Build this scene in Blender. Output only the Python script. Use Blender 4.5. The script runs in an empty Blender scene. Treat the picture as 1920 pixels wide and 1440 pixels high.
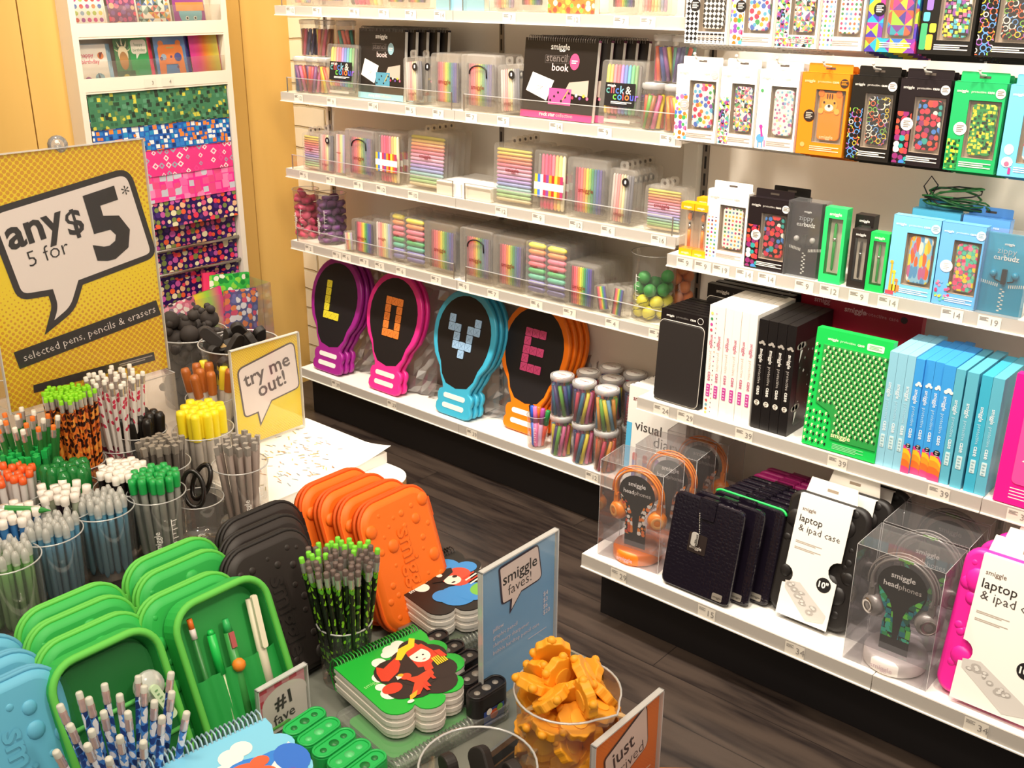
import bpy, math, random
from mathutils import Matrix, Vector, Quaternion
S = bpy.context.scene
C = S.collection
rnd = random.Random(7)
PI = math.pi

# ------------------------------------------------------------------ camera
FPX, YAW, PITCH, ROLL = 1992.3, 0.712873, 0.362244, 0.0053144
CAM = Vector((0, 0, 1.675))
_f = Vector((-math.sin(YAW), math.cos(YAW), 0)); _r = Vector((math.cos(YAW), math.sin(YAW), 0)); _u = Vector((0, 0, 1))
_fw = _f * math.cos(PITCH) - _u * math.sin(PITCH)
_up = _u * math.cos(PITCH) + _f * math.sin(PITCH)
_rt = _r * math.cos(ROLL) + _up * math.sin(ROLL)
_up = _up * math.cos(ROLL) - _r * math.sin(ROLL)
cd = bpy.data.cameras.new('camera'); co = bpy.data.objects.new('camera', cd); C.objects.link(co)
cd.sensor_width = 36.0; cd.lens = FPX / 1920 * 36.0; cd.clip_start = .05; cd.clip_end = 60
_m = Matrix((_rt, _up, -_fw)).transposed().to_4x4(); _m.translation = CAM
co.matrix_world = _m
S.camera = co

# ------------------------------------------------------------------ light
W = bpy.data.worlds.new('shop_air'); S.world = W; W.use_nodes = True
W.node_tree.nodes['Background'].inputs[0].default_value = (1.0, .86, .70, 1)
W.node_tree.nodes['Background'].inputs[1].default_value = .37
S.view_settings.view_transform = 'Standard'
S.view_settings.look = 'None'
S.view_settings.exposure = 0.62
S.view_settings.gamma = 1.0
S.cycles.transparent_max_bounces = 24
S.cycles.max_bounces = 8
S.cycles.caustics_reflective = False
S.cycles.caustics_refractive = False
WARM = (1.0, .86, .68)
def lamp(name, loc, target, power, size, color=WARM, spot=None, blend=.5):
    l = bpy.data.lights.new(name, 'SPOT' if spot else 'AREA')
    l.energy = power; l.color = color
    if spot: l.spot_size = math.radians(spot); l.spot_blend = blend; l.shadow_soft_size = size
    else: l.shape = 'DISK'; l.size = size
    o = bpy.data.objects.new(name, l); C.objects.link(o); o.location = loc
    d = Vector(target) - Vector(loc); o.rotation_euler = d.to_track_quat('-Z', 'Y').to_euler()
    return o
# ceiling down-lights: a row washing the shelves, a row over the display table
for i, x in enumerate((-3.0, -2.3, -1.6, -.9, -.2)):
    lamp('ceiling_spot_shelves', (x, 1.66, 2.75), (x + .02, 2.42, .7), 78, .07, (1, .90, .77), spot=82, blend=.7)
for i, x in enumerate((-2.2, -.9, .4)):
    lamp('fill_spot_aisle', (x, .35, 2.75), (x - .3, 2.6, .9), 42, .12, (1, .88, .73), spot=70, blend=.8)  # added fill row that brightens the fronts of the shelf goods
for x, y, p in ((-2.2, .9, 16), (-1.1, .35, 17)):
    lamp('ceiling_spot_table', (x, y, 2.75), (x + .1, y + .05, .8), p, .14, (1, .84, .62), spot=85, blend=.8)
lamp('ceiling_spot_paper', (-1.75, 1.5, 2.75), (-1.6, 1.22, .8), 26, .06, (1, .88, .70), spot=26, blend=.7)
lamp('ceiling_spot_rack', (-2.35, 1.95, 2.75), (-3.45, 2.05, 1.5), 52, .1, (1, .82, .55), spot=80, blend=.8)
lamp('fill_spot_signs', (.25, .75, 2.6), (-1.5, .9, .95), 40, .12, (1, .87, .70), spot=52, blend=.8)  # added fill from the camera side, lifts the sign faces
lamp('fill_wash_room', (-.6, .2, 2.9), (-1.4, 1.2, .5), 20, 1.6, (1, .86, .68))  # broad soft fill light, added to brighten the camera side

# ------------------------------------------------------------------ pixel -> place helpers (surveying the photograph)
def ray(px, py): return (_rt * ((px - 960) / FPX) - _up * ((py - 720) / FPX) + _fw)
def at(px, py, X=None, Y=None, Z=None):
    d = ray(px, py)
    t = (X - CAM.x) / d.x if X is not None else (Y - CAM.y) / d.y if Y is not None else (Z - CAM.z) / d.z
    return CAM + d * t
def xat(px, Y, Z):      # X of the point of the line (Y,Z) that the photograph shows in column px
    k = (px - 960) / FPX; a = Vector((0, Y, Z)) - CAM
    n = _rt - _fw * k
    return -(n.dot(a)) / n.x

# ------------------------------------------------------------------ materials
MATS = {}
def lin(c):
    if isinstance(c, str):
        c = [int(c[i:i + 2], 16) / 255 for i in (0, 2, 4)]
    return tuple((v / 12.92 if v <= .04045 else ((v + .055) / 1.055) ** 2.4) for v in c) + (1,)
def nt(name):
    m = bpy.data.materials.new(name); m.use_nodes = True
    t = m.node_tree; b = t.nodes['Principled BSDF']
    return m, t, b
def mat(col, rough=.5, metal=0, spec=.5, em=0, coat=0):
    k = ('m', col, rough, metal, spec, em, coat)
    if k in MATS: return MATS[k]
    m, t, b = nt('paint_' + (col if isinstance(col, str) else 'x'))
    c = lin(col)
    b.inputs['Base Color'].default_value = c; b.inputs['Roughness'].default_value = rough; b.inputs['Metallic'].default_value = metal
    b.inputs['Specular IOR Level'].default_value = spec
    if coat: b.inputs['Coat Weight'].default_value = coat; b.inputs['Coat Roughness'].default_value = .1
    if em: b.inputs['Emission Color'].default_value = c; b.inputs['Emission Strength'].default_value = em
    MATS[k] = m; return m
def clear(tint='ffffff', body=.06, gloss=.10, rough=.06, bodycol='ffffff'):
    # thin clear plastic: straight-through transparency, a little milky body, fresnel gloss
    k = ('c', tint, body, gloss, rough, bodycol)
    if k in MATS: return MATS[k]
    m = bpy.data.materials.new('clear_plastic'); m.use_nodes = True; t = m.node_tree; t.nodes.clear()
    N = t.nodes.new; L = t.links.new
    out = N('ShaderNodeOutputMaterial'); tr = N('ShaderNodeBsdfTransparent'); df = N('ShaderNodeBsdfDiffuse'); gl = N('ShaderNodeBsdfGlossy')
    tr.inputs[0].default_value = lin(tint); df.inputs[0].default_value = lin(bodycol); gl.inputs['Roughness'].default_value = rough
    mx = N('ShaderNodeMixShader'); mx.inputs[0].default_value = body; L(tr.outputs[0], mx.inputs[1]); L(df.outputs[0], mx.inputs[2])
    lw = N('ShaderNodeLayerWeight'); lw.inputs[0].default_value = .35
    mm = N('ShaderNodeMath'); mm.operation = 'MULTIPLY_ADD'; mm.inputs[1].default_value = gloss * 2.2; mm.inputs[2].default_value = gloss * .35
    mm.use_clamp = True
    L(lw.outputs['Fresnel'], mm.inputs[0])
    m2 = N('ShaderNodeMixShader'); L(mm.outputs[0], m2.inputs[0]); L(mx.outputs[0], m2.inputs[1]); L(gl.outputs[0], m2.inputs[2])
    L(m2.outputs[0], out.inputs[0])
    MATS[k] = m; return m
def _uv(t, sx=1, sz=1):     # pattern plane: (x + y, z + y) of the object's own space
    N = t.nodes.new; L = t.links.new
    tc = N('ShaderNodeTexCoord'); sp = N('ShaderNodeSeparateXYZ'); L(tc.outputs['Object'], sp.inputs[0])
    a = N('ShaderNodeMath'); a.operation = 'ADD'; L(sp.outputs[0], a.inputs[0]); L(sp.outputs[1], a.inputs[1])
    b = N('ShaderNodeMath'); b.operation = 'ADD'; L(sp.outputs[2], b.inputs[0]); L(sp.outputs[1], b.inputs[1])
    cb = N('ShaderNodeCombineXYZ'); L(a.outputs[0], cb.inputs[0]); L(b.outputs[0], cb.inputs[1])
    mp = N('ShaderNodeMapping'); mp.inputs['Scale'].default_value = (sx, sz, 1); L(cb.outputs[0], mp.inputs[0])
    return mp.outputs[0]
def _pal(t, fac, cols):
    r = t.nodes.new('ShaderNodeValToRGB'); r.color_ramp.interpolation = 'CONSTANT'
    e = r.color_ramp.elements
    while len(e) < len(cols): e.new(.5)
    for i, c in enumerate(cols): e[i].position = i / len(cols); e[i].color = lin(c)
    t.links.new(fac, r.inputs[0]); return r.outputs[0]
def _mix(t, fac, a, b):
    x = t.nodes.new('ShaderNodeMix'); x.data_type = 'RGBA'
    if isinstance(fac, float): x.inputs[0].default_value = fac
    else: t.links.new(fac, x.inputs[0])
    for s, v in ((6, a), (7, b)):
        if isinstance(v, (str, tuple)): x.inputs[s].default_value = lin(v) if isinstance(v, str) else v
        else: t.links.new(v, x.inputs[s])
    return x.outputs[2]
def _math(t, op, a, b=None):
    x = t.nodes.new('ShaderNodeMath'); x.operation = op
    for i, v in ((0, a), (1, b)):
        if v is None: continue
        if isinstance(v, (int, float)): x.inputs[i].default_value = v
        else: t.links.new(v, x.inputs[i])
    return x.outputs[0]
def dots(bg, cols, n, r=.35, jit=0.0, rough=.45, metric='EUCLIDEAN', ring=0, bump=0, sz=None, seed=0):
    k = ('d', bg, tuple(cols), n, r, jit, rough, metric, ring, sz, seed)
    if k in MATS: return MATS[k]
    m, t, b = nt('printed_dots')
    v = t.nodes.new('ShaderNodeTexVoronoi'); v.voronoi_dimensions = '2D'; v.distance = metric; v.inputs['Scale'].default_value = 1; v.inputs['Randomness'].default_value = jit
    t.links.new(_uv(t, n, sz or n), v.inputs['Vector'])
    sp = t.nodes.new('ShaderNodeSeparateColor'); t.links.new(v.outputs['Color'], sp.inputs[0])
    pal = _pal(t, sp.outputs[0], cols)
    rr = _math(t, 'MULTIPLY_ADD', sp.outputs[1], r * .5 if jit else 0.0)
    rr.node.inputs[2].default_value = r * (.7 if jit else 1)
    d = v.outputs['Distance']
    f = _math(t, 'LESS_THAN', d, rr)
    if ring: f = _math(t, 'MULTIPLY', f, _math(t, 'GREATER_THAN', d, _math(t, 'MULTIPLY', rr, ring)))
    t.links.new(_mix(t, f, bg, pal), b.inputs['Base Color']); b.inputs['Roughness'].default_value = rough
    MATS[k] = m; return m
def tris(cols, n, rough=.45, white=0.0, bg='ffffff', sz=None):
    k = ('t', tuple(cols), n, rough, white, sz)
    if k in MATS: return MATS[k]
    m, t, b = nt('printed_triangles')
    u = _uv(t, n, sz or n); fr = t.nodes.new('ShaderNodeVectorMath'); fr.operation = 'FRACTION'; t.links.new(u, fr.inputs[0])
    fl = t.nodes.new('ShaderNodeVectorMath'); fl.operation = 'FLOOR'; t.links.new(u, fl.inputs[0])
    s = t.nodes.new('ShaderNodeSeparateXYZ'); t.links.new(fr.outputs[0], s.inputs[0])
    a = _math(t, 'GREATER_THAN', s.outputs[0], s.outputs[1]); c = _math(t, 'GREATER_THAN', _math(t, 'ADD', s.outputs[0], s.outputs[1]), 1.0)
    z = _math(t, 'ADD', a, _math(t, 'MULTIPLY', c, 2.0))
    cb = t.nodes.new('ShaderNodeCombineXYZ'); t.links.new(z, cb.inputs[2])
    ad = t.nodes.new('ShaderNodeVectorMath'); ad.operation = 'ADD'; t.links.new(fl.outputs[0], ad.inputs[0]); t.links.new(cb.outputs[0], ad.inputs[1])
    wn = t.nodes.new('ShaderNodeTexWhiteNoise'); t.links.new(ad.outputs[0], wn.inputs['Vector'])
    t.links.new(_pal(t, wn.outputs['Value'], cols), b.inputs['Base Color']); b.inputs['Roughness'].default_value = rough
    MATS[k] = m; return m
def check(a, c, n, rough=.45):
    k = ('k', a, c, n)
    if k in MATS: return MATS[k]
    m, t, b = nt('printed_checks')
    x = t.nodes.new('ShaderNodeTexChecker'); x.inputs['Scale'].default_value = 1; x.inputs[1].default_value = lin(a); x.inputs[2].default_value = lin(c)
    v = _uv(t, n, n); v.node.inputs['Rotation'].default_value = (0, 0, PI / 4)
    t.links.new(v, x.inputs[0])
    t.links.new(x.outputs[0], b.inputs['Base Color']); b.inputs['Roughness'].default_value = rough
    MATS[k] = m; return m
def blend(cols, axis='x', n=1.0, rough=.4, smooth=True, noise=0.0, off=0.0, metal=0.0):
    # printed colour run across the object
    k = ('b', tuple(cols), axis, n, rough, smooth, noise, off)
    if k in MATS: return MATS[k]
    m, t, b = nt('printed_run')
    tc = t.nodes.new('ShaderNodeTexCoord'); s = t.nodes.new('ShaderNodeSeparateXYZ'); t.links.new(tc.outputs['Object'], s.inputs[0])
    v = {'x': s.outputs[0], 'y': s.outputs[1], 'z': s.outputs[2]}[axis]
    v = _math(t, 'ADD', _math(t, 'MULTIPLY', v, n), off)
    r = t.nodes.new('ShaderNodeValToRGB'); e = r.color_ramp.elements
    if not smooth: r.color_ramp.interpolation = 'CONSTANT'
    while len(e) < len(cols): e.new(.5)
    for i, c in enumerate(cols): e[i].position = i / (len(cols) - 1 if smooth else len(cols)); e[i].color = lin(c)
    t.links.new(v, r.inputs[0]); t.links.new(r.outputs[0], b.inputs['Base Color']); b.inputs['Roughness'].default_value = rough; b.inputs['Metallic'].default_value = metal
    MATS[k] = m; return m
def wood(c1, c2, scale, rough, stretch=(1, 8, 8), rings=0.0, name='wood', spec=.4, planks=None):
    m, t, b = nt(name); N = t.nodes.new; L = t.links.new
    tc = N('ShaderNodeTexCoord'); mp = N('ShaderNodeMapping'); mp.inputs['Scale'].default_value = [s * scale for s in stretch]; L(tc.outputs['Object'], mp.inputs[0])
    vec = mp.outputs[0]
    if planks:      # each floor plank gets its own stretch of grain
        br = N('ShaderNodeTexBrick'); br.inputs['Scale'].default_value = 1; br.inputs['Brick Width'].default_value = planks[0]; br.inputs['Row Height'].default_value = planks[1]
        br.inputs['Mortar Size'].default_value = .0011; br.inputs['Color1'].default_value = (0, 0, 0, 1); br.inputs['Color2'].default_value = (1, 1, 1, 1); br.inputs['Mortar'].default_value = (.5, .5, .5, 1)
        L(tc.outputs['Object'], br.inputs[0])
        ad = N('ShaderNodeVectorMath'); ad.operation = 'MULTIPLY_ADD'; L(br.outputs['Color'], ad.inputs[0]); ad.inputs[1].default_value = (17, 9, 5); L(mp.outputs[0], ad.inputs[2]); vec = ad.outputs[0]
    nz = N('ShaderNodeTexNoise'); nz.inputs['Scale'].default_value = 1.0; nz.inputs['Detail'].default_value = 5; L(vec, nz.inputs['Vector'])
    fac = nz.outputs['Fac']
    if rings:
        wv = _math(t, 'SINE', _math(t, 'MULTIPLY', nz.outputs['Fac'], rings)); fac = _math(t, 'MULTIPLY_ADD', wv, .5); fac.node.inputs[2].default_value = .5
        n2 = N('ShaderNodeTexNoise'); n2.inputs['Scale'].default_value = 9; n2.inputs['Detail'].default_value = 4; L(vec, n2.inputs['Vector'])
        fac = _math(t, 'MULTIPLY', fac, _math(t, 'MULTIPLY', n2.outputs['Fac'], 1.5))
    col = _mix(t, fac, c1, c2)
    if planks: col = _mix(t, br.outputs['Fac'], col, '1a1413')
    L(col, b.inputs['Base Color']); b.inputs['Roughness'].default_value = rough; b.inputs['Specular IOR Level'].default_value = spec
    return m
def circuit(bg, cols, n, sz=None): return dots(bg, cols, n, .42, .75, .4, 'CHEBYCHEV', 0, 0, sz)

WHITE = mat('f2efe8', .35); WMET = mat('e9e5dc', .4); BLACK = mat('131013', .5); GLOSSBLK = mat('100e10', .28)
CHROME = mat('c8c4bd', .18, 1.0); CLEAR = clear(); FROST = clear('fbfaf8', .095, .06, .25, 'f4f0ea'); FROSTB = clear('f6f4f2', .17, .05, .3, 'f0ebe4')
INK = mat('1a1618', .5); PAPER = mat('f3f0ea', .7); GREYINK = mat('8b8681', .6)

# ------------------------------------------------------------------ mesh builder
GLY = {}
def glyphs(s, off):
    k = (s, off)
    if k not in GLY:
        c = bpy.data.curves.new('lettering', 'FONT'); c.body = s; c.size = 1; c.offset = off; c.resolution_u = 2 if len(s) < 9 else 1
        o = bpy.data.objects.new('lettering', c); me = bpy.data.meshes.new_from_object(o)
        GLY[k] = ([tuple(v.co[:2]) for v in me.vertices], [tuple(p.vertices) for p in me.polygons])
        bpy.data.objects.remove(o); bpy.data.curves.remove(c); bpy.data.meshes.remove(me)
    return GLY[k]
def heap(n, R, r, seed=0, cone=0.0):      # settle n balls of radius r in a round container of radius R
    q = random.Random(seed); P = []
    for i in range(n):
        a, d = q.uniform(0, 6.283), (R - r) * math.sqrt(q.random()); P.append([d * math.cos(a), d * math.sin(a), r + i * r * .30])
    for it in range(240):
        for p in P: p[2] -= r * .10
        for _ in range(2):
            for i in range(n):
                a = P[i]
                for j in range(i):
                    b = P[j]; dx, dy, dz = a[0] - b[0], a[1] - b[1], a[2] - b[2]; d2 = dx * dx + dy * dy + dz * dz
                    if d2 < 4 * r * r:
                        d = math.sqrt(d2) + 1e-9; k = (2 * r - d) / d * .5; a[0] += dx * k; a[1] += dy * k; a[2] += dz * k; b[0] -= dx * k; b[1] -= dy * k; b[2] -= dz * k
            for a in P:
                h = math.hypot(a[0], a[1]); m = R - r
                if h > m: a[0] *= m / h; a[1] *= m / h
                a[2] = max(a[2], r)
    return sorted(P, key=lambda p: p[2])
class MB:
    def __init__(s): s.v = []; s.f = []; s.mi = []; s.sm = []; s.mats = []; s.T = Matrix()
    def m(s, mt):
        if mt not in s.mats: s.mats.append(mt)
        return s.mats.index(mt)
    def add(s, vs, fs, mt, smooth=False):
        o = len(s.v); i = s.m(mt)
        s.v += [s.T @ Vector(v) for v in vs]
        for f in fs: s.f.append([o + k for k in f]); s.mi.append(i); s.sm.append(smooth)
        return s
    def box(s, x0, x1, y0, y1, z0, z1, mt, skip=''):
        v = [(x, y, z) for x in (x0, x1) for y in (y0, y1) for z in (z0, z1)]
        F = {'l': (0, 1, 3, 2), 'r': (4, 6, 7, 5), 'f': (0, 4, 5, 1), 'b': (2, 3, 7, 6), 'd': (0, 2, 6, 4), 'u': (1, 5, 7, 3)}
        return s.add(v, [F[k] for k in F if k not in skip], mt)
    def prism(s, ol, y0, y1, mt, bev=0.0, side=None, smooth=False, back=True, bb=None):
        # outline (x, z) counter-clockwise seen from the front (-y); front at y0
        n = len(ol); rings = []
        if bev:
            ins = inset(ol, bev)
            rings = [(ins, y0), (inset(ol, bev * .3), y0 + bev * .3), (ol, y0 + bev)]
            rings += [(ol, y1 - bev), (inset(ol, bev * .3), y1 - bev * .3), (ins, y1)] if bb is None else [(ol, y1)]
        else: rings = [(ol, y0), (ol, y1)]
        v = [(x, y, z) for (o, y) in rings for (x, z) in o]; f = []
        for r in range(len(rings) - 1):
            for i in range(n):
                j = (i + 1) % n; f.append((r * n + i, r * n + n + i, r * n + n + j, r * n + j))
        s.add(v, f, side or mt, smooth)
        o = len(s.v) - len(v); i = s.m(mt)
        s.f.append([o + k for k in range(n)]); s.mi.append(i); s.sm.append(False)
        if back:
            q = (len(rings) - 1) * n
            s.f.append([o + q + k for k in reversed(range(n))]); s.mi.append(s.m(side or mt)); s.sm.append(False)
        return s
    def plate(s, ol, y, mt): return s.add([(x, y, z) for x, z in ol], [tuple(range(len(ol)))], mt)
    def rect(s, x0, x1, z0, z1, y, mt, a=0.0):
        cx, cz = (x0 + x1) / 2, (z0 + z1) / 2; ca, sa = math.cos(a), math.sin(a)
        return s.plate([(cx + (x - cx) * ca - (z - cz) * sa, cz + (x - cx) * sa + (z - cz) * ca) for x, z in ((x0, z0), (x1, z0), (x1, z1), (x0, z1))], y, mt)
    def disc(s, cx, cz, r, y, mt, n=16, rz=None): return s.plate([(cx + r * math.cos(2 * PI * i / n), cz + (rz or r) * math.sin(2 * PI * i / n)) for i in range(n)], y, mt)
    def lathe(s, pr, mt, n=20, c=(0, 0), caps='', smooth=True):
        v = [(c[0] + r * math.cos(2 * PI * i / n), c[1] + r * math.sin(2 * PI * i / n), z) for r, z in pr for i in range(n)]
        f = [(k * n + i, k * n + (i + 1) % n, k * n + n + (i + 1) % n, k * n + n + i) for k in range(len(pr) - 1) for i in range(n)]
        if 'b' in caps: f.append(tuple(reversed(range(n))))
        if 't' in caps: f.append(tuple((len(pr) - 1) * n + i for i in range(n)))
        return s.add(v, f, mt, smooth)
    def cyl(s, cx, cy, z0, z1, r0, mt, r1=None, n=12, caps='bt', smooth=True): return s.lathe([(r0, z0), (r1 if r1 is not None else r0, z1)], mt, n, (cx, cy), caps, smooth)
    def ball(s, c, r, mt, n=10, sc=(1, 1, 1)):
        v = [(c[0], c[1], c[2] - r * sc[2])]; k = n // 2
        for a in range(1, k):
            t = -PI / 2 + PI * a / k
            v += [(c[0] + r * sc[0] * math.cos(t) * math.cos(2 * PI * i / n), c[1] + r * sc[1] * math.cos(t) * math.sin(2 * PI * i / n), c[2] + r * sc[2] * math.sin(t)) for i in range(n)]
        v.append((c[0], c[1], c[2] + r * sc[2])); f = []
        for i in range(n):
            j = (i + 1) % n; f.append((0, 1 + j, 1 + i)); f.append((len(v) - 1, 1 + (k - 2) * n + i, 1 + (k - 2) * n + j))
            for a in range(k - 2): f.append((1 + a * n + i, 1 + a * n + j, 1 + a * n + n + j, 1 + a * n + n + i))
        return s.add(v, f, mt, True)
    def tube(s, pts, r, mt, n=6, closed=False, caps=True):
        P = [Vector(p) for p in pts]; k = len(P); v = []; up = None
        for i, p in enumerate(P):
            d = (P[(i + 1) % k] - P[i - 1]) if closed else P[min(i + 1, k - 1)] - P[max(i - 1, 0)]
            d.normalize()
            if up is None: up = d.orthogonal().normalized()
            up = (up - d * up.dot(d)).normalized(); w = d.cross(up)
            v += [p + (up * math.cos(2 * PI * j / n) + w * math.sin(2 * PI * j / n)) * r for j in range(n)]
        f = [(i * n + j, i * n + (j + 1) % n, ((i + 1) % k) * n + (j + 1) % n, ((i + 1) % k) * n + j) for i in range(k if closed else k - 1) for j in range(n)]
        if caps and not closed: f += [tuple(reversed(range(n))), tuple((k - 1) * n + j for j in range(n))]
        return s.add(v, f, mt, True)
    def text(s, t, x, z, size, y, mt, off=0.0, al='l', a=0.0, sx=1.0, fit=None):
        V, F = glyphs(t, off)
        if not V: return s
        mnx = min(v[0] for v in V); mxx = max(v[0] for v in V); w = mxx - mnx
        if fit: size = fit / w
        d = {'l': 0, 'c': w / 2, 'r': w}[al]; ca, sa = math.cos(a), math.sin(a)
        q = []
        for vx, vz in V:
            px = (vx - mnx - d) * size * sx; pz = vz * size
            q.append((x + px * ca - pz * sa, y, z + px * sa + pz * ca))
        return s.add(q, F, mt)
    def bars(s, x0, x1, z, h, y, mt, n=3, gap=1.9, a=0.0):   # lines of print too small to read
        for i in range(n): s.rect(x0, x0 + (x1 - x0) * (1 - .23 * (i % 2)), z - i * h * gap - h, z - i * h * gap, y, mt, a)
        return s
    def mesh(s, name):
        me = bpy.data.meshes.new(name); me.from_pydata([tuple(v) for v in s.v], [], s.f)
        for mt in s.mats: me.materials.append(mt)
        me.polygons.foreach_set('material_index', s.mi); me.polygons.foreach_set('use_smooth', s.sm); me.update(); return me
    def obj(s, name, parent=None, loc=None, rot=None):
        o = bpy.data.objects.new(name, s.mesh(name)); C.objects.link(o)
        if parent: o.parent = parent
        if loc is not None: o.location = loc
        if rot is not None: o.rotation_euler = rot
        return o
def inset(ol, d):
    n = len(ol); out = []
    for i in range(n):
        a, b, c = ol[i - 1], ol[i], ol[(i + 1) % n]
        e1 = Vector((b[0] - a[0], b[1] - a[1])); e2 = Vector((c[0] - b[0], c[1] - b[1]))
        if e1.length < 1e-9 or e2.length < 1e-9: out.append(b); continue
        n1 = Vector((-e1.y, e1.x)).normalized(); n2 = Vector((-e2.y, e2.x)).normalized(); h = n1 + n2
        if h.length < 1e-6: out.append(b); continue
        h.normalize(); k = d / max(.35, h.dot(n1)); out.append((b[0] + h.x * k, b[1] + h.y * k))
    return out
def rr(x0, x1, z0, z1, r, n=5):     # rounded rectangle, counter-clockwise
    o = []
    for cx, cz, a in ((x1 - r, z0 + r, -PI / 2), (x1 - r, z1 - r, 0), (x0 + r, z1 - r, PI / 2), (x0 + r, z0 + r, PI)):
        o += [(cx + r * math.cos(a + PI / 2 * i / n), cz + r * math.sin(a + PI / 2 * i / n)) for i in range(n + 1)]
    return o
def ell(cx, cz, rx, rz, n=24): return [(cx + rx * math.cos(2 * PI * i / n), cz + rz * math.sin(2 * PI * i / n)) for i in range(n)]
def scal(pts, k): return [(x * k, z * k) for x, z in pts]

# ------------------------------------------------------------------ things, parts, copies
def tag(o, label, cat, group=None):
    o['label'] = label; o['category'] = cat
    if group: o['group'] = group
    return o
def thing(name, label, cat, loc=(0, 0, 0), rot=(0, 0, 0), group=None):
    o = bpy.data.objects.new(name, None); o.empty_display_size = .02; C.objects.link(o); o.location = loc; o.rotation_euler = rot
    return tag(o, label, cat, group)
def struct(o): o['kind'] = 'structure'; return o
KIDS = {}
def kids(o):
    return list(o.children)
def dup(o, loc=None, rot=None, label=None, group=None, parent=None):
    c = o.copy(); C.objects.link(c)
    if parent: c.parent = parent
    if loc is not None: c.location = loc
    if rot is not None: c.rotation_euler = rot
    if label: c['label'] = label
    if group: c['group'] = group
    for ch in kids(o): dup(ch, parent=c)
    return c
FACE = (0, 0, PI / 2)      # turns a thing made facing -y so that it faces +x
def lean(a): return (-a, 0, 0)
ORD = ['first', 'second', 'third', 'fourth', 'fifth', 'sixth', 'seventh', 'eighth', 'ninth', 'tenth', 'eleventh', 'twelfth']

# ================================================================== the room
YB = 2.768           # back panel of the shelving
XE = -3.60           # plywood end wall
FLOORM = wood('41362f', '1b1413', 1, .40, (.9, 7, 1), 26, 'dark_vinyl_planks', .45, (1.25, .155))
PLY = wood('e9c274', 'd6aa58', 1, .5, (7, 7, .8), 0, 'birch_plywood', .4)
PLYEDGE = blend(['c9a878', 'efdcb4', 'b08a58', 'efdcb4', 'c9a878', 'efdcb4', 'b08a58'], 'z', 26, .6)
mb = MB().box(-3.75, 1.6, -1.6, 2.86, -.05, 0, FLOORM); struct(mb.obj('floor'))
mb = MB().box(XE - .05, XE - .012, -1.6, 2.86, 0, 2.9, mat('3a2413', .8))
ys = [-1.6, -.87, -.012, .846, 1.705, 2.564, 2.86]
for a, b in zip(ys[:-1], ys[1:]): mb.box(XE - .012, XE, a + .0022, b - .0022, 0, 2.9, PLY)
struct(mb.obj('wall_end'))
m, t, b_ = nt('white_painted_brick')
tc = t.nodes.new('ShaderNodeTexCoord'); sp = t.nodes.new('ShaderNodeSeparateXYZ'); t.links.new(tc.outputs['Object'], sp.inputs[0])
cb = t.nodes.new('ShaderNodeCombineXYZ'); t.links.new(sp.outputs[0], cb.inputs[0]); t.links.new(sp.outputs[2], cb.inputs[1])
nz = t.nodes.new('ShaderNodeTexNoise'); nz.inputs['Scale'].default_value = 14; t.links.new(cb.outputs[0], nz.inputs['Vector'])
ad = t.nodes.new('ShaderNodeVectorMath'); ad.operation = 'MULTIPLY_ADD'; t.links.new(nz.outputs['Color'], ad.inputs[0]); ad.inputs[1].default_value = (.012, .012, 0); t.links.new(cb.outputs[0], ad.inputs[2])
br = t.nodes.new('ShaderNodeTexBrick'); br.inputs['Scale'].default_value = 1; br.inputs['Brick Width'].default_value = .20; br.inputs['Row Height'].default_value = .086; br.inputs['Mortar Size'].default_value = .006; br.inputs['Mortar Smooth'].default_value = .6
t.links.new(ad.outputs[0], br.inputs[0])
t.links.new(_mix(t, br.outputs['Fac'], 'f4ead2', 'cfbf9c'), b_.inputs['Base Color'])
bp = t.nodes.new('ShaderNodeBump'); bp.invert = True; bp.inputs['Strength'].default_value = .9; bp.inputs['Distance'].default_value = .01; t.links.new(br.outputs['Fac'], bp.inputs['Height']); t.links.new(bp.outputs[0], b_.inputs['Normal'])
BRICK = m
PANEL = mat('eee5d8', .55)
mb = MB().box(-3.65, 1.6, YB + .02, YB + .1, 0, 2.9, BRICK)
for a, b in ((-3.37, -2.452), (-2.436, -1.70), (-1.63, -.672), (-.656, .25), (.26, 1.2)): mb.box(a, b, YB, YB + .02, .02, 2.3, PANEL)
struct(mb.obj('wall_back'))
def upright(x, label, w=.018):
    mb = MB().box(x - w / 2, x + w / 2, YB - .004, YB + .019, .02, 2.3, mat('8d8379', .4, .3))
    for i in range(44): mb.rect(x - .0035, x + .0035, .06 + i * .05, .096 + i * .05, YB - .0045, BLACK)
    tag(mb.obj('slotted_upright'), label, 'upright', 'slotted uprights of the wall shelving')
upright(-3.345, 'slotted metal upright beside the white brick strip')
upright(-2.444, 'slotted metal upright behind the joint of the marker shelves')
upright(-1.64, 'slotted metal upright between pencil shelves and phone case shelves')
upright(-.664, 'slotted metal upright behind the pink laptop case')
tag(MB().box(-1.70, -1.652, YB - .03, YB + .02, .02, 2.3, WMET).obj('shelf_post'), 'white post where the shallow marker shelves end', 'post')

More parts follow.
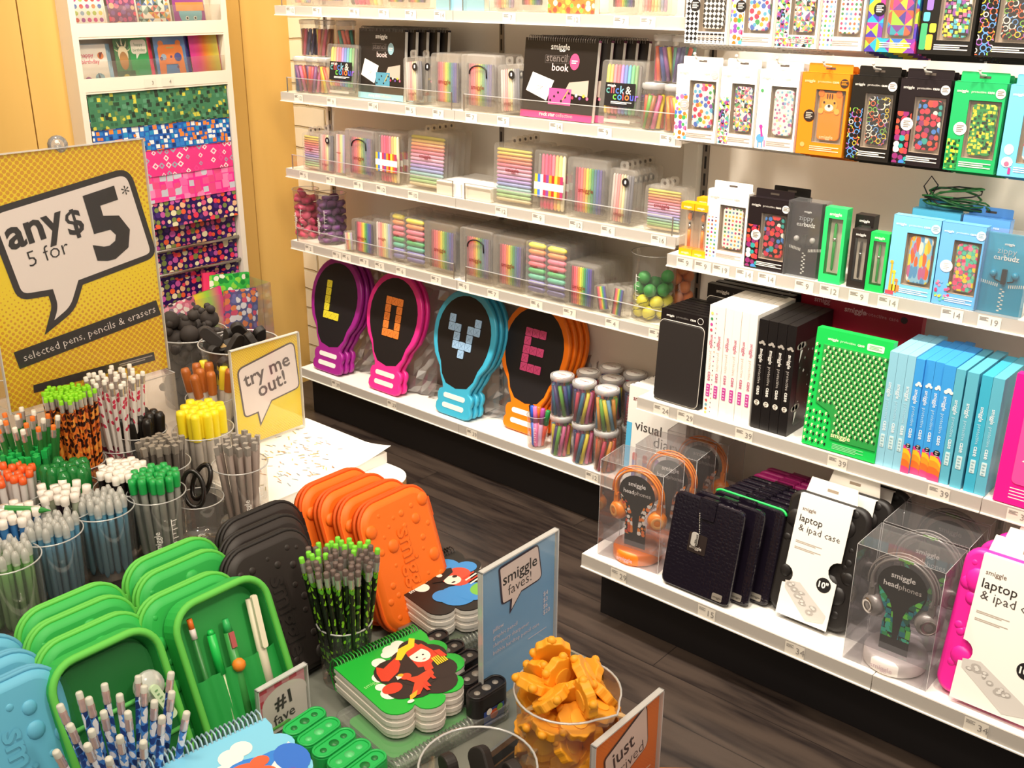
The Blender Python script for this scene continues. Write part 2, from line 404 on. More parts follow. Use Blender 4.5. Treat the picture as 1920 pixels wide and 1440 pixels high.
RAIL = clear('f0ece6', .62, .06, .2, 'd8d2ca'); TICKET = mat('e6dfd2', .6); TICKC = mat('e2d8c4', .6)
GUARD = clear('fdfbf7', .02, .05, .05)
def shelf(x0, x1, zt, yf, label, prices, rail=.031, guard=0, ticket=.05, yb=None, th=.024):
    o = MB().box(x0 + .001, x1 - .001, yf + .004, yb or YB - .031, zt - th, zt, WHITE).obj('shelf_board')
    tag(o, label, 'shelf', 'white shelf boards of the wall units')
    rail_ob = MB().box(x0 + .001, x1 - .001, yf, yf + .0035, zt - rail, zt, RAIL).box(x0 + .001, x1 - .001, yf - .004, yf, zt - rail - .002, zt - rail + .001, WHITE).obj('price_rail', o)
    for px, tx in prices:
        x = xat(px, yf, zt - rail / 2)
        if not x0 + ticket / 2 < x < x1 - ticket / 2: continue
        mb = MB().rect(-ticket / 2, ticket / 2, -rail * .46, rail * .42, 0, TICKET)
        mb.bars(-ticket * .43, -ticket * .05, rail * .3, .0016, -.0006, GREYINK, 3)
        mb.text(tx, ticket * .08, -rail * .2, rail * .62, -.0006, GREYINK)
        mb.obj('price_ticket', rail_ob, (x, yf - .001, zt - rail / 2))
    if guard:
        g = MB().box(x0 + .035, x1 - .02, yf + .006, yf + .0085, zt, zt + guard, GUARD)
        e = clear('ffffff', .5, .4, .08)
        g.box(x0 + .035, x1 - .02, yf + .0055, yf + .009, zt + guard, zt + guard + .0022, e)
        for x in (x0 + .034, x1 - .02): g.box(x, x + .0025, yf + .0055, yf + .009, zt, zt + guard + .002, mat('a8a29a', .25, .7))
        g.obj('clear_guard', o)
    return o
YA = 2.5; XL, XJ, XR = -3.3, -2.41, -1.56
ZA = [1.59, 1.29, 1.01, .7325]; ZBASE = .2075
AN = ['topmost', 'second', 'third', 'fourth']
TK = [([(545, '12'), (595, '7'), (665, '9'), (720, '7'), (770, '7'), (825, '14')], [(955, '7'), (1075, '12'), (1165, '7'), (1215, '7')]),
      ([(560, '12'), (622, '9'), (700, '14'), (770, '5'), (822, '7')], [(884, '7'), (944, '5'), (1043, '14'), (1134, '9'), (1252, '9')]),
      ([(570, '5'), (620, '7'), (672, '9'), (715, '12'), (775, '10')], [(940, '12'), (1010, '9'), (1080, '12'), (1140, '6'), (1235, '16')]),
      ([(580, '2'), (632, '3'), (650, '6'), (683, '7'), (712, '5'), (752, '6'), (818, '7')], [(870, '9'), (925, '7'), (1006, '6'), (1068, '7'), (1148, '4'), (1230, '2')])]
for i, z in enumerate(ZA):
    for s in (0, 1):
        shelf((XL, XJ)[s], (XJ, XR)[s], z, YA, '%s shelf of the marker wall, bay %s' % (AN[i], ('by the brick strip', 'by the phone cases')[s]), TK[i][s], guard=.052 if i else .05)
shelf(XL, XJ, ZBASE, YA, 'low base shelf under the purple and pink bulb boards', [(630, '39'), (735, '39')], .034)
shelf(XJ, XR + .02, ZBASE, YA, 'low base shelf under the orange bulb board and marker jars', [(885, '39'), (1110, '12')], .034)
tag(MB().box(XL, XR + .03, 2.56, YB, .001, ZBASE - .026, mat('0d090c', .6)).obj('plinth'), 'black plinth below the bulb board shelf', 'plinth')
XB, XBJ, XBE = -1.53, -.598, .33
ZB1, ZB2 = .986, .60; YB1, YB2, YB3 = 2.41, 2.30, 2.065
shelf(XB, XBJ, ZB1, YB1, 'shelf holding stylus pens, small phone case boxes and earphones', [(1284, '9'), (1318, '9'), (1352, '19'), (1396, '14'), (1438, '14'), (1508, '9'), (1555, '12'), (1610, '9'), (1665, '14'), (1785, '14'), (1855, '19'), (1905, '9')], .032)
shelf(XBJ, XBE, ZB1, YB1, 'shelf continuing at the right edge beside the teal earphones', [(1990, '9')], .032)
shelf(XB, XBJ, ZB2, YB2, 'shelf holding black, white, green and blue tablet case boxes', [(1240, '24'), (1285, '29'), (1395, '39'), (1570, '39'), (1760, '39')], .034)
shelf(XBJ, XBE, ZB2, YB2, 'shelf at the right edge under the pink tablet case box', [(1910, '39')], .034)
shelf(XB, -.70, ZBASE, YB3, 'base shelf under the headphones and black laptop case', [(1160, '29'), (1325, '15'), (1490, '34')], .038)
shelf(-.70, XBE, ZBASE, YB3, 'base shelf at the right edge under the pink laptop case', [(1640, '29'), (1830, '34')], .038)
tag(MB().box(-1.505, XBE, 2.13, YB, .001, ZBASE - .026, mat('0d090c', .55)).obj('plinth'), 'black plinth below the headphones shelf', 'plinth')

# ================================================================== pen packs on the marker shelves
RB = ['4f4b48', '9a3048', 'd84a66', 'ee7078', 'f2903a', 'f6d832', '9ac83a', '1f9650', '14748f', '2448a4', '4a3694', '3f3746']
PASTEL = ['cfc5c0', 'e8a9b0', 'ee8d86', 'f1bf88', 'f0e2a0', 'c3cfae', 'a8b3cf', 'b39cc0']
GEL = ['cdbf52', 'd9b04e', 'd98a52', 'd2705c', 'cf6a7c', 'd58aa4', 'd69fb8', 'b98ab8', '9a86c2', '8a93c6', '8cb2b4', '8fbf95', 'a5cf90', 'cdbf9e']
SMIG = mat('7a2c2a', .5)
PENM = {}
def penmesh(r, h, col, horiz):
    k = (round(r, 4), round(h, 3), col, horiz)
    if k not in PENM:
        mb = MB()
        if horiz: mb.T = Matrix.Rotation(PI / 2, 4, 'Y')
        mb.lathe([(r * .5, 0), (r, r), (r, h * .62), (r * .93, h * .625), (r * .93, h - r), (r * .4, h)], mat(col, .4), 8, caps='bt')
        PENM[k] = mb.mesh('pen')
    return PENM[k]
def pens_in(root, w, h, t, cols, horiz=False, mx=.09, mz=(.08, .10), y=.5):
    n = len(cols)
    if horiz:
        a = h * (1 - mz[0] - mz[1]) / n; L = w * (1 - 2 * mx)
    else: a = w * (1 - 2 * mx) / n; L = h * (1 - mz[0] - mz[1])
    for i, c in enumerate(cols):
        o = bpy.data.objects.new('pen', penmesh(a * (.52 if horiz else .48), L, c, horiz)); C.objects.link(o); o.parent = root
        o.location = (-w / 2 + w * mx, t * y, h - h * mz[1] - a * (i + .5)) if horiz else (-w / 2 + w * mx + a * (i + .5), t * y, h * mz[0])
def hangtab(mb, h, t, mt, w=.03):
    mb.prism(rr(-w / 2, w / 2, h - .004, h + .022, .009), t * .4, t * .4 + .0012, mt); mb.disc(0, h + .010, .005, t * .4 - .0005, mat('5e564f', .5), 10)
def pack(kind, w, h, t, name, label, cat='pen set', group=None):
    mb = MB(); b = .006
    body = FROSTB if kind == 'CAB' else FROST
    if kind == 'CH': body = clear('fdfdfd', .10, .10, .15)
    mb.prism(rr(-w / 2, w / 2, 0, h, .010, 4), 0, t, body, .0035)
    if kind in ('P', 'CAB'):
        mb.prism(rr(-w / 2 + .004, w / 2 - .004, .004, h - .004, .009, 4), -.0012, 0, clear('ffffff', .04, .06, .2))
    zt = {'P': .45, 'CAB': .40, 'H': .55, 'CH': .55, 'S': .18, 'G': .5, 'K': 0, 'F': 0, 'R': .45}[kind]
    if zt: mb.text('smiggle', 0, h * zt, 1, -.0022, SMIG, .012, 'c', fit=min(w * .42, .055))
    if kind == 'CAB':
        p = [(w * (.02 + .26 * math.cos(a)) , -.0022, h * (.68 + .13 * math.sin(a))) for a in [PI * (1.05 - i / 9) for i in range(9)]] + [(w * .26, -.0022, h * .60)]
        mb.tube(p, .0024, INK, 5)
    if kind == 'K':
        mb.rect(-w * .36, w * .36, h * .30, h * .66, -.002, BLACK)
        mb.text('smiggle', -w * .31, h * .60, 1, -.0026, PAPER, .02, fit=w * .2)
        x = -w * .33
        for ch, c, dx in zip('click&', ('5f9f9a', 'c8484a', 'd06a6a', '4a6fc0', '7ab0c8', 'd0c8bc'), (.115, .055, .055, .11, .13, 0)): mb.text(ch, x, h * .50, w * .21, -.0026, mat(c, .5), .015); x += dx * w
        x = -w * .16
        for ch, c, dx in zip('colour', ('6fc04a', '3f8fd0', 'd04a4a', 'e07a3a', '4a58c8', '8a5ac8'), (.11, .125, .05, .125, .12, 0)): mb.text(ch, x, h * .405, w * .21, -.0026, mat(c, .5), .015); x += dx * w
        mb.bars(-w * .2, w * .30, h * .375, .002, -.0026, PAPER, 2)
        mb.rect(-w * .33, w * .30, h * .05, h * .10, -.002, clear('ffffff', .5))
    if kind == 'F':
        mb.rect(-w * .46, w * .46, h * .36, h * .48, -.002, PAPER)
        cs = ['e8c23a', '4a7ad0', 'f4efe6', 'c83a58', '8a4a9a', 'f0a030', 'd83a2a', 'f3d548', 'e86a2a', 'b53a6a']
        for k, z0 in ((0, .24), (1, .48)):
            for i, c in enumerate(cs): mb.rect(-w * .44 + w * .088 * i, -w * .44 + w * .088 * (i + 1), h * z0, h * (z0 + (.12 if k == 0 else .13)), -.0021, mat(c, .4))
    if kind in ('S',):
        mb.disc(w * .16, h * .78, w * .14, -.0022, INK, 14); mb.text('8', w * .16, h * .75, w * .16, -.0027, PAPER, .03, 'c')
        hangtab(mb, h, t, FROST)
    if kind == 'H': hangtab(mb, h, t, FROST)
    if kind == 'CH':
        pass
    o = tag(mb.obj(name), label, cat, group)
    if kind in ('P', 'CAB', 'R'): pens_in(o, w, h, t, RB, mx=.10, mz=(.10, .16) if kind != 'R' else (.06, .08))
    elif kind == 'S': pens_in(o, w, h, t, ['bdb4ae', 'd9a8a6', 'e0888a', 'e9b59a', 'eadfa6', '9a9a98', '6d6a72', '5a5a66'], mx=.08, mz=(.05, .10))
    elif kind == 'G': pens_in(o, w, h, t, PASTEL, mx=.08, mz=(.05, .08))
    elif kind == 'H': pens_in(o, w, h, t, GEL, True, mx=.05, mz=(.05, .08))
    elif kind == 'CH': pens_in(o, w, h, t, ['f2e24a', 'f0975a', 'ee7f96', 'ee6f7a', '57b86a', '63b99a', '8f86c8', '7a78b8'], True, mx=.05, mz=(.08, .03))
    elif kind == 'K': pens_in(o, w, h, t, ['e8d24a', 'eeaa5a', 'e07a8a', 'd05a6a', '9a7ac8', '5a78c8', '4aa0b8', '5ab878', '6a9a5a', '5a5350'], mx=.08, mz=(.18, .06))
    elif kind == 'F': pens_in(o, w, h, t, ['6a6660', 'c05a78', 'd84a7a', 'd0406a', 'e0708a', 'f0b070', 'f2dc80', 'e9dfc0'], mx=.07, mz=(.04, .06))
    return o
def place(o, px0, px1, Y, z, top, rx=0.0, ry=0.0, dy=0): ...
def put_pack(kind, pxl, pxr, z, Y, toppx, name, label, n=1, t=.022, step=None, a=0.0, ry=0.0, rowname=None, cat='pen set', h=None, dx=0.0):
    xl, xr = xat(pxl, Y, z), xat(pxr, Y, z)
    w = xr - xl
    if h is None: h = (at(toppx[0], toppx[1], Y=Y + .03).z - z) / max(.5, math.cos(a))
    g = None
    if n > 1: g = 'row of ' + (rowname or label)
    o = pack(kind, w, h, t, name, label + (', front one' if n > 1 else ''), cat, g)
    o.location = ((xl + xr) / 2, Y, z + t * math.sin(abs(a)) + w / 2 * math.sin(abs(ry)) + .0008); o.rotation_euler = (-a, ry, 0)
    st = step or t * 1.12
    for k in range(1, n):
        if Y + st * k * 1.0 + t > YB - .035: break
        q = o.copy(); C.objects.link(q); q.location = o.location + Vector((dx * k, st * k, 0))
        q['label'] = label + ', %s from front' % ORD[k]
    return o
Y0 = YA + .025
# --- second shelf
z = ZA[1]
put_pack('K', 609, 666, z, Y0, (630, 84), 'marker_case', 'click pen case with a black label by the blue stencil book', 2, .026, a=.13)
put_pack('S', 757, 792, z, Y0 - .005, (757, 108), 'slim_pen_case', 'slim clear pen case in front of the blue stencil book', 2, .018, a=.10, ry=-.10, step=.024, dx=.035)
put_pack('P', 808, 861, z, Y0, (808, 98), 'pen_case', 'frosted rainbow pen case under the second shelf joint', 6, .024, a=.02)
put_pack('CAB', 864, 928, z, Y0 - .01, (861, 100), 'pen_case', 'frosted pen case with a black hook print on the second shelf', 5, .024, a=.02)
put_pack('S', 934, 975, z, Y0 - .01, (930, 121), 'slim_pen_case', 'slim clear pen case beside the pink stencil book', 4, .018, a=.08, ry=-.10, step=.026, dx=.018)
put_pack('K', 1119, 1196, z, Y0 - .01, (1132, 113), 'marker_case', 'click pen case with a black label by the right jars', 3, .026, a=.10)
# --- third shelf
z = ZA[2]
put_pack('H', 568, 598, z, Y0, (568, 246), 'slim_pen_case', 'slim clear gel pen case nearest the brick strip', 3, .016, a=.04, step=.02)
put_pack('S', 597, 625, z, Y0, (597, 242), 'slim_pen_case', 'slim pen case with a round black sticker, third shelf', 2, .016, a=.05)
put_pack('G', 627, 646, z, Y0, (627, 243), 'slim_pen_case', 'narrow pastel pen case left of the hook print case', 2, .016, a=.05)
put_pack('CAB', 648, 701, z, Y0 - .008, (644, 238), 'pen_case', 'frosted pen case with a black hook print on the third shelf', 3, .024, a=.03)
put_pack('F', 704, 748, z, Y0 - .004, (706, 245), 'fineliner_case', 'fineliner case with a white paper band in the left bay', 4, .024, a=.02)
put_pack('H', 761, 829, z, Y0, (772, 244), 'gel_pen_case', 'wide gel pen case with stacked rows, left of the empty white boxes', 5, .02, a=.10, step=.028)
put_pack('H', 924, 995, z, Y0, (927, 264), 'gel_pen_case', 'wide gel pen case with stacked rows, right of the empty white boxes', 5, .02, a=.03, step=.026)
put_pack('F', 998, 1057, z, Y0 - .004, (1004, 278), 'fineliner_case', 'fineliner case with a white paper band in the right bay', 5, .024, a=.04)
put_pack('P', 1060, 1134, z, Y0 - .01, (1066, 291), 'pen_case', 'frosted rainbow pen case on the third shelf', 7, .024, a=.02)
put_pack('S', 1136, 1182, z, Y0 - .012, (1147, 313), 'slim_pen_case', 'slim rainbow pen case right of the third shelf rainbow case', 6, .018, a=.05, ry=.02, step=.026)
put_pack('H', 1205, 1272, z, Y0 - .008, (1206, 342), 'gel_pen_case', 'yellow and red gel pen case at the end of the third shelf', 3, .022, a=.01)
for k, (a_, b_) in enumerate(((822, 868), (870, 924))):
    x0, x1 = xat(a_, Y0, z), xat(b_, Y0, z)
    w = x1 - x0; mb = MB().prism(rr(-w / 2 + .001, w / 2 - .001, 0, .045, .003), 0, .19, mat('f2eee8', .5), .002)
    tag(mb.obj('carton', loc=((x0 + x1) / 2, Y0 - .01, z + .0006)), ('low plain white carton left of the shelf joint', 'low plain white carton right of the shelf joint')[k], 'box')
# --- fourth shelf
z = ZA[3]
put_pack('R', 660, 700, z, Y0, (662, 406), 'pen_case', 'small rainbow felt pen case beside the yellow highlighter pack', 5, .022, a=.02)
put_pack('G', 701, 735, z, Y0, (702, 406), 'highlighter_pack', 'pack of yellow and orange pens left of the chunky highlighters', 4, .02, a=.02)
put_pack('CH', 733, 757, z, Y0, (733, 394), 'highlighter_case', 'narrow chunky highlighter case next to the yellow pack', 5, .028, a=.01)
put_pack('CH', 757, 793, z, Y0 - .006, (755, 402), 'highlighter_case', 'chunky highlighter case left of the fourth shelf joint', 5, .03, a=.01)
put_pack('P', 796, 857, z, Y0 - .008, (795, 409), 'pen_case', 'frosted rainbow pen case left of the fourth shelf joint', 6, .024, a=.01)
put_pack('CAB', 862, 922, z, Y0 - .01, (860, 420), 'pen_case', 'frosted pen case with a black hook print on the fourth shelf', 7, .024, a=.01)
put_pack('P', 923, 982, z, Y0 - .012, (921, 434), 'pen_case', 'frosted rainbow pen case right of the fourth shelf joint', 7, .024, a=.01)
put_pack('CH', 984, 1018, z, Y0 - .013, (982, 445), 'highlighter_case', 'chunky yellow topped highlighter case beside its twin', 6, .03, a=.01)
put_pack('CH', 1019, 1056, z, Y0 - .014, (1017, 453), 'highlighter_case', 'chunky yellow topped highlighter case beside the open rainbow packs', 6, .03, a=.01)
put_pack('R', 1057, 1113, z, Y0 - .014, (1055, 484), 'pen_case', 'small rainbow pen case in the row right of the chunky highlighters', 7, .024, a=.0, step=.027)
put_pack('R', 1118, 1142, z, Y0 - .005, (1105, 527), 'pen_strip', 'thin rainbow pen strip leaning beside the candy jar, rear bundle', 5, .012, a=.05, ry=-.25, step=.02, dx=.012)
put_pack('R', 1141, 1163, z, Y0 - .018, (1143, 531), 'pen_strip', 'thin rainbow pen strip beside the candy jar, front bundle', 6, .012, a=.05, ry=.08, step=.017, dx=.014)
put_pack('G', 646, 662, z, Y0 - .004, (648, 430), 'pen_strip', 'thin orange pen strip beside the purple tub', 2, .012, a=.05, ry=-.12)
# --- topmost shelf (only the feet of the goods are in the picture)
z = ZA[0]
TOPS = [('G', 546, 580, 'pastel pen case at the brick end of the topmost shelf'), ('P', 584, 645, 'frosted pen case near the brick end of the topmost shelf'), ('F', 650, 716, 'fineliner case with bright stripes on the topmost shelf'),
        ('P', 720, 755, 'rounded clear pen case on the topmost shelf, left one'), ('P', 757, 797, 'rounded clear pen case on the topmost shelf, right one'),
        ('G', 918, 962, 'clear pen case right of the blue notebook on top'), ('P', 969, 1016, 'clear pen case left of the patterned notebook on top'), ('P', 1139, 1189, 'clear pen case right of the patterned notebook on top'), ('G', 1194, 1250, 'clear pen case beside the checked phone box on top')]
for k, a_, b_, l in TOPS: put_pack(k, a_, b_, z, Y0 - .006, None, 'pen_case', l, 2, .024, a=.03, h=.19)
for a_, b_, m_, l in ((822, 912, mat('8fc6dd', .5), 'light blue notebook with white pages on the topmost shelf'), (1031, 1118, dots('f08a2c', ['7cc84a', 'f2d04a', 'd8452a', 'e8e4da', 'f5a23a'], 60, .5, .9), 'notebook with an orange and green pattern on the topmost shelf')):
    x0, x1 = xat(a_, Y0, z), xat(b_, Y0, z); w = x1 - x0
    mb = MB().box(-w / 2, w / 2, 0, .02, 0, .24, PAPER).box(-w / 2, w / 2, -.002, 0, 0, .24, m_).box(-w / 2, w / 2, .02, .022, 0, .24, m_)
    tag(mb.obj('notebook', loc=((x0 + x1) / 2, Y0 - .008, z + .0006)), l, 'notebook')

# --- marker jars (sealed: lid, label and markers are parts of the jar)
JARC = clear('fafafa', .05, .14, .05)
MK = ['3f4a8f', '4a3a78', '2f6f8f', '2f8f7a', '6fae3f', 'e8d43a', 'e89a3a', 'd85a3a', 'c8405a', 'd86a9a', '8a4a8a', '3a3560', '70a8c8', 'a8643a']
MARK = {}
def markmesh(c, L):
    if (c, L) not in MARK: MARK[(c, L)] = MB().cyl(0, 0, 0, L, .0062, mat(c, .35), n=8).mesh('marker')
    return MARK[(c, L)]
def jar(x, y, z, label, cols, R=.037, H=.138, lidm='f2efea', tilt=.16, markers=True, group='jars of felt pens'):
    mb = MB().lathe([(R * .97, .001), (R, .006), (R, H - .014)], JARC, 24, caps='b')
    o = tag(mb.obj('marker_jar', loc=(x, y, z + .0005)), label, 'jar', group)
    ld = MB().lathe([(R + .001, H - .016), (R + .003, H - .013), (R + .003, H - .002), (R + .001, H), (R * .9, H)], clear('f6f4f2', .30, .12, .15), 24).obj('lid', o)
    lb = MB().cyl(0, 0, H - .0015, H + .0005, R * .86, mat(lidm, .5), n=24)
    lb.T = Matrix.Translation((0, 0, H + .0009)) @ Matrix.Rotation(-PI / 2, 4, 'X'); lb.text('smiggle', 0, -.004, .0125, 0, SMIG, 0, 'c'); lb.obj('lid_label', ld)
    if markers:
        n = 11; tw = rnd.choice((-1, 1)) * tilt
        for i in range(n):
            a = 2 * PI * i / n + rnd.uniform(-.05, .05); r = R - .0085
            p0 = Vector((r * math.cos(a), r * math.sin(a), .004)); a2 = a + tw * 5 * rnd.uniform(.7, 1.1); p1 = Vector((r * math.cos(a2), r * math.sin(a2), H - .03))
            d = (p1 - p0); q = bpy.data.objects.new('marker', markmesh(cols[i % len(cols)], round(H - .034, 3))); C.objects.link(q); q.parent = o
            q.location = p0; q.rotation_euler = d.to_track_quat('Z', 'Y').to_euler()
    return o
def cols(*s): return [MK[i] for i in s]
WARMC, COOL, MIX1, MIX2 = cols(7, 13, 8, 6, 7, 13), cols(0, 2, 1, 4, 3, 10, 0), cols(8, 2, 5, 9, 10, 0, 11), cols(12, 6, 4, 5, 3, 1, 7)
zb = ZBASE
FJ = [(-1.985, 2.548, 'left'), (-1.893, 2.546, 'middle'), (-1.803, 2.545, 'right')]
for i, (x, y, n) in enumerate(FJ):
    jar(x, y, zb, 'lower front jar of felt pens, %s of the three on the base shelf' % n, (cols(5, 1, 4, 9, 8, 12), MIX1, WARMC)[i])
    jar(x - .004, y + .002, zb + .1395, 'upper front jar of felt pens with a bright white lid, %s of the three' % n, (COOL, MIX1, MIX2)[i])
for y, r, xs in ((2.632, 'in the second row', (-1.945, -1.85, -1.757)), (2.72, 'against the back panel', (-1.915, -1.82, -1.73))):
    for x, n in zip(xs, ('left', 'middle', 'right')):
        jar(x, y, zb, 'lower jar of felt pens %s, %s one' % (r, n), MIX2, markers=False)
        jar(x, y, zb + .1395, 'upper jar of felt pens %s, %s one' % (r, n), MIX1)
z = ZA[1]
def jarpx(px, Y, z, label, c, H=.125):
    Y += .006; jar(xat(px, Y, z + .05), Y, z, label, c, R=.034, H=H)
jarpx(570, 2.55, z, 'lower jar of felt pens nearest the brick strip, second shelf', cols(7, 0, 0, 10, 9, 7))
jarpx(593, 2.555, z, 'lower jar of felt pens second from the brick strip', cols(9, 10, 7, 8, 10))
jarpx(617, 2.57, z, 'lower jar of orange felt pens behind the left click pen case', cols(6, 5, 7, 6))
jarpx(582, 2.585, z + .1265, 'upper jar of felt pens nearest the brick strip, second shelf', cols(11, 0, 13, 8, 11))
jarpx(611, 2.59, z + .1265, 'upper jar with a yellow felt pen near the brick strip', cols(13, 5, 7, 13, 8))
jarpx(650, 2.60, z + .1265, 'upper jar of red and green felt pens near the blue stencil book', cols(7, 3, 13, 7, 3))
jarpx(650, 2.60, z, 'lower jar of felt pens hidden by the left click pen case', MIX1)
jarpx(1227, 2.545, z, 'lower jar of felt pens right of the click pen case, second shelf', cols(7, 4, 13, 9, 5, 11))
jarpx(1269, 2.54, z, 'lower jar with an orange felt pen behind the spotted phone box', cols(6, 7, 5, 7))
jarpx(1249, 2.57, z + .1265, 'upper jar of felt pens with yellow and purple, right end of the second shelf', cols(5, 8, 7, 0, 10, 1))
jarpx(1283, 2.565, z + .1265, 'upper jar of felt pens behind the checked phone box', cols(11, 7, 3, 1))

# ================================================================== stencil books
def spiral(mb, x0, x1, y, z, r, n, mt, wire=.0011):
    for i in range(n):
        x = x0 + (x1 - x0) * (i + .5) / n
        mb.tube([(x, y + r * math.cos(a), z + r * math.sin(a)) for a in [2 * PI * k / 9 for k in range(9)]], wire, mt, 4, closed=True)
def stencil_book(w, h, band, bandtx, badge, label, art, group=None):
    mb = MB().box(-w / 2, w / 2, .0015, .014, 0, h - .012, PAPER)
    o = tag(mb.obj('stencil_book'), label, 'book', group)
    c = MB().box(-w / 2, w / 2, 0, .0015, 0, h - .006, mat('1d1714', .4))
    c.rect(-w / 2, w / 2, 0, h * .085, -.0006, mat(band, .45))
    c.text(bandtx[0], 0, h * .032, w * .06, -.0012, PAPER, .02, 'r').text(bandtx[1], .003, h * .032, w * .06, -.0012, mat('d8c8cc', .5), 0)
    c.text('smiggle', 0, h * .845, 1, -.0006, PAPER, .014, 'c', fit=w * .26)
    c.rect(-w * .20, w * .13, h * .68, h * .775, -.0005, mat('5a5352', .5)); c.rect(-w * .195, w * .125, h * .685, h * .77, -.0008, mat('1d1714', .4))
    c.text('stencil', -w * .18, h * .70, 1, -.0012, mat('6a605c', .5), .015, fit=w * .29)
    c.disc(w * .21, h * .71, w * .065, -.0008, mat(badge, .45), 18, w * .085); c.bars(w * .17, w * .25, h * .725, .003, -.0013, PAPER, 2)
    c.text('book', w * .02, h * .59, 1, -.0006, mat('e3c9c6', .5), .01, 'c', fit=w * .23)
    c.plate([(-w * .44, h * .33), (-w * .14, h * .22), (-w * .05, h * .47), (-w * .36, h * .56)], -.0006, PAPER)
    for q in range(3): c.rect(-w * .30, -w * .20, h * (.33 + .03 * q), h * (.333 + .03 * q), -.0012, mat('c05a5a', .5), .9 - .5 * q)
    c.plate([(w * .10, h * .34), (w * .42, h * .30), (w * .42, h * .50), (w * .16, h * .46)], -.0006, mat('b9a79a', .5))
    c.rect(-w * .11, w * .20, h * .18, h * .38, -.0009, mat(art, .45))
    for i in range(6): c.disc(-w * .08 + w * .05 * i, h * (.23 + .05 * (i % 3)), w * .014, -.0014, mat('1d1714', .5), 8)
    for i in range(5): c.disc(w * .22 + w * .05 * i, h * (.28 + .03 * (i % 2)), w * .018, -.0013, mat(('c23a5a', 'e8e0d8', '6a4a9a', 'e8c23a', 'd86a8a')[i], .5), 8)
    c.rect(w * .06, w * .19, h * .30, h * .31, -.0015, mat('e8b83a', .5), 1.0)
    c.obj('front_cover', o)
    MB().box(-w / 2, w / 2, .014, .0155, 0, h - .006, mat('8a4a6a' if band.startswith('e') else '4a4a52', .5)).obj('back_cover', o)
    s = MB(); spiral(s, -w * .47, w * .47, .008, h - .008, .010, 30, mat('9a938c', .3, .6)); s.obj('spiral_binding', o)
    return o
def put_book(pxl, pxr, Y, z, top, n, label, *args, a=.13, step=.022):
    xl, xr = xat(pxl, Y, z), xat(pxr, Y, z); w = xr - xl; h = (at(*top, Y=Y + .04).z - z) / math.cos(a)
    o = stencil_book(w, h, args[0], args[1], args[2], label, args[3], 'stencil books, ' + args[3])
    o.location = ((xl + xr) / 2, Y, z + .0155 * math.sin(a) + .0008); o.rotation_euler = (-a, 0, 0)
    o['label'] = label + ', front one'
    for k in range(1, n): dup(o, o.location + Vector((.028 * k, step * k, 0)), label=label + ', %s from front' % ORD[k])
z = ZA[1]
put_book(672, 756, YA + .05, z, (688, 50), 5, 'dark stencil book with a pale blue band', '8fc4d8', ('rising stars', ' collection'), '8fb4bf', '4f8fa8', a=.08)
put_book(975, 1108, YA + .024, z, (991, 67), 5, 'dark stencil book with a hot pink band', 'ee3f8f', ('rock star', ' collection'), 'd84a7a', 'c8508f', a=.11)

# ================================================================== light bulb letter boards
def bulb_outline(w=.298, h=.462):
    hw = w / 2; L = []
    pts = [(.0, 0), (.40, 0), (.52, .012), (.575, .035), (.575, .075), (.53, .10), (.56, .125), (.57, .155), (.53, .185), (.43, .20), (.47, .235), (.55, .275), (.60, .31), (.62, .335), (.635, .35)]
    R = [(x * hw, z * h / .98) for x, z in pts]
    for i in range(1, 13):
        u = i / 12; a = -PI * .235 + (PI / 2 + PI * .235) * u
        R.append((hw * math.cos(a) * (1 if a > 0 else 1.0), h * .655 + (h * .345 if a > 0 else h * .40) * math.sin(a)))
    right = R; left = [(-x, z) for x, z in reversed(R) if x > 1e-4]
    return right[:-1] + [(0, h)] + left
BULB_OL = bulb_outline()
def bulb_inner(h=.462, w=.298):
    hw = w / 2 - .022; o = []
    for i in range(21):
        a = -PI * .25 + (PI * 1.5) * i / 20
        o.append((hw * math.cos(a), h * .655 + ((h * .345 - .024) if math.sin(a) > 0 else h * .36) * math.sin(a)))
    return o + [(-hw * .60, h * .31), (-hw * .40, h * .245), (0, h * .222), (hw * .40, h * .245), (hw * .60, h * .31)]
LET = {'L': ['X..', 'X..', 'X..', 'X..', 'XXX'], 'O': ['XXX', 'X.X', 'X.X', 'X.X', 'XXX'], 'V': ['X...X', 'XX.XX', '.X.X.', '.XXX.', '..X..'], 'E': ['XXX', 'X..', 'XXX', 'X..', 'XXX']}
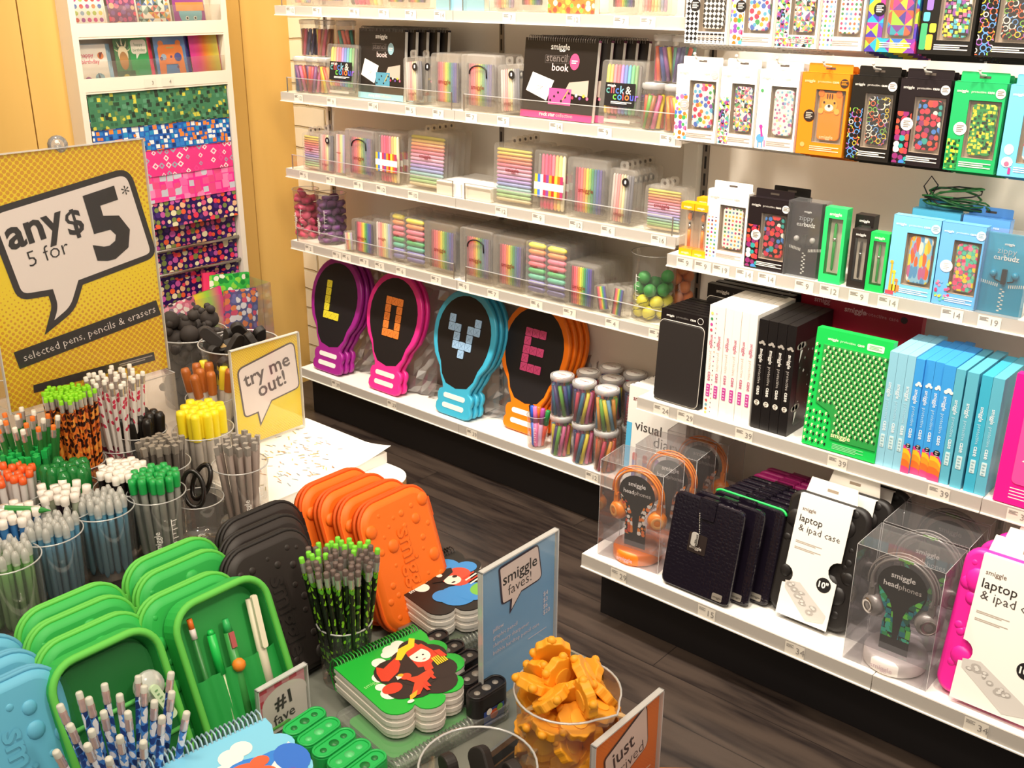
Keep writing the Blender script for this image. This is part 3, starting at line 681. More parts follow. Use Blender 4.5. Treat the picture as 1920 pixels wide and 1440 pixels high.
def bulb_board(letter, col, dark, tilec, cname, copies, px, dxz):
    base = 'letter board shaped like a light bulb'
    o = thing('letter_board', '%s %s with the letter %s in tiles' % (cname, base, letter), 'letter board', group='%s letter boards' % cname)
    T = .018
    MB().prism(BULB_OL, 0, T, mat(col, .32), .005, smooth=True).obj('frame', o)
    pm = MB(); ol = bulb_inner(); pm.plate(ol, -.0006, mat(dark, .6)); pan = pm.obj('panel', o)
    for k in range(2):
        s = MB().prism(rr(-.052, .052, .026 + .036 * k, .044 + .036 * k, .0085), -.0012, .001, mat('f6f2ec', .5)); s.obj('slot', o)
    rows = LET[letter]; a = .0305; nx = len(rows[0]); zt = .365; x0 = -a * nx / 2 - (.012 if letter == 'L' else 0)
    tm = MB().prism(rr(.0008, a - .0008, .0008, a - .0008, .003, 2), -.0035, 0, mat(tilec, .35), .001)
    d = mat({'f0e23a': 'a89a20', 'f28a3c': 'a8501c', '9ec4e8': '5a7a9a', 'e0508c': '8f2452'}[tilec], .5)
    for e in (1, -1): tm.rect(a * .06, a * .94, a * .5 - .0004, a * .5 + .0004, -.0042, d, e * PI / 4)
    me = None
    for r, row in enumerate(rows):
        for c, ch in enumerate(row):
            if ch != 'X': continue
            if me is None: q = tm.obj('letter_tile', pan); me = q.data
            else: q = bpy.data.objects.new('letter_tile', me); C.objects.link(q); q.parent = pan
            q.location = (x0 + a * c, -.0006, zt - a * (r + 1))
    lean_a = .24; zb = ZBASE; Yf = 2.58 if letter == 'E' else 2.525
    x = xat(px, Yf, zb)
    o.location = (x, Yf, zb + T * math.sin(lean_a) + .001); o.rotation_euler = (-lean_a, 0, 0)
    for k in range(1, copies):
        q = thing('letter_board', '%s %s, %s from front' % (cname, base, ORD[k]), 'letter board', o.location + Vector((dxz * k, .0245 * k, 0)), (-lean_a, 0, 0), '%s letter boards' % cname)
        for ch in kids(o):
            if ch.name.split('.')[0] in ('frame', 'panel', 'slot'):
                c = ch.copy(); C.objects.link(c); c.parent = q
    # crumpled clear bag around the last board of the row
    w = MB(); n, m_ = 12, 14; vs = []
    yb = Yf + .0245 * copies + .002
    for i in range(n + 1):
        for j in range(m_ + 1):
            u, v = i / n, j / m_
            vs.append((-.07 + .26 * u + rnd.uniform(-.006, .006), rnd.uniform(-.012, .012) + .035 * math.sin(u * 9) * (1 - v) * .3, .006 + .40 * v + rnd.uniform(-.005, .005)))
    w.add(vs, [(i * (m_ + 1) + j, (i + 1) * (m_ + 1) + j, (i + 1) * (m_ + 1) + j + 1, i * (m_ + 1) + j + 1) for i in range(n) for j in range(m_)], clear('f4f0f0', .06, .38, .2))
    q = w.obj('plastic_bag', loc=(x, yb + .026, zb + .002), rot=(-lean_a, 0, 0))
    tag(q, 'crumpled clear plastic bag behind the %s bulb boards' % cname, 'plastic bag')
bulb_board('L', 'a0248c', '0f0a10', 'f0e23a', 'purple', 3, 611, .004)
bulb_board('O', 'ee2f92', '120c0e', 'f28a3c', 'pink', 2, 717, .004)
bulb_board('V', '3fb4d8', '120d0c', '9ec4e8', 'sky blue', 3, 846, .004)
bulb_board('E', 'ff7f16', '0f0a10', 'e0508c', 'orange', 4, 975, .006)

# ================================================================== tubs of erasers on the marker shelves, beaker of pens
TUB = clear('fbf9f6', .05, .13, .05)
def beaker(R, H, name, label, loc, cat='beaker', scale=True, ang=0.0, mt=None, tw=1.0, spout=False, logo=True):
    mb = MB(); t = mt or TUB; n = 36
    pr = [(R * .90, 0), (R * .93, .002), (R * .98, H * .9), (R * 1.02, H - .002), (R * 1.03, H)]
    mb.lathe(pr, t, n, caps='b')
    if spout:
        for i, v in enumerate(mb.v):
            if v.z > H * .8 and v.x > R * .9 * math.cos(.5) and abs(v.y) < R * .35: v.x += R * .14 * (v.z / H - .8) * 5 * (1 - abs(v.y) / (R * .35))
    mb.T = Matrix.Rotation(ang, 4, 'Z')
    o = tag(mb.obj(name, loc=loc), label, cat)
    k = clear('ffffff', .45, .35, .06)
    MB().tube([(v.x, v.y, v.z) for v in mb.v[(len(pr) - 1) * n:len(pr) * n]], .0011 * tw, k, 5, closed=True).obj('rim', o)
    if scale:
        mb = MB(); wm = mat('f1eee8', .5)
        a0 = ang
        def on(a, z): return (R * .975 * math.cos(a), R * .975 * math.sin(a), z)
        for i in range(7):
            z0 = H * (.25 + .07 * i); da = .22 if i % 2 == 0 else .14
            mb.tube([on(a0 + da * q / 3, z0) for q in range(4)], .0006, wm, 4)
        mb.tube([on(a0, H * .22), on(a0, H * .70)], .0006, wm, 4)
        if logo:
            mb.T = Matrix.Rotation(a0 - .45, 4, 'Z') @ Matrix.Translation((R * .985, 0, H * .2)) @ Matrix.Rotation(PI / 2, 4, 'Z') @ Matrix.Rotation(-PI / 2, 4, 'Y')
            mb.text('smiggle', 0, 0, H * .12, 0, wm, .01)
        mb.obj('printed_scale', o)
    return o
def eraser_proto(kind, col):
    mb = MB()
    if kind == 'ring': mb.tube([(.014 * math.cos(a), .014 * math.sin(a), 0) for a in [2 * PI * i / 12 for i in range(12)]], .007, mat(col, .6), 7, closed=True)
    elif kind == 'tub': mb.lathe([(0, -.008), (.018, -.008), (.02, 0), (.018, .008), (0, .008)], mat(col, .6), 14)
    else: mb.ball((0, 0, 0), .018, mat(col, .55), 12)
    return mb
def fill(R, r, ctr, protos, n, group=None, cat='eraser', name='eraser', seed=1):
    pts = heap(n, R, r, seed)
    for i, p in enumerate(pts):
        nm, me, lb = protos[min(len(protos) - 1, int(len(protos) * i / n))]
        q = bpy.data.objects.new(name, me); C.objects.link(q); tag(q, lb, cat, group if len(protos) == 1 else nm + ' ' + group)
        q.location = (ctr[0] + p[0], ctr[1] + p[1], ctr[2] + .003 + p[2]); q.rotation_euler = (rnd.uniform(-.7, .7), rnd.uniform(-.7, .7), rnd.uniform(0, 6))
z = ZA[3]
for px0, px1, col, kind, l, n in ((560, 594, 'd8486f', 'tub', 'pink', 27), (597, 650, '7c4a86', 'tub', 'purple', 36)):
    Y = YA + .078 if l == 'pink' else YA + .084
    x0, x1 = xat(px0, Y, z + .05), xat(px1, Y, z + .05); x = (x0 + x1) / 2; R = .05 if l == 'pink' else .058
    beaker(R, .19, 'eraser_tub', 'clear tub of %s erasers at the brick end of the fourth shelf' % l, (x, Y, z + .0006), 'tub', True, -1.2)
    me = eraser_proto(kind, col).mesh('eraser')
    fill(R * .93, .0165, (x, Y, z), [('e', me, '%s round eraser inside the clear tub on the marker wall' % l)], n + (14 if l == 'pink' else 18), '%s erasers in the tub' % l)
Y = YA + .092; x = (xat(1188, Y, z + .06) + xat(1262, Y, z + .06)) / 2
beaker(.068, .20, 'eraser_jar', 'tall clear jar of yellow and green erasers at the end of the fourth shelf', (x, Y, z + .0006), 'jar', True, -1.9, logo=False)
yb = MB().ball((0, 0, 0), .021, mat('e6e03c', .5), 12).tube([(.0205 * math.cos(a), .0205 * math.sin(a), .004 * math.sin(3 * a)) for a in [2 * PI * i / 14 for i in range(14)]], .0012, mat('6a6a20', .5), 4, closed=True).mesh('eraser')
gb = MB().ball((0, 0, 0), .02, mat('3f9f4a', .5), 12).mesh('eraser')
fill(.062, .0212, (x, Y, z), [('yellow', yb, 'yellow ball eraser in the lower half of the tall clear jar'), ('green', gb, 'green ball eraser in the upper half of the tall clear jar')], 23, 'ball erasers in the tall jar')
x2 = xat(1275, 2.695, z + .06)
beaker(.045, .15, 'eraser_jar', 'clear jar of orange erasers partly hidden behind the yellow and green jar', (x2, 2.695, z + .0006), 'jar', False)
ob = MB().ball((0, 0, 0), .019, mat('e8833c', .5), 12).mesh('eraser')
fill(.041, .0192, (x2, 2.695, z), [('e', ob, 'orange ball eraser in the half hidden clear jar')], 14, 'orange erasers in the half hidden jar')
# beaker of loose felt pens beside the bulb boards
bx, by = xat(1008, 2.54, ZBASE + .06), 2.54
beaker(.036, .115, 'pen_beaker', 'clear beaker of felt pens beside the orange bulb board', (bx, by, ZBASE + .0006), 'beaker', True, -1.25)
PENC = {}
def felt_pen(cap, body, L=.14, r=.0075, name='felt_pen'):
    o = MB().lathe([(r * .6, 0), (r, .006), (r, L * .62)], mat(body, .4), 10, caps='bt').obj(name)
    MB().lathe([(r * 1.12, L * .6), (r * 1.12, L - .003), (r * .7, L)], mat(cap, .35), 10, caps='bt').obj('cap', o)
    return o
for i, (cap, body, dx, dy, tx, l) in enumerate((('1d1a1c', '1d1a1c', -.024, .002, -.12, 'black felt pen in the beaker by the orange bulb board'), ('2f5fd0', '3f6fd8', -.012, -.018, -.10, 'blue felt pen in the beaker by the orange bulb board'), ('e8762c', 'e08aa0', .004, .012, .0, 'orange capped felt pen in the beaker by the bulb board'), ('e878b0', 'e878b0', .006, -.02, -.08, 'pink felt pen in the beaker by the orange bulb board'), ('b04a9a', 'd0a0c8', .018, -.006, .10, 'magenta capped felt pen in the beaker by the bulb board'), ('2f8f4a', 'd8503a', .024, .012, .22, 'green capped felt pen leaning to the jars from the beaker'))):
    o = tag(felt_pen(cap, body), l, 'felt pen'); o.location = (bx + dx * .55, by + dy * .6, ZBASE + .004); o.rotation_euler = (dy * 3, tx, 0)

# visual diaries
def diary(label):
    w, h = .21, .32; o = thing('visual_diary', label, 'notebook', group='visual diaries')
    MB().box(-w / 2, w / 2, .001, .016, 0, h, PAPER).obj('pages', o)
    mb = MB().box(-w / 2, w / 2, 0, .001, 0, h, mat('efece6', .4))
    mb.text('smiggle', -w * .42, h * .86, 1, -.0006, SMIG, .02, fit=w * .27)
    mb.text('visual', -w * .36, h * .575, 1, -.0006, mat('4a4442', .5), .008, fit=w * .46).text('diary', -w * .02, h * .455, 1, -.0006, mat('5a5452', .5), -.004, fit=w * .46)
    for x, c in ((-.36, 'c8605a'), (-.18, 'd0706a'), (0.02, '9a6aa8')):
        mb.prism(rr(w * x, w * x + .016, 0, h * .34, .007), -.0009, -.0003, mat('8a86b0', .5)); mb.prism(rr(w * x, w * x + .016, h * .26, h * .34, .006), -.0013, -.0008, mat(c, .5))
    mb.rect(-w * .5, -w * .41, h * .12, h * .63, -.0006, mat('55b4e0', .5)); mb.obj('front_cover', o)
    s = MB(); 
    for i in range(34):
        zz = h * (i + .5) / 34; s.tube([(-w / 2 + .006 * math.cos(a) - .002, .008 + .009 * math.sin(a), zz) for a in [2 * PI * k / 8 for k in range(8)]], .0009, mat('8a8580', .3, .7), 4, closed=True)
    s.obj('spiral_binding', o); return o
d0 = diary('visual diary with a white cover by the marker jars, front one')
d0.location = (-1.60, 2.505, ZBASE + .003); d0.rotation_euler = (-.05, 0, 0)
for k in range(1, 6): dup(d0, (-1.60 + .003 * k, 2.505 + .022 * k, ZBASE + .003), label='visual diary with a white cover, %s from front' % ORD[k])

# ================================================================== hanging phone case boxes
P_DOT = ['d8305a', 'e8b83a', '3fa05a', '4a6fc8', 'e8762c', '8a4aa8', 'e86aa0', '5ab0d8']
DOTBIG = dots('f6f2ea', P_DOT, 78, .46, .85); DOTGRID = dots('f8f4ee', ['c8407a', 'e8a83a', '3f8f5a', '6fa0d0', 'e8d060', '5a3a6a', 'e86a4a'], 96, .30, 0); CHECK = check('f4f0ea', '1a1718', 120)
TRI = tris(['f4efe6', '2a2426', 'e8d04a', 'd84a6a', '5aa06a', 'f4efe6', '7a4a9a', 'e8a0a0', 'f4efe6', '4a8fa8'], 92); TRIC = tris(['4a3aa0', 'e83a8a', '9ac83a', '2f9fb8', 'e8d83a', 'e8603a', '7a3a9a', '3f6fd0'], 32)
BIKE = dots('17130f', ['e8e2d8', 'e8c83a', 'd8603a', '5a8fd0', '9a5ab0', '7ab84a'], 84, .60, .85, .4, 'EUCLIDEAN', .70); CITY = dots('15120e', ['e8c83a', '3f9f6a', 'e86aa0', '5ab8d0', 'e8e2d8', '8a4aa8', 'b8d04a'], 120, .5, .85, .4, 'CHEBYCHEV')
BALLS = dots('1a1014', ['d83a4a', 'e8503a', '2f9f9a', 'c8304a', '8a2a6a', 'e8e4de', 'd84a3a', '3f7fd0'], 74, .50, .6); CIRC = circuit('2f8f4a', ['e8d83a', '123a1c', 'c8d84a', '1f6f34', '111a12', 'e8c02a'], 130); DEER = dots('f4efe9', ['c8a0b8', '7ab0d8', 'd86a9a', 'e8d8a8', '9ac8c0', '8a6aa8'], 100, .36, .9)
HEART = dots('6a8a8a', ['e8608a', '5ac8b0', 'e8d04a', 'd84a7a', '8ad0a0', 'e88ab0'], 110, .62, .7); GIRA = dots('8fc8ea', ['f0b83a', 'f4efe6', 'e8703a', '5a9fd8', 'e8d84a', 'c86a9a'], 110, .62, .7, sz=34); FOX = dots('8fd0f0', ['f4f6f8', 'd84a7a', 'f4f6f8', '5ab0d8'], 70, .4, .8)
def phone_box(w, h, t, bg, strip, pat, txt, label, win=(.33, .80, .16, .80), hang=True, sticker=None, top='w', extras=None, cat='boxed phone case', group=None, solid=None, coverw=.78):
    # printed carton with a real window opening; the phone case sits inside
    B = mat(bg, .4) if isinstance(bg, str) else bg
    x0, x1, z0, z1 = -w / 2 + w * win[0], -w / 2 + w * win[0] + w * (win[1] - win[0] + .14), h * win[2], h * win[3]
    x1 = min(x1, w / 2 - .006)
    o = MB().box(-w / 2, w / 2, .0012, t, 0, h, B, skip='f')
    o.rect(-w / 2, x0, 0, h, .0, B).rect(x1, w / 2, 0, h, .0, B).rect(x0, x1, 0, z0, .0, B).rect(x0, x1, z1, h, .0, B)
    for a_ in ((-w / 2, -w / 2 + .0005), (w / 2 - .0005, w / 2)): o.box(a_[0], a_[1], 0, .0014, 0, h, B)
    o.box(-w / 2, w / 2, 0, .0014, h - .0005, h, B); o.box(-w / 2, w / 2, 0, .0014, 0, .0005, B)
    lin_ = mat('b9aa98', .6)
    o.box(x0, x1, .016, .0165, z0, z1, lin_); o.box(x0 - .0006, x0, 0, .016, z0, z1, lin_).box(x1, x1 + .0006, 0, .016, z0, z1, lin_).box(x0, x1, 0, .016, z0 - .0006, z0, lin_).box(x0, x1, 0, .016, z1, z1 + .0006, lin_)
    if strip:
        o.rect(-w / 2 + .001, x0 - .003, h * .02, h * (.62 if top == 'w' else .98), -.0005, strip)
        if top == 's': o.rect(x0 - .003, x1, h * .02, z0 - .004, -.0005, strip); o.rect(x0 - .003, w / 2 - .001, z1 + .003, h * .86, -.0005, strip)
    T_ = mat(txt, .5)
    o.text('smiggle', -w * .43, h * .885, 1, -.001, T_, .008, fit=w * .22).text('protective', -w * .15, h * .885, 1, -.001, T_, -.004, fit=w * .28).text('case', w * .155, h * .885, 1, -.001, T_, .015, fit=w * .13)
    o.bars(-w * .20, w * .42, h * .115, h * .012, -.001, T_, 3, 1.9)
    if sticker is not None: o.disc(w * .40, h * .89, h * .055, -.0011, mat(sticker[0], .5), 16); o.bars(w * .34, w * .46, h * .92, h * .010, -.0016, mat(sticker[1], .5), 3)
    if sticker is not None and len(sticker) > 2:
        o.disc(-w * .27, h * .48, h * .075, -.0011, mat(sticker[2], .5), 18); o.bars(-w * .34, -w * .20, h * .52, h * .011, -.0016, mat(sticker[3], .5), 4)
    if extras: extras(o, w, h)
    ob = tag(o.obj('phone_case_box'), label, cat, group)
    c = MB().prism(rr(x0 + (x1 - x0) * (1 - coverw) / 2, x1 - (x1 - x0) * (1 - coverw) / 2, z0 + .006, z1 - .006, .010), .004, .013, pat, .002)
    c.obj('phone_case', ob)
    MB().rect(x0, x1, z0, z1, .0012, clear('fbf8f4', .03, .10, .06)).obj('window', ob)
    if hang:
        q = MB().prism([(-w * .46, h), (w * .46, h), (w * .46, h + .018), (w * .44, h + .02), (-w * .44, h + .02), (-w * .46, h + .018)], t - .002, t - .0008, B)
        q.rect(-.012, .012, h + .007, h + .012, t - .0026, mat('4a4038', .6)); q.obj('hang_tab', ob)
    return ob
def lion(o, w, h):
    b = mat('2a1a12', .5)
    o.disc(-w * .36, h * .12, w * .05, -.0008, mat('f6a860', .5), 10)
def deerart(o, w, h):
    o.prism(ell(-w * .36, h * .14, w * .10, h * .055, 14), -.0009, -.0003, mat('5a9fd0', .5)); o.rect(-w * .42, -w * .39, h * .02, h * .12, -.0009, mat('5a9fd0', .5)); o.rect(-w * .32, -w * .29, h * .02, h * .12, -.0009, mat('5a9fd0', .5))
    o.rect(-w * .36, -w * .31, h * .16, h * .27, -.0011, mat('c83a9a', .5), .2); o.disc(-w * .36, h * .29, w * .045, -.0013, mat('c83a9a', .5), 10)
    o.disc(-w * .40, h * .74, w * .04, -.0009, mat('4a9f5a', .5), 8); o.rect(-w * .26, -w * .22, h * .04, h * .12, -.0012, mat('d88ab0', .5))
def giraffe(o, w, h):
    for x, z, c in ((-.40, .42, 'f6b03a'), (-.33, .30, 'f6d03a'), (-.26, .20, 'e8884a')):
        cm = mat(c, .5); o.rect(w * x - w * .02, w * x + w * .02, h * .04, h * z, -.0009, cm); o.disc(w * x - w * .01, h * z, w * .04, -.0012, cm, 10, h * .02); o.rect(w * x - w * .02, w * x + w * .07, h * .06, h * .14, -.0012, cm)
    o.rect(-w * .48, -w * .30, h * .01, h * .06, -.001, mat('e84a5a', .5))
def heartart(o, w, h):
    cs = ['e8608a', '5ac8b0', 'e8d04a', '8ad0a0', 'e88ab0', '7ab0d8', 'd84a7a']
    for i in range(22): o.disc(-w * .44 + w * .32 * rnd.random() ** 1.4, h * .04 + h * .26 * rnd.random(), w * .035, -.0008 - .00004 * i, mat(cs[i % 7], .5), 8)
def foxart(o, w, h):
    o.disc(-w * .34, h * .30, w * .09, -.0009, mat('f6f6f6', .5), 12, h * .06); o.disc(-w * .34, h * .16, w * .11, -.0012, mat('f2eef0', .5), 12, h * .06); o.rect(-w * .30, -w * .25, h * .03, h * .10, -.0013, mat('d83a8a', .5)); o.disc(-w * .34, h * .14, w * .05, -.0016, mat('e86a8a', .5), 10)
def cityart(o, w, h):
    for x, z0, z1, c in ((-.42, .05, .34, '3f9f6a'), (-.30, .05, .22, 'e8a83a'), (-.36, .48, .62, '8a6ac0'), (-.40, .36, .46, '5ab8d0'), (-.26, .24, .34, 'e8d83a')): o.prism(rr(w * x - w * .06, w * x + w * .06, h * z0, h * z1, w * .03), -.0010, -.0003, mat(c, .5))
BX = []
def hang(spec, z, n, row):
    Y = 2.43
    for (pl, pr, w_, label, args, kw) in spec:
        xl, xr = xat(pl, Y, z), xat(pr, Y, z); w = xr - xl - .004; h = .190
        o = phone_box(w, h, .024, *args, label=label + ', front one', group=label + ' on one hook', **kw)
        x = (xl + xr) / 2; o.location = (x, Y, z)
        for k in range(1, n):
            q = dup(o, (x + .001 * k, Y + .027 * k, z - .006 * k), label=label + ', %s back' % ORD[k])
            for ch in kids(q):
                if ch.name.split('.')[0] in ('phone_case', 'window'): bpy.data.objects.remove(ch)
        hk = MB().tube([(x, YB, z + .178), (x, Y + .02, z + .203), (x, Y - .012, z + .207), (x, Y - .02, z + .216)], .0024, mat('f2eee6', .3), 8)
        hk.ball((x, Y - .021, z + .219), .0042, mat('f2eee6', .3), 8)
        tag(hk.obj('display_hook'), 'hook holding the ' + label, 'hook', 'display hooks')
T_L, T_D = 'b8a8a0', 'e8e2da'
R2 = [(1261, 1341, 0, 'white phone case box with big coloured spots in the lower row', ('f6f2ec', DOTBIG, DOTBIG, T_L), dict(sticker=('c8c0b8', 'f4f0ea', 'b0a8a0', 'e8e4de'))),
      (1342, 1411, 0, 'white phone case box with a small triangle print in the lower row', ('f6f2ec', TRI, TRI, T_L), {}),
      (1412, 1488, 0, 'white phone case box with a blue and pink deer', ('f6f2ec', None, DEER, T_L), dict(extras=deerart)),
      (1489, 1579, 0, 'orange phone case box with a tiger face cover', ('f08418', None, mat('f28a22', .4), 'f8d8a8'), dict(sticker=('3a2a20', 'f08418', '2a1e18', 'c8b8a8'), extras=lion)),
      (1581, 1666, 0, 'black phone case box with a bicycle print in the lower row', ('17130f', BIKE, BIKE, T_D), dict(sticker=('f2eee8', '8a8078'))),
      (1668, 1763, 0, 'black phone case box with red sports balls in the lower row', ('1a1014', BALLS, BALLS, T_D), dict(sticker=('f2eee8', '8a8078', 'f2eee8', '8a8078'))),
      (1765, 1864, 0, 'green phone case box with a circuit board print', ('1fa860', None, CIRC, T_D), dict(sticker=('e8e4de', '8a8078', 'f2eee8', '8a8078'), extras=lambda o, w, h: o.rect(-w * .48, -w * .24, h * .02, h * .36, -.0006, CIRC))),
      (1866, 1970, 0, 'light blue phone case box with a white llama and fox', ('6fc4ec', None, FOX, 'e8f4fa'), dict(extras=foxart))]
hang(R2, 1.288, 4, 'lower')
R1 = [(1281, 1363, 0, 'black and white checked phone case box in the upper row', ('f4f0ea', CHECK, CHECK, T_L), dict(sticker=('1a1718', 'f4f0ea', '1a1718', 'd8d0c8'), top='s')),
      (1365, 1448, 0, 'white phone case box with big coloured spots in the upper row', ('f6f2ec', DOTBIG, DOTBIG, T_L), dict(sticker=('c8c0b8', 'f4f0ea', '1a1718', 'd8d0c8'))),
      (1450, 1531, 0, 'white phone case box with a triangle print in the upper row', ('f6f2ec', TRI, TRI, T_L), dict(top='s')),
      (1533, 1616, 0, 'white phone case box with a small dot grid, upper row', ('f8f4ee', DOTGRID, DOTGRID, T_L), {}),
      (1618, 1715, 0, 'phone case box with bright purple, lime and blue triangles', (TRIC, None, TRIC, T_D), dict(sticker=('f2eee8', '8a8078', '1f1a1c', 'e8e0d8'))),
      (1717, 1822, 0, 'black phone case box with a cartoon city of robots', ('15120e', None, CITY, T_D), dict(extras=cityart)),
      (1824, 1935, 0, 'black phone case box with a bicycle print in the upper row', ('17130f', BIKE, BIKE, T_D), {})]
hang(R1, 1.53, 4, 'upper')
# tiger face moulded on the orange cover
for o in list(C.objects):
    if o.get('label', '').startswith('orange phone case box') and 'front one' in o['label']:
        c = [k for k in kids(o) if k.name.startswith('phone_case')][0]; w = .126; zc = .118; xc = .014
        f = MB(); f.disc(xc, zc, .020, .0030, mat('f6a23a', .45), 18, .017); f.disc(xc, zc - .006, .011, .0024, mat('f6f0e6', .45), 14, .008); f.disc(xc, zc - .002, .0035, .0019, mat('2a1a12', .4), 8)
        for s in (-1, 1):
            f.disc(xc + s * .013, zc + .006, .0026, .0019, mat('2a1a12', .4), 8); f.disc(xc + s * .022, zc + .026, .008, .0032, mat('e8761a', .45), 10); f.disc(xc + s * .020, zc - .014, .007, .0026, mat('f6b04a', .45), 10)
        for q in (-1, 0, 1): f.rect(xc + q * .006 - .0012, xc + q * .006 + .0012, zc + .014, zc + .026, .0020, mat('3a2010', .45))
        f.text('smiggle', xc, .040, .012, .0024, mat('f8d8a8', .5), .01, 'c'); f.obj('tiger_face', o)

# ================================================================== small boxes on the stylus shelf
z = ZB1; Y = 2.43
def box_at(pl, pr, Yf, z, build):
    xl, xr = xat(pl, Yf, z), xat(pr, Yf, z); o = build(xr - xl); o.location = ((xl + xr) / 2, Yf, z + .0006); return o
def stylus_box(w, h, t, col, pen, label, group=None):
    B = mat(col, .4); mb = MB(); th = h * .13
    mb.prism(rr(-w / 2, w / 2, 0, th, .001, 2), 0, t, B).prism(rr(-w / 2, w / 2, h - th, h, .001, 2), 0, t, B)
    mb.box(-w / 2, w / 2, t - .001, t, th, h - th, mat('e6dccc', .5)); mb.text('smiggle', 0, h - th * .7, w * .2, -.0005, PAPER, .01, 'c'); mb.text('smiggle', 0, th * .3, w * .2, -.0005, mat('f6e8c8', .5), .01, 'c')
    o = tag(mb.obj('stylus_box'), label, 'boxed stylus', group)
    MB().box(-w / 2, w / 2, 0, t - .001, th, h - th, clear('faf6f0', .05, .12, .06), skip='ud').obj('clear_sleeve', o)
    P = mat(pen, .35); p = MB().cyl(0, t * .5, th + .004, h * .48, w * .11, P, n=10).cyl(0, t * .5, h * .48, h * .58, w * .09, CHROME, n=10).ball((0, t * .5, h * .60), w * .09, INK, 8)
    p.lathe([(w * .10, h * .66), (w * .16, h * .70), (w * .13, h * .76), (w * .05, h * .80)], P, 10, (0, t * .5)); p.tube([(w * .02, t * .5, h * .78), (w * .12, t * .5, h * .84), (w * .22, t * .5, h * .80), (w * .20, t * .5, h * .70)], w * .03, INK, 5)
    p.obj('stylus', o); return o
box_at(1272, 1296, Y - .005, z, lambda w: stylus_box(w, .142, .03, 'ffab14', 'f08a1a', 'orange capped stylus box at the left end of the stylus shelf'))
box_at(1297, 1320, Y - .005, z, lambda w: stylus_box(w, .142, .03, 'ffab14', 'f08a1a', 'orange capped stylus box touching the dotted phone box'))
box_at(1300, 1323, Y + .035, z, lambda w: stylus_box(w, .152, .03, 'ff9f14', 'f08a1a', 'orange capped stylus box behind the front pair'))
o = box_at(1319, 1394, Y, z, lambda w: phone_box(w, .186, .026, 'f8f4ee', DOTGRID, DOTGRID, T_L, 'white phone case box with small dots standing on the stylus shelf', extras=None))
o = box_at(1395, 1470, Y - .005, z, lambda w: phone_box(w, .182, .026, '1a1014', BALLS, BALLS, T_D, 'black phone case box with sports balls standing on the stylus shelf', sticker=('f2eee8', '8a8078', 'f2eee8', '8a8078')))
o = box_at(1428, 1500, Y + .04, z, lambda w: phone_box(w, .186, .026, '17130f', None, BIKE, T_D, 'black phone case box behind the sports ball box on the shelf'))
def zip_box(w, h, t, col, dark, label):
    D = mat(col, .35); o = tag(MB().box(-w / 2, w / 2, t * .35, t * .4, .002, h - .002, D).obj('earphone_box'), label, 'boxed earphones')
    mb = MB(); yf = t * .35 - .001
    mb.text('smiggle', 0, h * .85, 1, yf, PAPER, .015, 'c', fit=w * .22).text('zippy', -w * .03, h * .745, 1, yf, mat('bfc4c8', .5), -.012, 'c', fit=w * .42).text('ear', -w * .30, h * .665, 1, yf, PAPER, -.004, 'l', fit=w * .22).text('budz', -w * .075, h * .665, 1, yf, PAPER, .015, 'l', fit=w * .33)
    zm = mat('e8e4da', .4)
    for i in range(9): mb.rect(-w * .5 + w * .045 * i, -w * .5 + w * .045 * i + w * .022, h * (.36 - .0035 * i), h * (.40 - .0035 * i), yf, zm); mb.rect(w * .5 - w * .045 * i - w * .022, w * .5 - w * .045 * i, h * (.36 - .0035 * i), h * (.40 - .0035 * i), yf, zm)
    for i in range(11): mb.rect(-w * .055 + (w * .055 if i % 2 else 0), (w * .055 if i % 2 else 0) , h * (.03 + .027 * i), h * (.046 + .027 * i), yf, zm)
    mb.rect(-w * .5, w * .5, 0, h * .34, yf + .0006, mat(dark, .4)); mb.obj('printed_card', o)
    e = MB()
    for s in (-1, 1):
        e.ball((s * w * .24, t * .25, h * .50), w * .085, mat(dark if col != '2a2226' else 'b8b2ac', .25), 10); e.tube([(s * w * .24, t * .3, h * .49), (s * w * .20, t * .32, h * .42), (s * w * .08, t * .32, h * .40)], w * .014, INK, 5)
    e.box(-w * .05, w * .05, t * .2, t * .33, h * .38, h * .56, INK); e.obj('earphones', o)
    MB().box(-w / 2, w / 2, 0, t, 0, h, clear('f4f6f8', .06, .14, .05)).obj('clear_box', o); return o
box_at(1466, 1527, Y - .012, z, lambda w: zip_box(w, .188, .055, '2a2226', '1f181b', 'black zippy earphones in a clear box on the stylus shelf'))
def stylus_slim(w, h, t, col, pen, label):
    B = mat(col, .35); mb = MB().box(-w / 2, w / 2, 0, t, 0, h, B, skip='f'); a = w * .20
    mb.rect(-w / 2, -w / 2 + a, 0, h, 0, B).rect(w / 2 - a * .7, w / 2, 0, h, 0, B).rect(-w / 2 + a, w / 2 - a * .7, 0, h * .12, 0, B).rect(-w / 2 + a, w / 2 - a * .7, h * .86, h, 0, B)
    mb.box(-w / 2 + a, w / 2 - a * .7, t * .6, t * .62, h * .12, h * .86, mat('ddd6c8', .5)); mb.text('smiggle', 0, h * .90, w * .19, -.0006, PAPER, .015, 'c')
    o = tag(mb.obj('stylus_box'), label, 'boxed stylus'); P = mat(pen, .3)
    MB().lathe([(.0015, h * .16), (w * .06, h * .19), (w * .075, h * .60), (w * .06, h * .78), (w * .03, h * .80)], P, 10, (0, t * .3), 'bt').cyl(0, t * .3, h * .56, h * .60, w * .09, CHROME, n=10).obj('stylus', o)
    MB().rect(-w / 2 + a, w / 2 - a * .7, h * .12, h * .86, .0008, clear('fbf8f4', .03, .10, .06)).obj('window', o); return o
box_at(1533, 1573, Y - .012, z, lambda w: stylus_slim(w, .185, .03, '2fd070', '2f9f4a', 'tall green stylus box beside the black zippy earphones'))
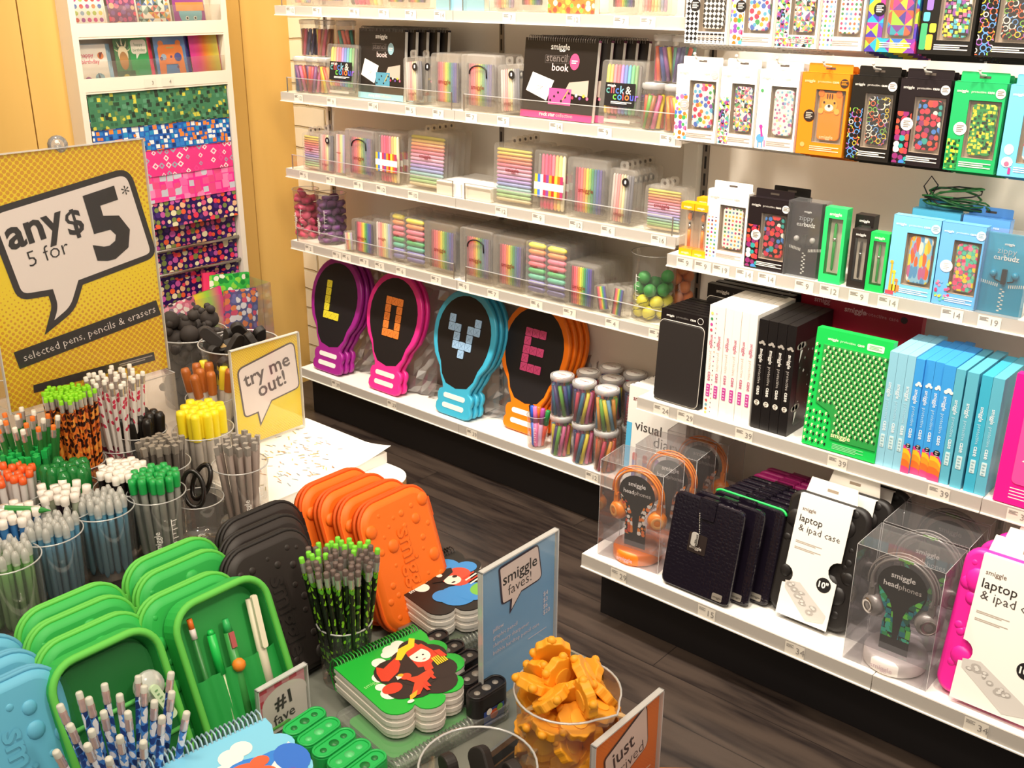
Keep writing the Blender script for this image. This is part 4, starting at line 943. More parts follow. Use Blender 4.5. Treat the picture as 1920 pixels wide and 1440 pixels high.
box_at(1586, 1619, Y - .010, z, lambda w: stylus_slim(w, .142, .03, '2a2422', '2a2422', 'short black stylus box between the two green ones'))
box_at(1590, 1624, Y + .035, z, lambda w: stylus_slim(w, .168, .03, '1f1a1a', '2a2422', 'taller black stylus box behind the short black one'))
box_at(1620, 1654, Y - .014, z, lambda w: stylus_slim(w, .142, .03, '22c25a', '2f9f4a', 'short green stylus box beside the giraffe phone box'))
box_at(1657, 1744, Y - .012, z, lambda w: phone_box(w, .190, .026, '7cc8ee', None, GIRA, 'e8f4fa', 'light blue phone case box with orange giraffes', sticker=('d8ecf6', '8fb4c8'), extras=giraffe, hang=False))
box_at(1745, 1826, Y - .014, z, lambda w: phone_box(w, .190, .026, '6fb4ec', None, HEART, 'e8f4fa', 'blue phone case box with pastel hearts', sticker=('e8f2fa', '8fb4c8', 'f4f2f0', 'c8d0d8'), extras=heartart, hang=False))
box_at(1824, 1908, Y - .02, z, lambda w: zip_box(w, .182, .06, '2f9fc0', '1f8fb0', 'teal zippy earphones in a clear box at the right end of the stylus shelf'))
box_at(1690, 1778, Y + .05, z, lambda w: phone_box(w, .198, .026, '4a9fc0', None, FOX, 'e8f4fa', 'teal blue phone case box behind the giraffe box'))
box_at(1782, 1868, Y + .05, z, lambda w: phone_box(w, .198, .026, '5a9ae0', None, FOX, 'e8f4fa', 'mid blue phone case box behind the heart box'))
cb = MB()
for k, (c, r, zz) in enumerate((('1f5a30', .0026, .0), ('1d1a1c', .0018, .006), ('2f7a3c', .0022, .010))):
    pts = []
    for i in range(26):
        a = i * .62 + k; pts.append((.075 * math.cos(a) * (1 - i * .012) , .018 * math.sin(a * 1.3), .012 + zz + .010 * math.sin(i * .5) + (.03 * max(0, math.sin(i * .25 - 3)) )))
    cb.tube(pts, r, mat(c, .5), 6)
cb.tube([(-.055, 0, .01), (-.075, -.01, .05), (-.06, -.012, .075), (-.045, -.004, .055), (-.065, .01, .02)], .0016, mat('2a2226', .5), 6)
tag(cb.obj('earphone_cable', loc=(xat(1790, Y + .06, z + .21), Y + .066, z + .2005)), 'coil of dark green cable lying on the blue phone boxes', 'cable')

# ================================================================== tablet case boxes
z = ZB2
def tablet_front(w, h, t, label, group):
    o = tag(MB().box(-w / 2, w / 2, 0, t, 0, h, GLOSSBLK).obj('tablet_case_box'), label, 'boxed tablet case', group)
    mb = MB().rect(-w / 2, w / 2, h * .0, h, -.0006, mat('171214', .3))
    mb.text('smiggle', -w * .38, h * .93, 1, -.0011, PAPER, .015, fit=w * .17).text('protective', -w * .16, h * .93, 1, -.0011, mat('8a8480', .5), -.004, fit=w * .26).text('case', w * .14, h * .93, 1, -.0011, PAPER, .015, fit=w * .12)
    mb.tube([(w * .36 + w * .06 * math.cos(a), -.001, h * .945 + w * .06 * math.sin(a)) for a in [2 * PI * i / 12 for i in range(12)]], .0007, PAPER, 4, closed=True)
    mb.obj('printed_front', o); return o
def tablet_case(w, h, o):
    MB().prism(rr(-w * .49, w * .47, h * .01, h * .885, .014), -.008, -.001, mat('221d1c', .55), .002).tube([(x, -.003, zz) for x, zz in rr(-w * .495, w * .475, h * .005, h * .89, .015)], .0012, mat('cfc8be', .4), 5, closed=True).obj('tablet_case', o)
xl, xr = xat(1228, 2.33, z), xat(1311, 2.33, z); w = xr - xl
f0 = tablet_front(w, .255, .018, 'black tablet case box showing a bare black case, front of the left row', 'black tablet boxes, front row'); tablet_case(w, .255, f0)
f0.location = ((xl + xr) / 2, 2.325, z + .002); f0.rotation_euler = (-.06, 0, 0)
for k in range(1, 7):
    q = tablet_front(w, .255, .018, 'black tablet case box, %s from front in the left row' % ORD[k], 'black tablet boxes, front row') if k == 1 else dup(q, label='black tablet case box, %s from front in the left row' % ORD[k])
    q.location = ((xl + xr) / 2 + .001 * k, 2.325 + .021 * k, z + .002); q.rotation_euler = (-.06, 0, 0)
f1 = tablet_front(.235, .30, .022, 'taller black tablet case box with a bare case, behind the left row', 'tall black tablet boxes at the back'); tablet_case(.235, .30, f1)
f1.location = (xl + .16, 2.50, z + .0006)
for k in range(1, 4): dup(f1, (xl + .16 + .006 * k, 2.50 + .032 * k, z + .0006), label='taller black tablet case box at the back, %s from its front' % ORD[k])
def spine_box(t, d, h, col, side, label, txt, mark, deco=None, group=None):
    B = mat(col, .38) if isinstance(col, str) else col
    mb = MB().box(-t / 2, t / 2, 0, d, 0, h, B)
    o = tag(mb.obj('tablet_case_box'), label, 'boxed tablet case', group)
    s = MB(); T_ = mat(txt[0], .5); T2 = mat(txt[1], .5)
    s.text('smiggle', -t * .14, h * .74, 1, -.0006, T_, .010, a=-PI / 2, fit=h * .125).text('protective', -t * .14, h * .59, 1, -.0006, T2, .0, a=-PI / 2, fit=h * .17).text('case', -t * .14, h * .40, 1, -.0006, T_, .018, a=-PI / 2, fit=h * .085)
    if mark[0] == 'r': s.prism(rr(-t * .24, t * .24, h * .17, h * .285, t * .08, 3), -.0009, -.0003, mat(mark[1], .5)); s.bars(-t * .14, t * .14, h * .27, h * .012, -.0013, mat(mark[2], .5), 4, 2.2)
    else: s.disc(0, h * .245, t * .30, -.0008, mat(mark[1], .5), 14); s.bars(-t * .15, t * .15, h * .262, h * .009, -.0013, mat(mark[2], .5), 3, 2)
    if deco: deco(s, t, h)
    if side is not None: side(s, t, d, h)
    s.obj('printed_spine', o); return o
# white boxes
xs = [1316, 1331, 1346, 1361, 1376, 1391, 1405]
xs = [xat(1316.5 + (1404 - 1316.5) * i / 6, 2.32, z) for i in range(7)]
def dotdeco(s, t, h):
    for i, (zz, c) in enumerate(((.93, 'f0dc7a'), (.88, '3f8f5a'), (.83, 'c8409a'), (.78, 'd84a6a'), (.13, 'd84a5a'), (.09, '6fa0b0'), (.05, 'e8843a'), (.015, 'f2d86a'))): s.disc(-t * .12, h * zz, t * .17, -.0009, mat(c, .5), 10)
    for i in range(22): s.disc(t * .44, h * (.03 + .043 * i), t * .07, -.0009, mat(('3f5a4a', 'c8409a', '5a3a5a', 'e8843a', '6a3a3a')[i % 5], .5), 8)
for i in range(6):
    t_ = xs[i + 1] - xs[i] - .0012
    spine_box(t_, .20, .30, 'f7f2ea', None, 'white tablet case box with a pink tag, %s' % ('edged with coloured dots' if i == 0 else '%s plain one right of the dotted edge' % ORD[i - 1]), ('c86a8a', 'd8c0b8'), ('r', 'c83f9a', 'e8b8d8'), dotdeco if i == 0 else None, 'white tablet case boxes').location = ((xs[i] + xs[i + 1]) / 2, 2.32 - .002 * (i % 2), z + .0006)
xk = [xat(1406 + (1474 - 1406) * i / 4, 2.32, z) for i in range(5)]
def thunder(s, t, h):
    g = mat('a8a29a', .5)
    for dx, zz, r in ((-.2, .79, .16), (.05, .80, .2), (.25, .785, .15)): s.disc(t * dx, h * zz, t * r, -.0009 - .0002 * dx, g, 10, t * r * .9)
    s.plate([(t * .05, h * .735), (t * .15, h * .735), (t * .02, h * .70)], -.001, PAPER)
def coverside(s, t, d, h):
    x = t / 2 + .0007; o = len(s.v)
    for i in range(26):
        a, b = rnd.uniform(.02, d - .02), rnd.uniform(.02, h - .03); r = rnd.uniform(.002, .006)
        s.add([(x, a - r, b), (x, a, b - r), (x, a + r, b), (x, a, b + r)], [(0, 1, 2, 3)], (PAPER, mat('8a9a90', .5), mat('4f6f5f', .5))[i % 3])
    s.add([(x - .0002, .03, .02), (x - .0002, d - .01, .02), (x - .0002, d - .01, h - .05), (x - .0002, .03, h - .05)], [(0, 1, 2, 3)], mat('26332c', .3))
    for bz in (.235, .07):
        for dy, r in ((.02, .011), (.032, .015), (.045, .012)): s.add([(x, dy + r * math.cos(q), bz + r * .7 * math.sin(q)) for q in [2 * PI * i / 10 for i in range(10)]], [tuple(range(10))], mat('a8a29a', .5))
        s.add([(x + .0003, .03, bz - .012), (x + .0003, .042, bz - .012), (x + .0003, .028, bz - .045)], [(0, 2, 1)], PAPER)
for i in range(4):
    t_ = xk[i + 1] - xk[i] - .0012
    spine_box(t_, .20, .292, '151213', coverside if i == 3 else None, 'black tablet case box with a round white badge, %s from the white ones' % ORD[i], ('f2eee8', 'b8b2ac'), ('d', 'efe9df', '8a8278'), thunder, 'black tablet case boxes with storm clouds').location = ((xk[i] + xk[i + 1]) / 2, 2.32, z + .0006)
# green box
def bolt(mb, x, zz, s, y, m_): mb.plate([(x + s * a, zz + s * b) for a, b in ((-.15, .5), (.3, .5), (.08, .12), (.3, .12), (-.2, -.55), (-.02, -.08), (-.28, -.08))], y, m_)
xl, xr = xat(1504, 2.315, z), xat(1640, 2.315, z); w = xr - xl; h = .298
gb_ = tag(MB().box(-w / 2, w / 2, .001, .026, 0, h, mat('12c24e', .4)).obj('tablet_case_box', loc=((xl + xr) / 2, 2.31, z + .003), rot=(-.07, 0, 0)), 'large green tablet case box printed with lightning bolts', 'boxed tablet case')
mb = MB().rect(-w / 2, w / 2, 0, h, 0, mat('16c452', .4)); mb.text('smiggle', -w * .34, h * .915, 1, -.0006, PAPER, .02, fit=w * .14).text('protective', -w * .17, h * .915, 1, -.0006, mat('d8f0da', .5), fit=w * .20).text('case', w * .055, h * .915, 1, -.0006, PAPER, .015, fit=w * .09)
mb.prism(rr(w * .18, w * .40, h * .90, h * .955, .003, 2), -.0008, -.0002, mat('dff2dc', .5)); mb.bars(w * .21, w * .37, h * .945, .0018, -.0013, mat('8ac89a', .5), 3)
yl, bk = mat('f0f2b8', .45), mat('0d2a16', .45); n = 0
for i in range(5):
    for j in range(14):
        X_, Z_ = -w * .46 + w * .085 * i, h * .05 + h * .062 * j
        if i > 0 and not (Z_ < h * .33 and i < 4): continue
        bolt(mb, X_ - .003, Z_, .011, -.0007, yl); bolt(mb, X_ + .004, Z_ - .004, .011, -.0006, bk)
mb.bars(-w * .08, w * .34, h * .07, .002, -.0007, mat('8ae0a0', .5), 4); mb.obj('printed_front', gb_)
cv = [(-w * .38, h * .38), (-w * .20, h * .33), (-w * .14, h * .27), (-w * .12, h * .10), (w * .49, h * .10), (w * .49, h * .875), (-w * .38, h * .875)]
mb = MB().prism(cv, -.0026, -.0008, mat('2f9a48', .35), .0006)
def inside(x, zz): return (x > -w * .36 and zz < h * .86 and x < w * .475 and ((zz > h * .40) or (x > -w * .09 and zz > h * .15)))
for i in range(11):
    for j in range(22):
        X_, Z_ = -w * .34 + w * .075 * (i + .5 * (j % 2)), h * .13 + h * .034 * j
        if inside(X_, Z_): bolt(mb, X_ - .002, Z_ + .002, .0098, -.0032, yl); bolt(mb, X_ + .003, Z_ - .001, .0098, -.0030, mat('12401f', .4))
mb.text('smiggle', w * .02, h * .125, .017, -.0034, yl, .02, 'c'); mb.obj('tablet_case', gb_)
rb_ = tag(MB().box(-.12, .12, 0, .026, 0, .315, mat('a01830', .4)).text('smiggle', -.08, .29, .02, -.0006, mat('d8a0a8', .5), .02).text('protective case', -.03, .29, .015, -.0006, mat('c88088', .5)).disc(.075, .297, .009, -.0007, mat('3a1a20', .5), 12).obj('tablet_case_box', loc=(xat(1650, 2.56, .90), 2.53, z + .0006)), 'dark red tablet case box behind the green one', 'boxed tablet case')
dup(rb_, (rb_.location.x - .10, 2.565, z + .0006), label='dark tablet case box deepest behind the green one')
# blue boxes
xb = [xat(v, 2.315, z) for v in (1640, 1655, 1672, 1687, 1703, 1720, 1737, 1759, 1780, 1806, 1826, 1847)]
PALE, SKY, TEAL = '8fc9e0', '3f9fe8', '5fb4cc'
def cloud(s, t, h):
    for dx, zz, r in ((-.15, .78, .18), (.08, .795, .22), (.3, .78, .16)): s.disc(t * dx + t * .12, h * zz, t * r, -.0009 - .0003 * dx, PAPER, 10)
    for k, (c, a) in enumerate((('e8408a', .245), ('f4c42a', .215), ('f49a2a', .175), ('f0702a', .12), ('e8407a', .06))):
        s.plate([(-t / 2, 0), (t / 2, 0), (t / 2, h * a * .72), (t * .2, h * a * .93), (-t * .1, h * a), (-t / 2, h * a * 1.0)], -.0008 - .0003 * k, mat(c, .45))
BL = ['pale blue tablet case box next to the green one', 'pale blue tablet case box, second from the green one', 'pale blue tablet case box, third from the green one', 'bright blue tablet case box with a rainbow foot, left of four', 'bright blue tablet case box with a rainbow foot, second of four', 'bright blue tablet case box with a rainbow foot, third of four', 'bright blue tablet case box with a rainbow foot, right of four',
      'teal tablet case box touching the rainbow footed ones', 'pale teal tablet case box in the middle of the right group', 'strong teal tablet case box, second from the pink one', 'pale teal tablet case box beside the pink one']
for i in range(11):
    kind = 0 if i < 3 else 1 if i < 7 else 2
    t_ = (xb[i + 1] - xb[i]) * (.97 if i not in (7, 8) else .80)
    spine_box(t_, .17 + .012 * (i % 3), .285 - .003 * kind, (PALE, SKY, TEAL)[kind] if i != 9 else '3fb0d0', None, BL[i], ('e8f4fa', 'b8e0f0'), ('r', 'cfe8ec', '8fb8c4') if kind != 1 else ('d', '1d1a20', 'c8b8b0'), cloud if kind == 1 else None, 'blue tablet case boxes').location = (xb[i] + t_ / 2 + .0004, 2.315 + (.006 if i in (4, 5) else 0) - .004 * (i > 7), z + .0006)
w = .215; pk = tag(MB().box(-w / 2, w / 2, 0, .026, 0, .295, mat('f4128a', .4)).obj('tablet_case_box', loc=(xat(1859, 2.30, z) + w / 2, 2.305, z + .003), rot=(-.05, 0, 0)), 'hot pink tablet case box cut by the right picture edge', 'boxed tablet case')
mb = MB().rect(-w / 2, w / 2, 0, .295, -.0005, mat('f4188f', .4)); mb.prism(rr(-w * .36, w * .45, .05, .27, .012), -.0022, -.0005, mat('ee4fa0', .35), .0005)
for sx in (-.22, .02, .26): mb.plate([(w * sx + .018 * a, .105 + .018 * b) for a, b in ((-.9, 0), (-.2, .55), (.9, .35), (.5, -.35))], -.0026, PAPER)
mb.bars(-w * .36, w * .2, .04, .0022, -.0008, PAPER, 4, 3.4); mb.text('smiggle', -w * .36, .275, .02, -.0008, PAPER, .02); mb.obj('printed_front', pk)

# ================================================================== base shelf: headphones, tablet sleeves, laptop cases
z = ZBASE
def headphones(w, h, d, col, cardpat, basecol, label, bx=True, metal=0.0, group=None):
    o = thing('headphones_box', label, 'boxed headphones', group=group)
    M_ = mat(col, .3, metal)
    B = mat(basecol, .4); bh = h * .13; cx = 0
    mb = MB().lathe([(w * .34, .002), (w * .36, .006), (w * .36, bh * .8), (w * .34, bh)], B, 28, (0, d * .48), 'bt')
    mb.text('smiggle', -w * .15, bh * .35, w * .09, d * .48 - w * .36 - .001, mat('d8c0c8' if basecol.startswith('f') or basecol.startswith('e9') else 'f8c890', .5), .01); mb.obj('stand', o)
    # printed card: round head, waisted body
    ol = [(-w * .17, bh), (w * .17, bh), (w * .17, h * .36), (w * .13, h * .42)]
    R = w * .29; cz = h * .68
    ol += [(R * math.cos(a), cz + R * math.sin(a)) for a in [-PI * .30 + PI * 1.6 * i / 22 for i in range(23)]] + [(-w * .13, h * .42), (-w * .17, h * .36)]
    mb = MB().prism(ol, d * .30, d * .31, mat('17120f', .45))
    for s in (-1, 1):
        e = [(s * w * (.055 + .06 * (i / 9)), h * (.28 + .33 * i / 9)) for i in range(10)] + [(s * w * (.15 + .10 * (i / 9)), h * (.62 - .30 * i / 9)) for i in range(10)]
        e = [(s * w * .03, h * .25), (s * w * .17, h * .25), (s * w * .17, h * .36), (s * w * .14, h * .44), (s * w * .24, h * .58), (s * w * .27, h * .66), (s * w * .12, h * .56), (s * w * .06, h * .46)]
        if s < 0: e = e[::-1]
        mb.plate(e, d * .30 - .0006, cardpat)
    mb.text('smiggle', 0, h * .755, 1, d * .30 - .001, PAPER, .012, 'c', fit=w * .28).text('head', -w * .215, h * .675, 1, d * .30 - .001, PAPER, .014, fit=w * .17).text('phones', -w * .035, h * .675, 1, d * .30 - .001, mat('cfc8c0', .5), .0, fit=w * .26)
    mb.obj('printed_card', o)
    # headband: flat bent strap with a thin cable looping over it
    mb = MB(); Rb = w * .345; n = 22
    sec = []
    for i in range(n + 1):
        a = -PI * .10 + PI * 1.2 * i / n; c_, s_ = math.cos(a), math.sin(a)
        for (r_, y_) in ((Rb, d * .30), (Rb, d * .46), (Rb + w * .03, d * .46), (Rb + w * .03, d * .30)): sec.append((r_ * c_, y_, cz + r_ * s_))
    mb.add(sec, [(4 * i + k, 4 * i + (k + 1) % 4, 4 * i + 4 + (k + 1) % 4, 4 * i + 4 + k) for i in range(n) for k in range(4)], M_, True)
    mb.text('smiggle', 0, cz + Rb + w * .004, w * .06, d * .299, mat('7ad03a' if col != 'f58a1c' else 'f8c080', .4), .02, 'c'); mb.obj('headband', o)
    for s in (-1, 1):
        mb = MB(); mb.T = Matrix.Translation((s * w * .33, d * .36, h * .45)) @ Matrix.Rotation(s * .5, 4, 'Z') @ Matrix.Rotation(PI / 2, 4, 'X')
        mb.lathe([(0, .012), (w * .10, .012), (w * .135, .004), (w * .145, -.008), (w * .12, -.022), (0, -.024)], M_, 22); mb.lathe([(w * .05, .0125), (w * .085, .014), (w * .095, .0125)], CHROME if metal else mat('f8b060', .3), 18)
        mb.T = Matrix(); mb.box(s * w * .35 - w * .035, s * w * .35 + w * .035, d * .33, d * .42, h * .50, h * .63, M_); mb.obj('ear_cup', o)
    mb = MB()
    for k in range(2): mb.tube([((Rb + w * (.06 + .03 * k)) * math.cos(a) * (1.0 - .05 * k), d * (.33 + .06 * k), cz - h * .0 + (Rb + w * (.055 + .02 * k)) * math.sin(a)) for a in [-PI * .05 + PI * 1.1 * i / 16 for i in range(17)]], w * .011, M_, 5)
    mb.obj('cable', o)
    if bx:
        CL = clear('f6f4f6', .05, .16, .05); c2 = clear('ffffff', .4, .35, .06)
        mb = MB().box(-w / 2, w / 2, 0, d, .001, h, CL); mb.box(-w / 2, w / 2, .0, d, bh * 1.4, bh * 1.4 + .0006, CL)
        mb.obj('clear_box', o)
        mb = MB(); E = [(-w / 2, 0), (w / 2, 0), (w / 2, d), (-w / 2, d)]
        for i in range(4):
            a, b = E[i], E[(i + 1) % 4]; mb.tube([(a[0], a[1], h), (b[0], b[1], h)], .0007, c2, 4)
            mb.tube([(a[0], a[1], .002), (a[0], a[1], h)], .0006, c2, 4)
        mb.obj('box_edges', o)
    return o
OFL = dots('17120f', ['f08a2a', 'f4efe6', 'e8762c', 'e8e0d4', 'd8502a'], 90, .55, .8); GFL = dots('0f1412', ['2fa05a', '1f7f8a', '6fd04a', '1f5f4a', '3fc0a0'], 80, .62, .9, .3, 'CHEBYCHEV')
h1 = headphones(.185, .285, .12, 'f58a1c', OFL, 'f07a1c', 'orange headphones on a black card in a clear box at the shelf corner', group='orange headphones')
h1.location = (xat(1188, 2.16, .35) + .028, 2.10, z + .0006); h1.rotation_euler = (0, 0, .10)
for k in (1, 2): dup(h1, h1.location + Vector((.012 * k, .142 * k, 0)), label='orange headphones in a clear box, %s behind the corner one' % ORD[k-1])
h2 = headphones(.195, .30, .13, '8f8a86', GFL, 'f4ece8', 'grey headphones with a green shard card in a clear box', metal=.3, group='grey headphones')
h2.location = (xat(1598, 2.10, .35) + .098, 2.085, z + .0006); h2.rotation_euler = (0, 0, 0)
for k in (1, 2): dup(h2, h2.location + Vector((0, .142 * k, 0)), label='grey headphones in a clear box, %s behind the front one' % ORD[k-1])
m, t_, b_ = nt('crocodile_vinyl'); vo = t_.nodes.new('ShaderNodeTexVoronoi'); vo.inputs['Scale'].default_value = 110; vo.distance = 'CHEBYCHEV'; vo.inputs['Randomness'].default_value = .5
tc = t_.nodes.new('ShaderNodeTexCoord'); t_.links.new(tc.outputs['Object'], vo.inputs['Vector']); bp = t_.nodes.new('ShaderNodeBump'); bp.inputs['Strength'].default_value = .35; bp.inputs['Distance'].default_value = .0014; bp.invert = True
t_.links.new(vo.outputs['Distance'], bp.inputs['Height']); t_.links.new(bp.outputs[0], b_.inputs['Normal']); b_.inputs['Base Color'].default_value = lin('15101a'); b_.inputs['Roughness'].default_value = .13
CROC = m
def sleeve(w, h, t, mt, label, trim=None, front=False, group=None):
    o = tag(MB().prism(rr(-w / 2, w / 2, 0, h, .018, 5), 0, t, mt, .005).obj('tablet_sleeve'), label, 'tablet sleeve', group)
    mb = MB().prism(rr(-w * .13, w * .11, h * .80, h * 1.005, .006, 3), -.0035, t * .3, mt, .001).prism(rr(-w * .13, w * .11, h * .985, h * 1.012, .004, 3), -.003, t + .003, mt, .001); mb.obj('closing_tab', o)
    if trim: MB().tube([(x, t * .5, zz) for x, zz in rr(-w / 2 - .001, w / 2 + .001, -.001, h + .002, .018, 5)[7:16]], .0034, trim, 6).obj('trim', o)
    MB().prism(rr(w * .26, w * .40, h * .035, h * .105, .003), -.0018, .001, mat('b8b0a4', .3, .6)).text('smiggle', w * .275, h * .06, .008, -.0022, INK).obj('metal_badge', o)
    if front:
        g = MB(); c = mat('d8d4cc', .2, .9)
        for i in range(12): g.ball((-w * .10 + .0008 * i, -.0038, h * .845 - .0045 * i), .0019, c, 6)
        g.prism(rr(-w * .155, -w * .055, h * .50, h * .645, .007), -.0055, -.0035, mat('dedad2', .25, .5)).text('smiggle', -w * .105 + .004, h * .63, .011, -.006, INK, .01, a=-PI / 2); g.obj('tag_chain', o)
        MB().prism(rr(-w * .20, w * .06, h * .43, h * .63, .003), -.0012, .001, mat('2a211f', .3)).text('smiggle', -w * .17, h * .47, .012, -.0016, mat('b8b0a8', .5), .02).obj('card_window', o)
    return o
w = .20; hs = .252; x0 = xat(1242, 2.09, .22) + w / 2
SL = [('black crocodile tablet sleeve with a hanging dog tag, front of the stack', CROC, None, True), ('black crocodile tablet sleeve, second from the front of the stack', CROC, None, False), ('black crocodile tablet sleeve with a bright green trim', CROC, mat('1fc85a', .4), False)]
SL += [('black crocodile tablet sleeve, %s behind the green trimmed one' % ORD[i], CROC, None, False) for i in range(5)] + [('magenta tablet sleeve, %s of the three at the back' % ORD[i], mat('a01868', .4), None, False) for i in range(3)]
for i, (l, m_, tr, fr) in enumerate(SL):
    o = sleeve(w, hs, .017, m_, l, tr, fr, 'tablet sleeves'); dy = .034 * min(i, 2) + .026 * max(0, i - 2)
    o.location = (x0 + (.036 * min(i, 2) + .004 * max(0, i - 2)), 2.080 + dy, z + .0055); o.rotation_euler = (-.20, 0, 0)
def laptop_case(w, h, t, col, card, label, rough=.5, group=None, seed=3):
    r_ = random.Random(seed); M_ = mat(col, rough)
    o = tag(MB().prism(rr(-w / 2, w / 2, 0, h, .035, 6), 0, t, M_, .010, smooth=True).obj('laptop_case'), label, 'laptop case', group)
    mb = MB()
    for i in range(64):
        x, zz, r = r_.uniform(-w * .44, w * .44), r_.uniform(h * .05, h * .95), r_.choice((.007, .010, .016, .024, .03))
        if abs(x) + r > w * .49 or zz - r < .004 or zz + r > h - .004: continue
        mb.ball((x, .001, zz), r, M_, 12, (1, .32, 1))
    mb.obj('bubbles', o)
    K = mat('f4f0e8', .5) if card else None
    cw = w * .64; y = -.013; hc = h * .985
    def arc(cx, cz, r, a0, a1, n=8): return [(cx + r * math.cos(a0 + (a1 - a0) * i / n), cz + r * math.sin(a0 + (a1 - a0) * i / n)) for i in range(n + 1)]
    x0, x1 = -w * .34, w * .30
    ol = [(x0, 0), (x1, 0), (x1, h * .30)] + arc(x1, h * .47, h * .085, -PI / 2, -PI * 1.5) + [(x1, hc), (x0, hc)] + arc(x0, h * .33, h * .075, PI / 2, -PI / 2)
    mb = MB().prism(ol, y, y + .0012, K)
    mb.box(x0, x1, y, t + .002, hc, hc + .0012, K); mb.prism([(x0, hc), (x1, hc), (x1 - .008, hc + .042), (x0 + .008, hc + .042)], t * .45, t * .45 + .0012, K); mb.rect((x0 + x1) / 2 - .014, (x0 + x1) / 2 + .014, hc + .018, hc + .025, t * .45 - .0006, mat('9a8a78', .6))
    D = mat('4a4340', .5); yy = y - .0006
    mb.text('smiggle', x0 + .012, h * .865, 1, yy, mat('7a6a60', .5), .01, fit=cw * .26).text('laptop', x0 + .010, h * .775, 1, yy, mat('2a2422', .5), .005, fit=cw * .44).text('& ipad case', x0 + .012, h * .70, 1, yy, D, 0, fit=cw * .80)
    for k in range(2): mb.bars(x0 + .012, x0 + .080, h * (.62 - .05 * k), .0018, yy, mat('b8aca0', .5), 2)
    mb.disc(x1 - .030, h * .345, .0185, yy, INK, 20); mb.text('10"', x1 - .030, h * .323, .021, yy - .0004, PAPER, .03, 'c')
    g1, g2 = mat('cfcac4', .5), mat('b0aaa4', .5)
    ph = [(x0 + .008, h * .28), (x0 + .045, h * .30), (x1 - .008, h * .115), (x1 - .012, h * .05), (x1 - .055, h * .02), (x0 + .010, h * .22)]
    mb.plate([(a, b) for a, b in reversed(ph)], yy, g1)
    for i in range(14):
        u, v = r_.random(), r_.random(); px_ = x0 + .02 + u * (x1 - x0 - .055); pz = h * (.265 - .17 * u * 1.0) + (v - .5) * h * .07
        mb.disc(px_, pz, r_.choice((.005, .008, .011)), yy - .0003 - .00002 * i, g2, 10, r_.choice((.004, .006, .007))); mb.disc(px_, pz, .004, yy - .0009 - .00002 * i, mat('d8d4ce', .5), 8, .003)
    mb.obj('card_sleeve', o); return o
l1 = laptop_case(.208, .312, .028, '1a1614', True, 'black bubble laptop case with a white card sleeve, front one', group='black laptop cases')
xl = -.912
l1.location = (xl, 2.150, z + .010); l1.rotation_euler = (-.24, 0, 0)
dup(l1, (xl + .022, 2.225, z + .010), label='black bubble laptop case with a white card sleeve, second one', )
dup(l1, (xl + .034, 2.300, z + .010), label='black bubble laptop case at the back of the three')
l2 = laptop_case(.255, .335, .03, 'f0249c', True, 'hot pink bubble laptop case with a white card sleeve, front one', .4, 'pink laptop cases', 5)
xl = xat(1752, 2.10, .23) + .125
l2.location = (xl, 2.10, z + .010); l2.rotation_euler = (-.22, 0, 0)
for k in (1, 2): dup(l2, (xl + .012 * k, 2.10 + .055 * k, z + .010), label='hot pink bubble laptop case, %s from the front' % ORD[k])

# ================================================================== gift wrap rack on the plywood wall
RX, RY0, RY1 = -3.517, 1.835, 2.447
rk = thing('card_rack', 'white wall rack of greeting cards and folded gift wrap', 'display rack', (XE, (RY0 + RY1) / 2, .25))
def rel(x0, x1, y0, y1, z0, z1): return (x0 - XE, x1 - XE, y0 - (RY0 + RY1) / 2, y1 - (RY0 + RY1) / 2, z0 - .25, z1 - .25)
RW = mat('efe6d8', .45)
for y in (RY0, RY1 - .022): MB().box(*rel(XE, RX, y, y + .022, .25, 2.25), RW).obj('side_panel', rk)
MB().box(*rel(XE, XE + .008, RY0 + .02, RY1 - .02, .25, 2.25), RW).obj('back_panel', rk)
zt = [at(145, 150, X=RX).z, at(132, 45, X=RX).z]
for zz in (zt[0], zt[1], zt[1] + .24):
    MB().box(*rel(XE + .008, RX - .001, RY0 + .022, RY1 - .022, zz - .05, zz - .035), RW).box(*rel(RX - .012, RX, RY0 + .022, RY1 - .022, zz - .043, zz), RW).obj('card_ledge', rk)
    if zz < zt[1] + .1: MB().box(*rel(RX - .006, RX - .004, RY0 + .024, RY1 - .024, zz, zz + .055), clear('faf8f4', .03, .10, .06)).obj('clear_lip', rk)
for i, px in enumerate((280, 313)):
    y_ = at(px, 140, X=RX).y; mb = MB(); mb.T = Matrix.Rotation(PI / 2, 4, 'Z'); mb.rect(-.024, .024, -.03, 0, 0, TICKET).text('%d' % (3 + i), .006, -.02, .018, -.0006, GREYINK); mb.obj('price_ticket', rk, (RX - XE + .001, y_ - (RY0 + RY1) / 2, zt[0] - .25 - .012))
# greeting cards
def gcard(y0, y1, zb, h, label, draw, bg, n=3, back='c8384a'):
    w = y1 - y0; B = mat(bg, .45) if isinstance(bg, str) else bg
    for k in range(n - 1, -1, -1):
        o = MB().box(-w / 2, w / 2, 0, .0016, 0, h, B if k == 0 else mat(back, .5))
        if k == 0 and draw: draw(o, w, h)
        if k == 0: o.rect(-w / 2 - .002, w / 2 + .002, 0, h + .004, -.0030, clear('fafafa', .02, .10, .08))
        q = tag(o.obj('greeting_card', loc=(RX - .016 - .008 * k, (y0 + y1) / 2 + (.012 * k if k else 0), zb), rot=(0, 0, PI / 2)), label if k == 0 else 'card %s behind the ' % ORD[k-1] + label, 'greeting card', 'greeting cards')
        q.rotation_euler = (-.12, 0, PI / 2)
def ybtw(a, b, zz): return at(a[0], a[1], X=RX - .015).y, at(b[0], b[1], X=RX - .015).y
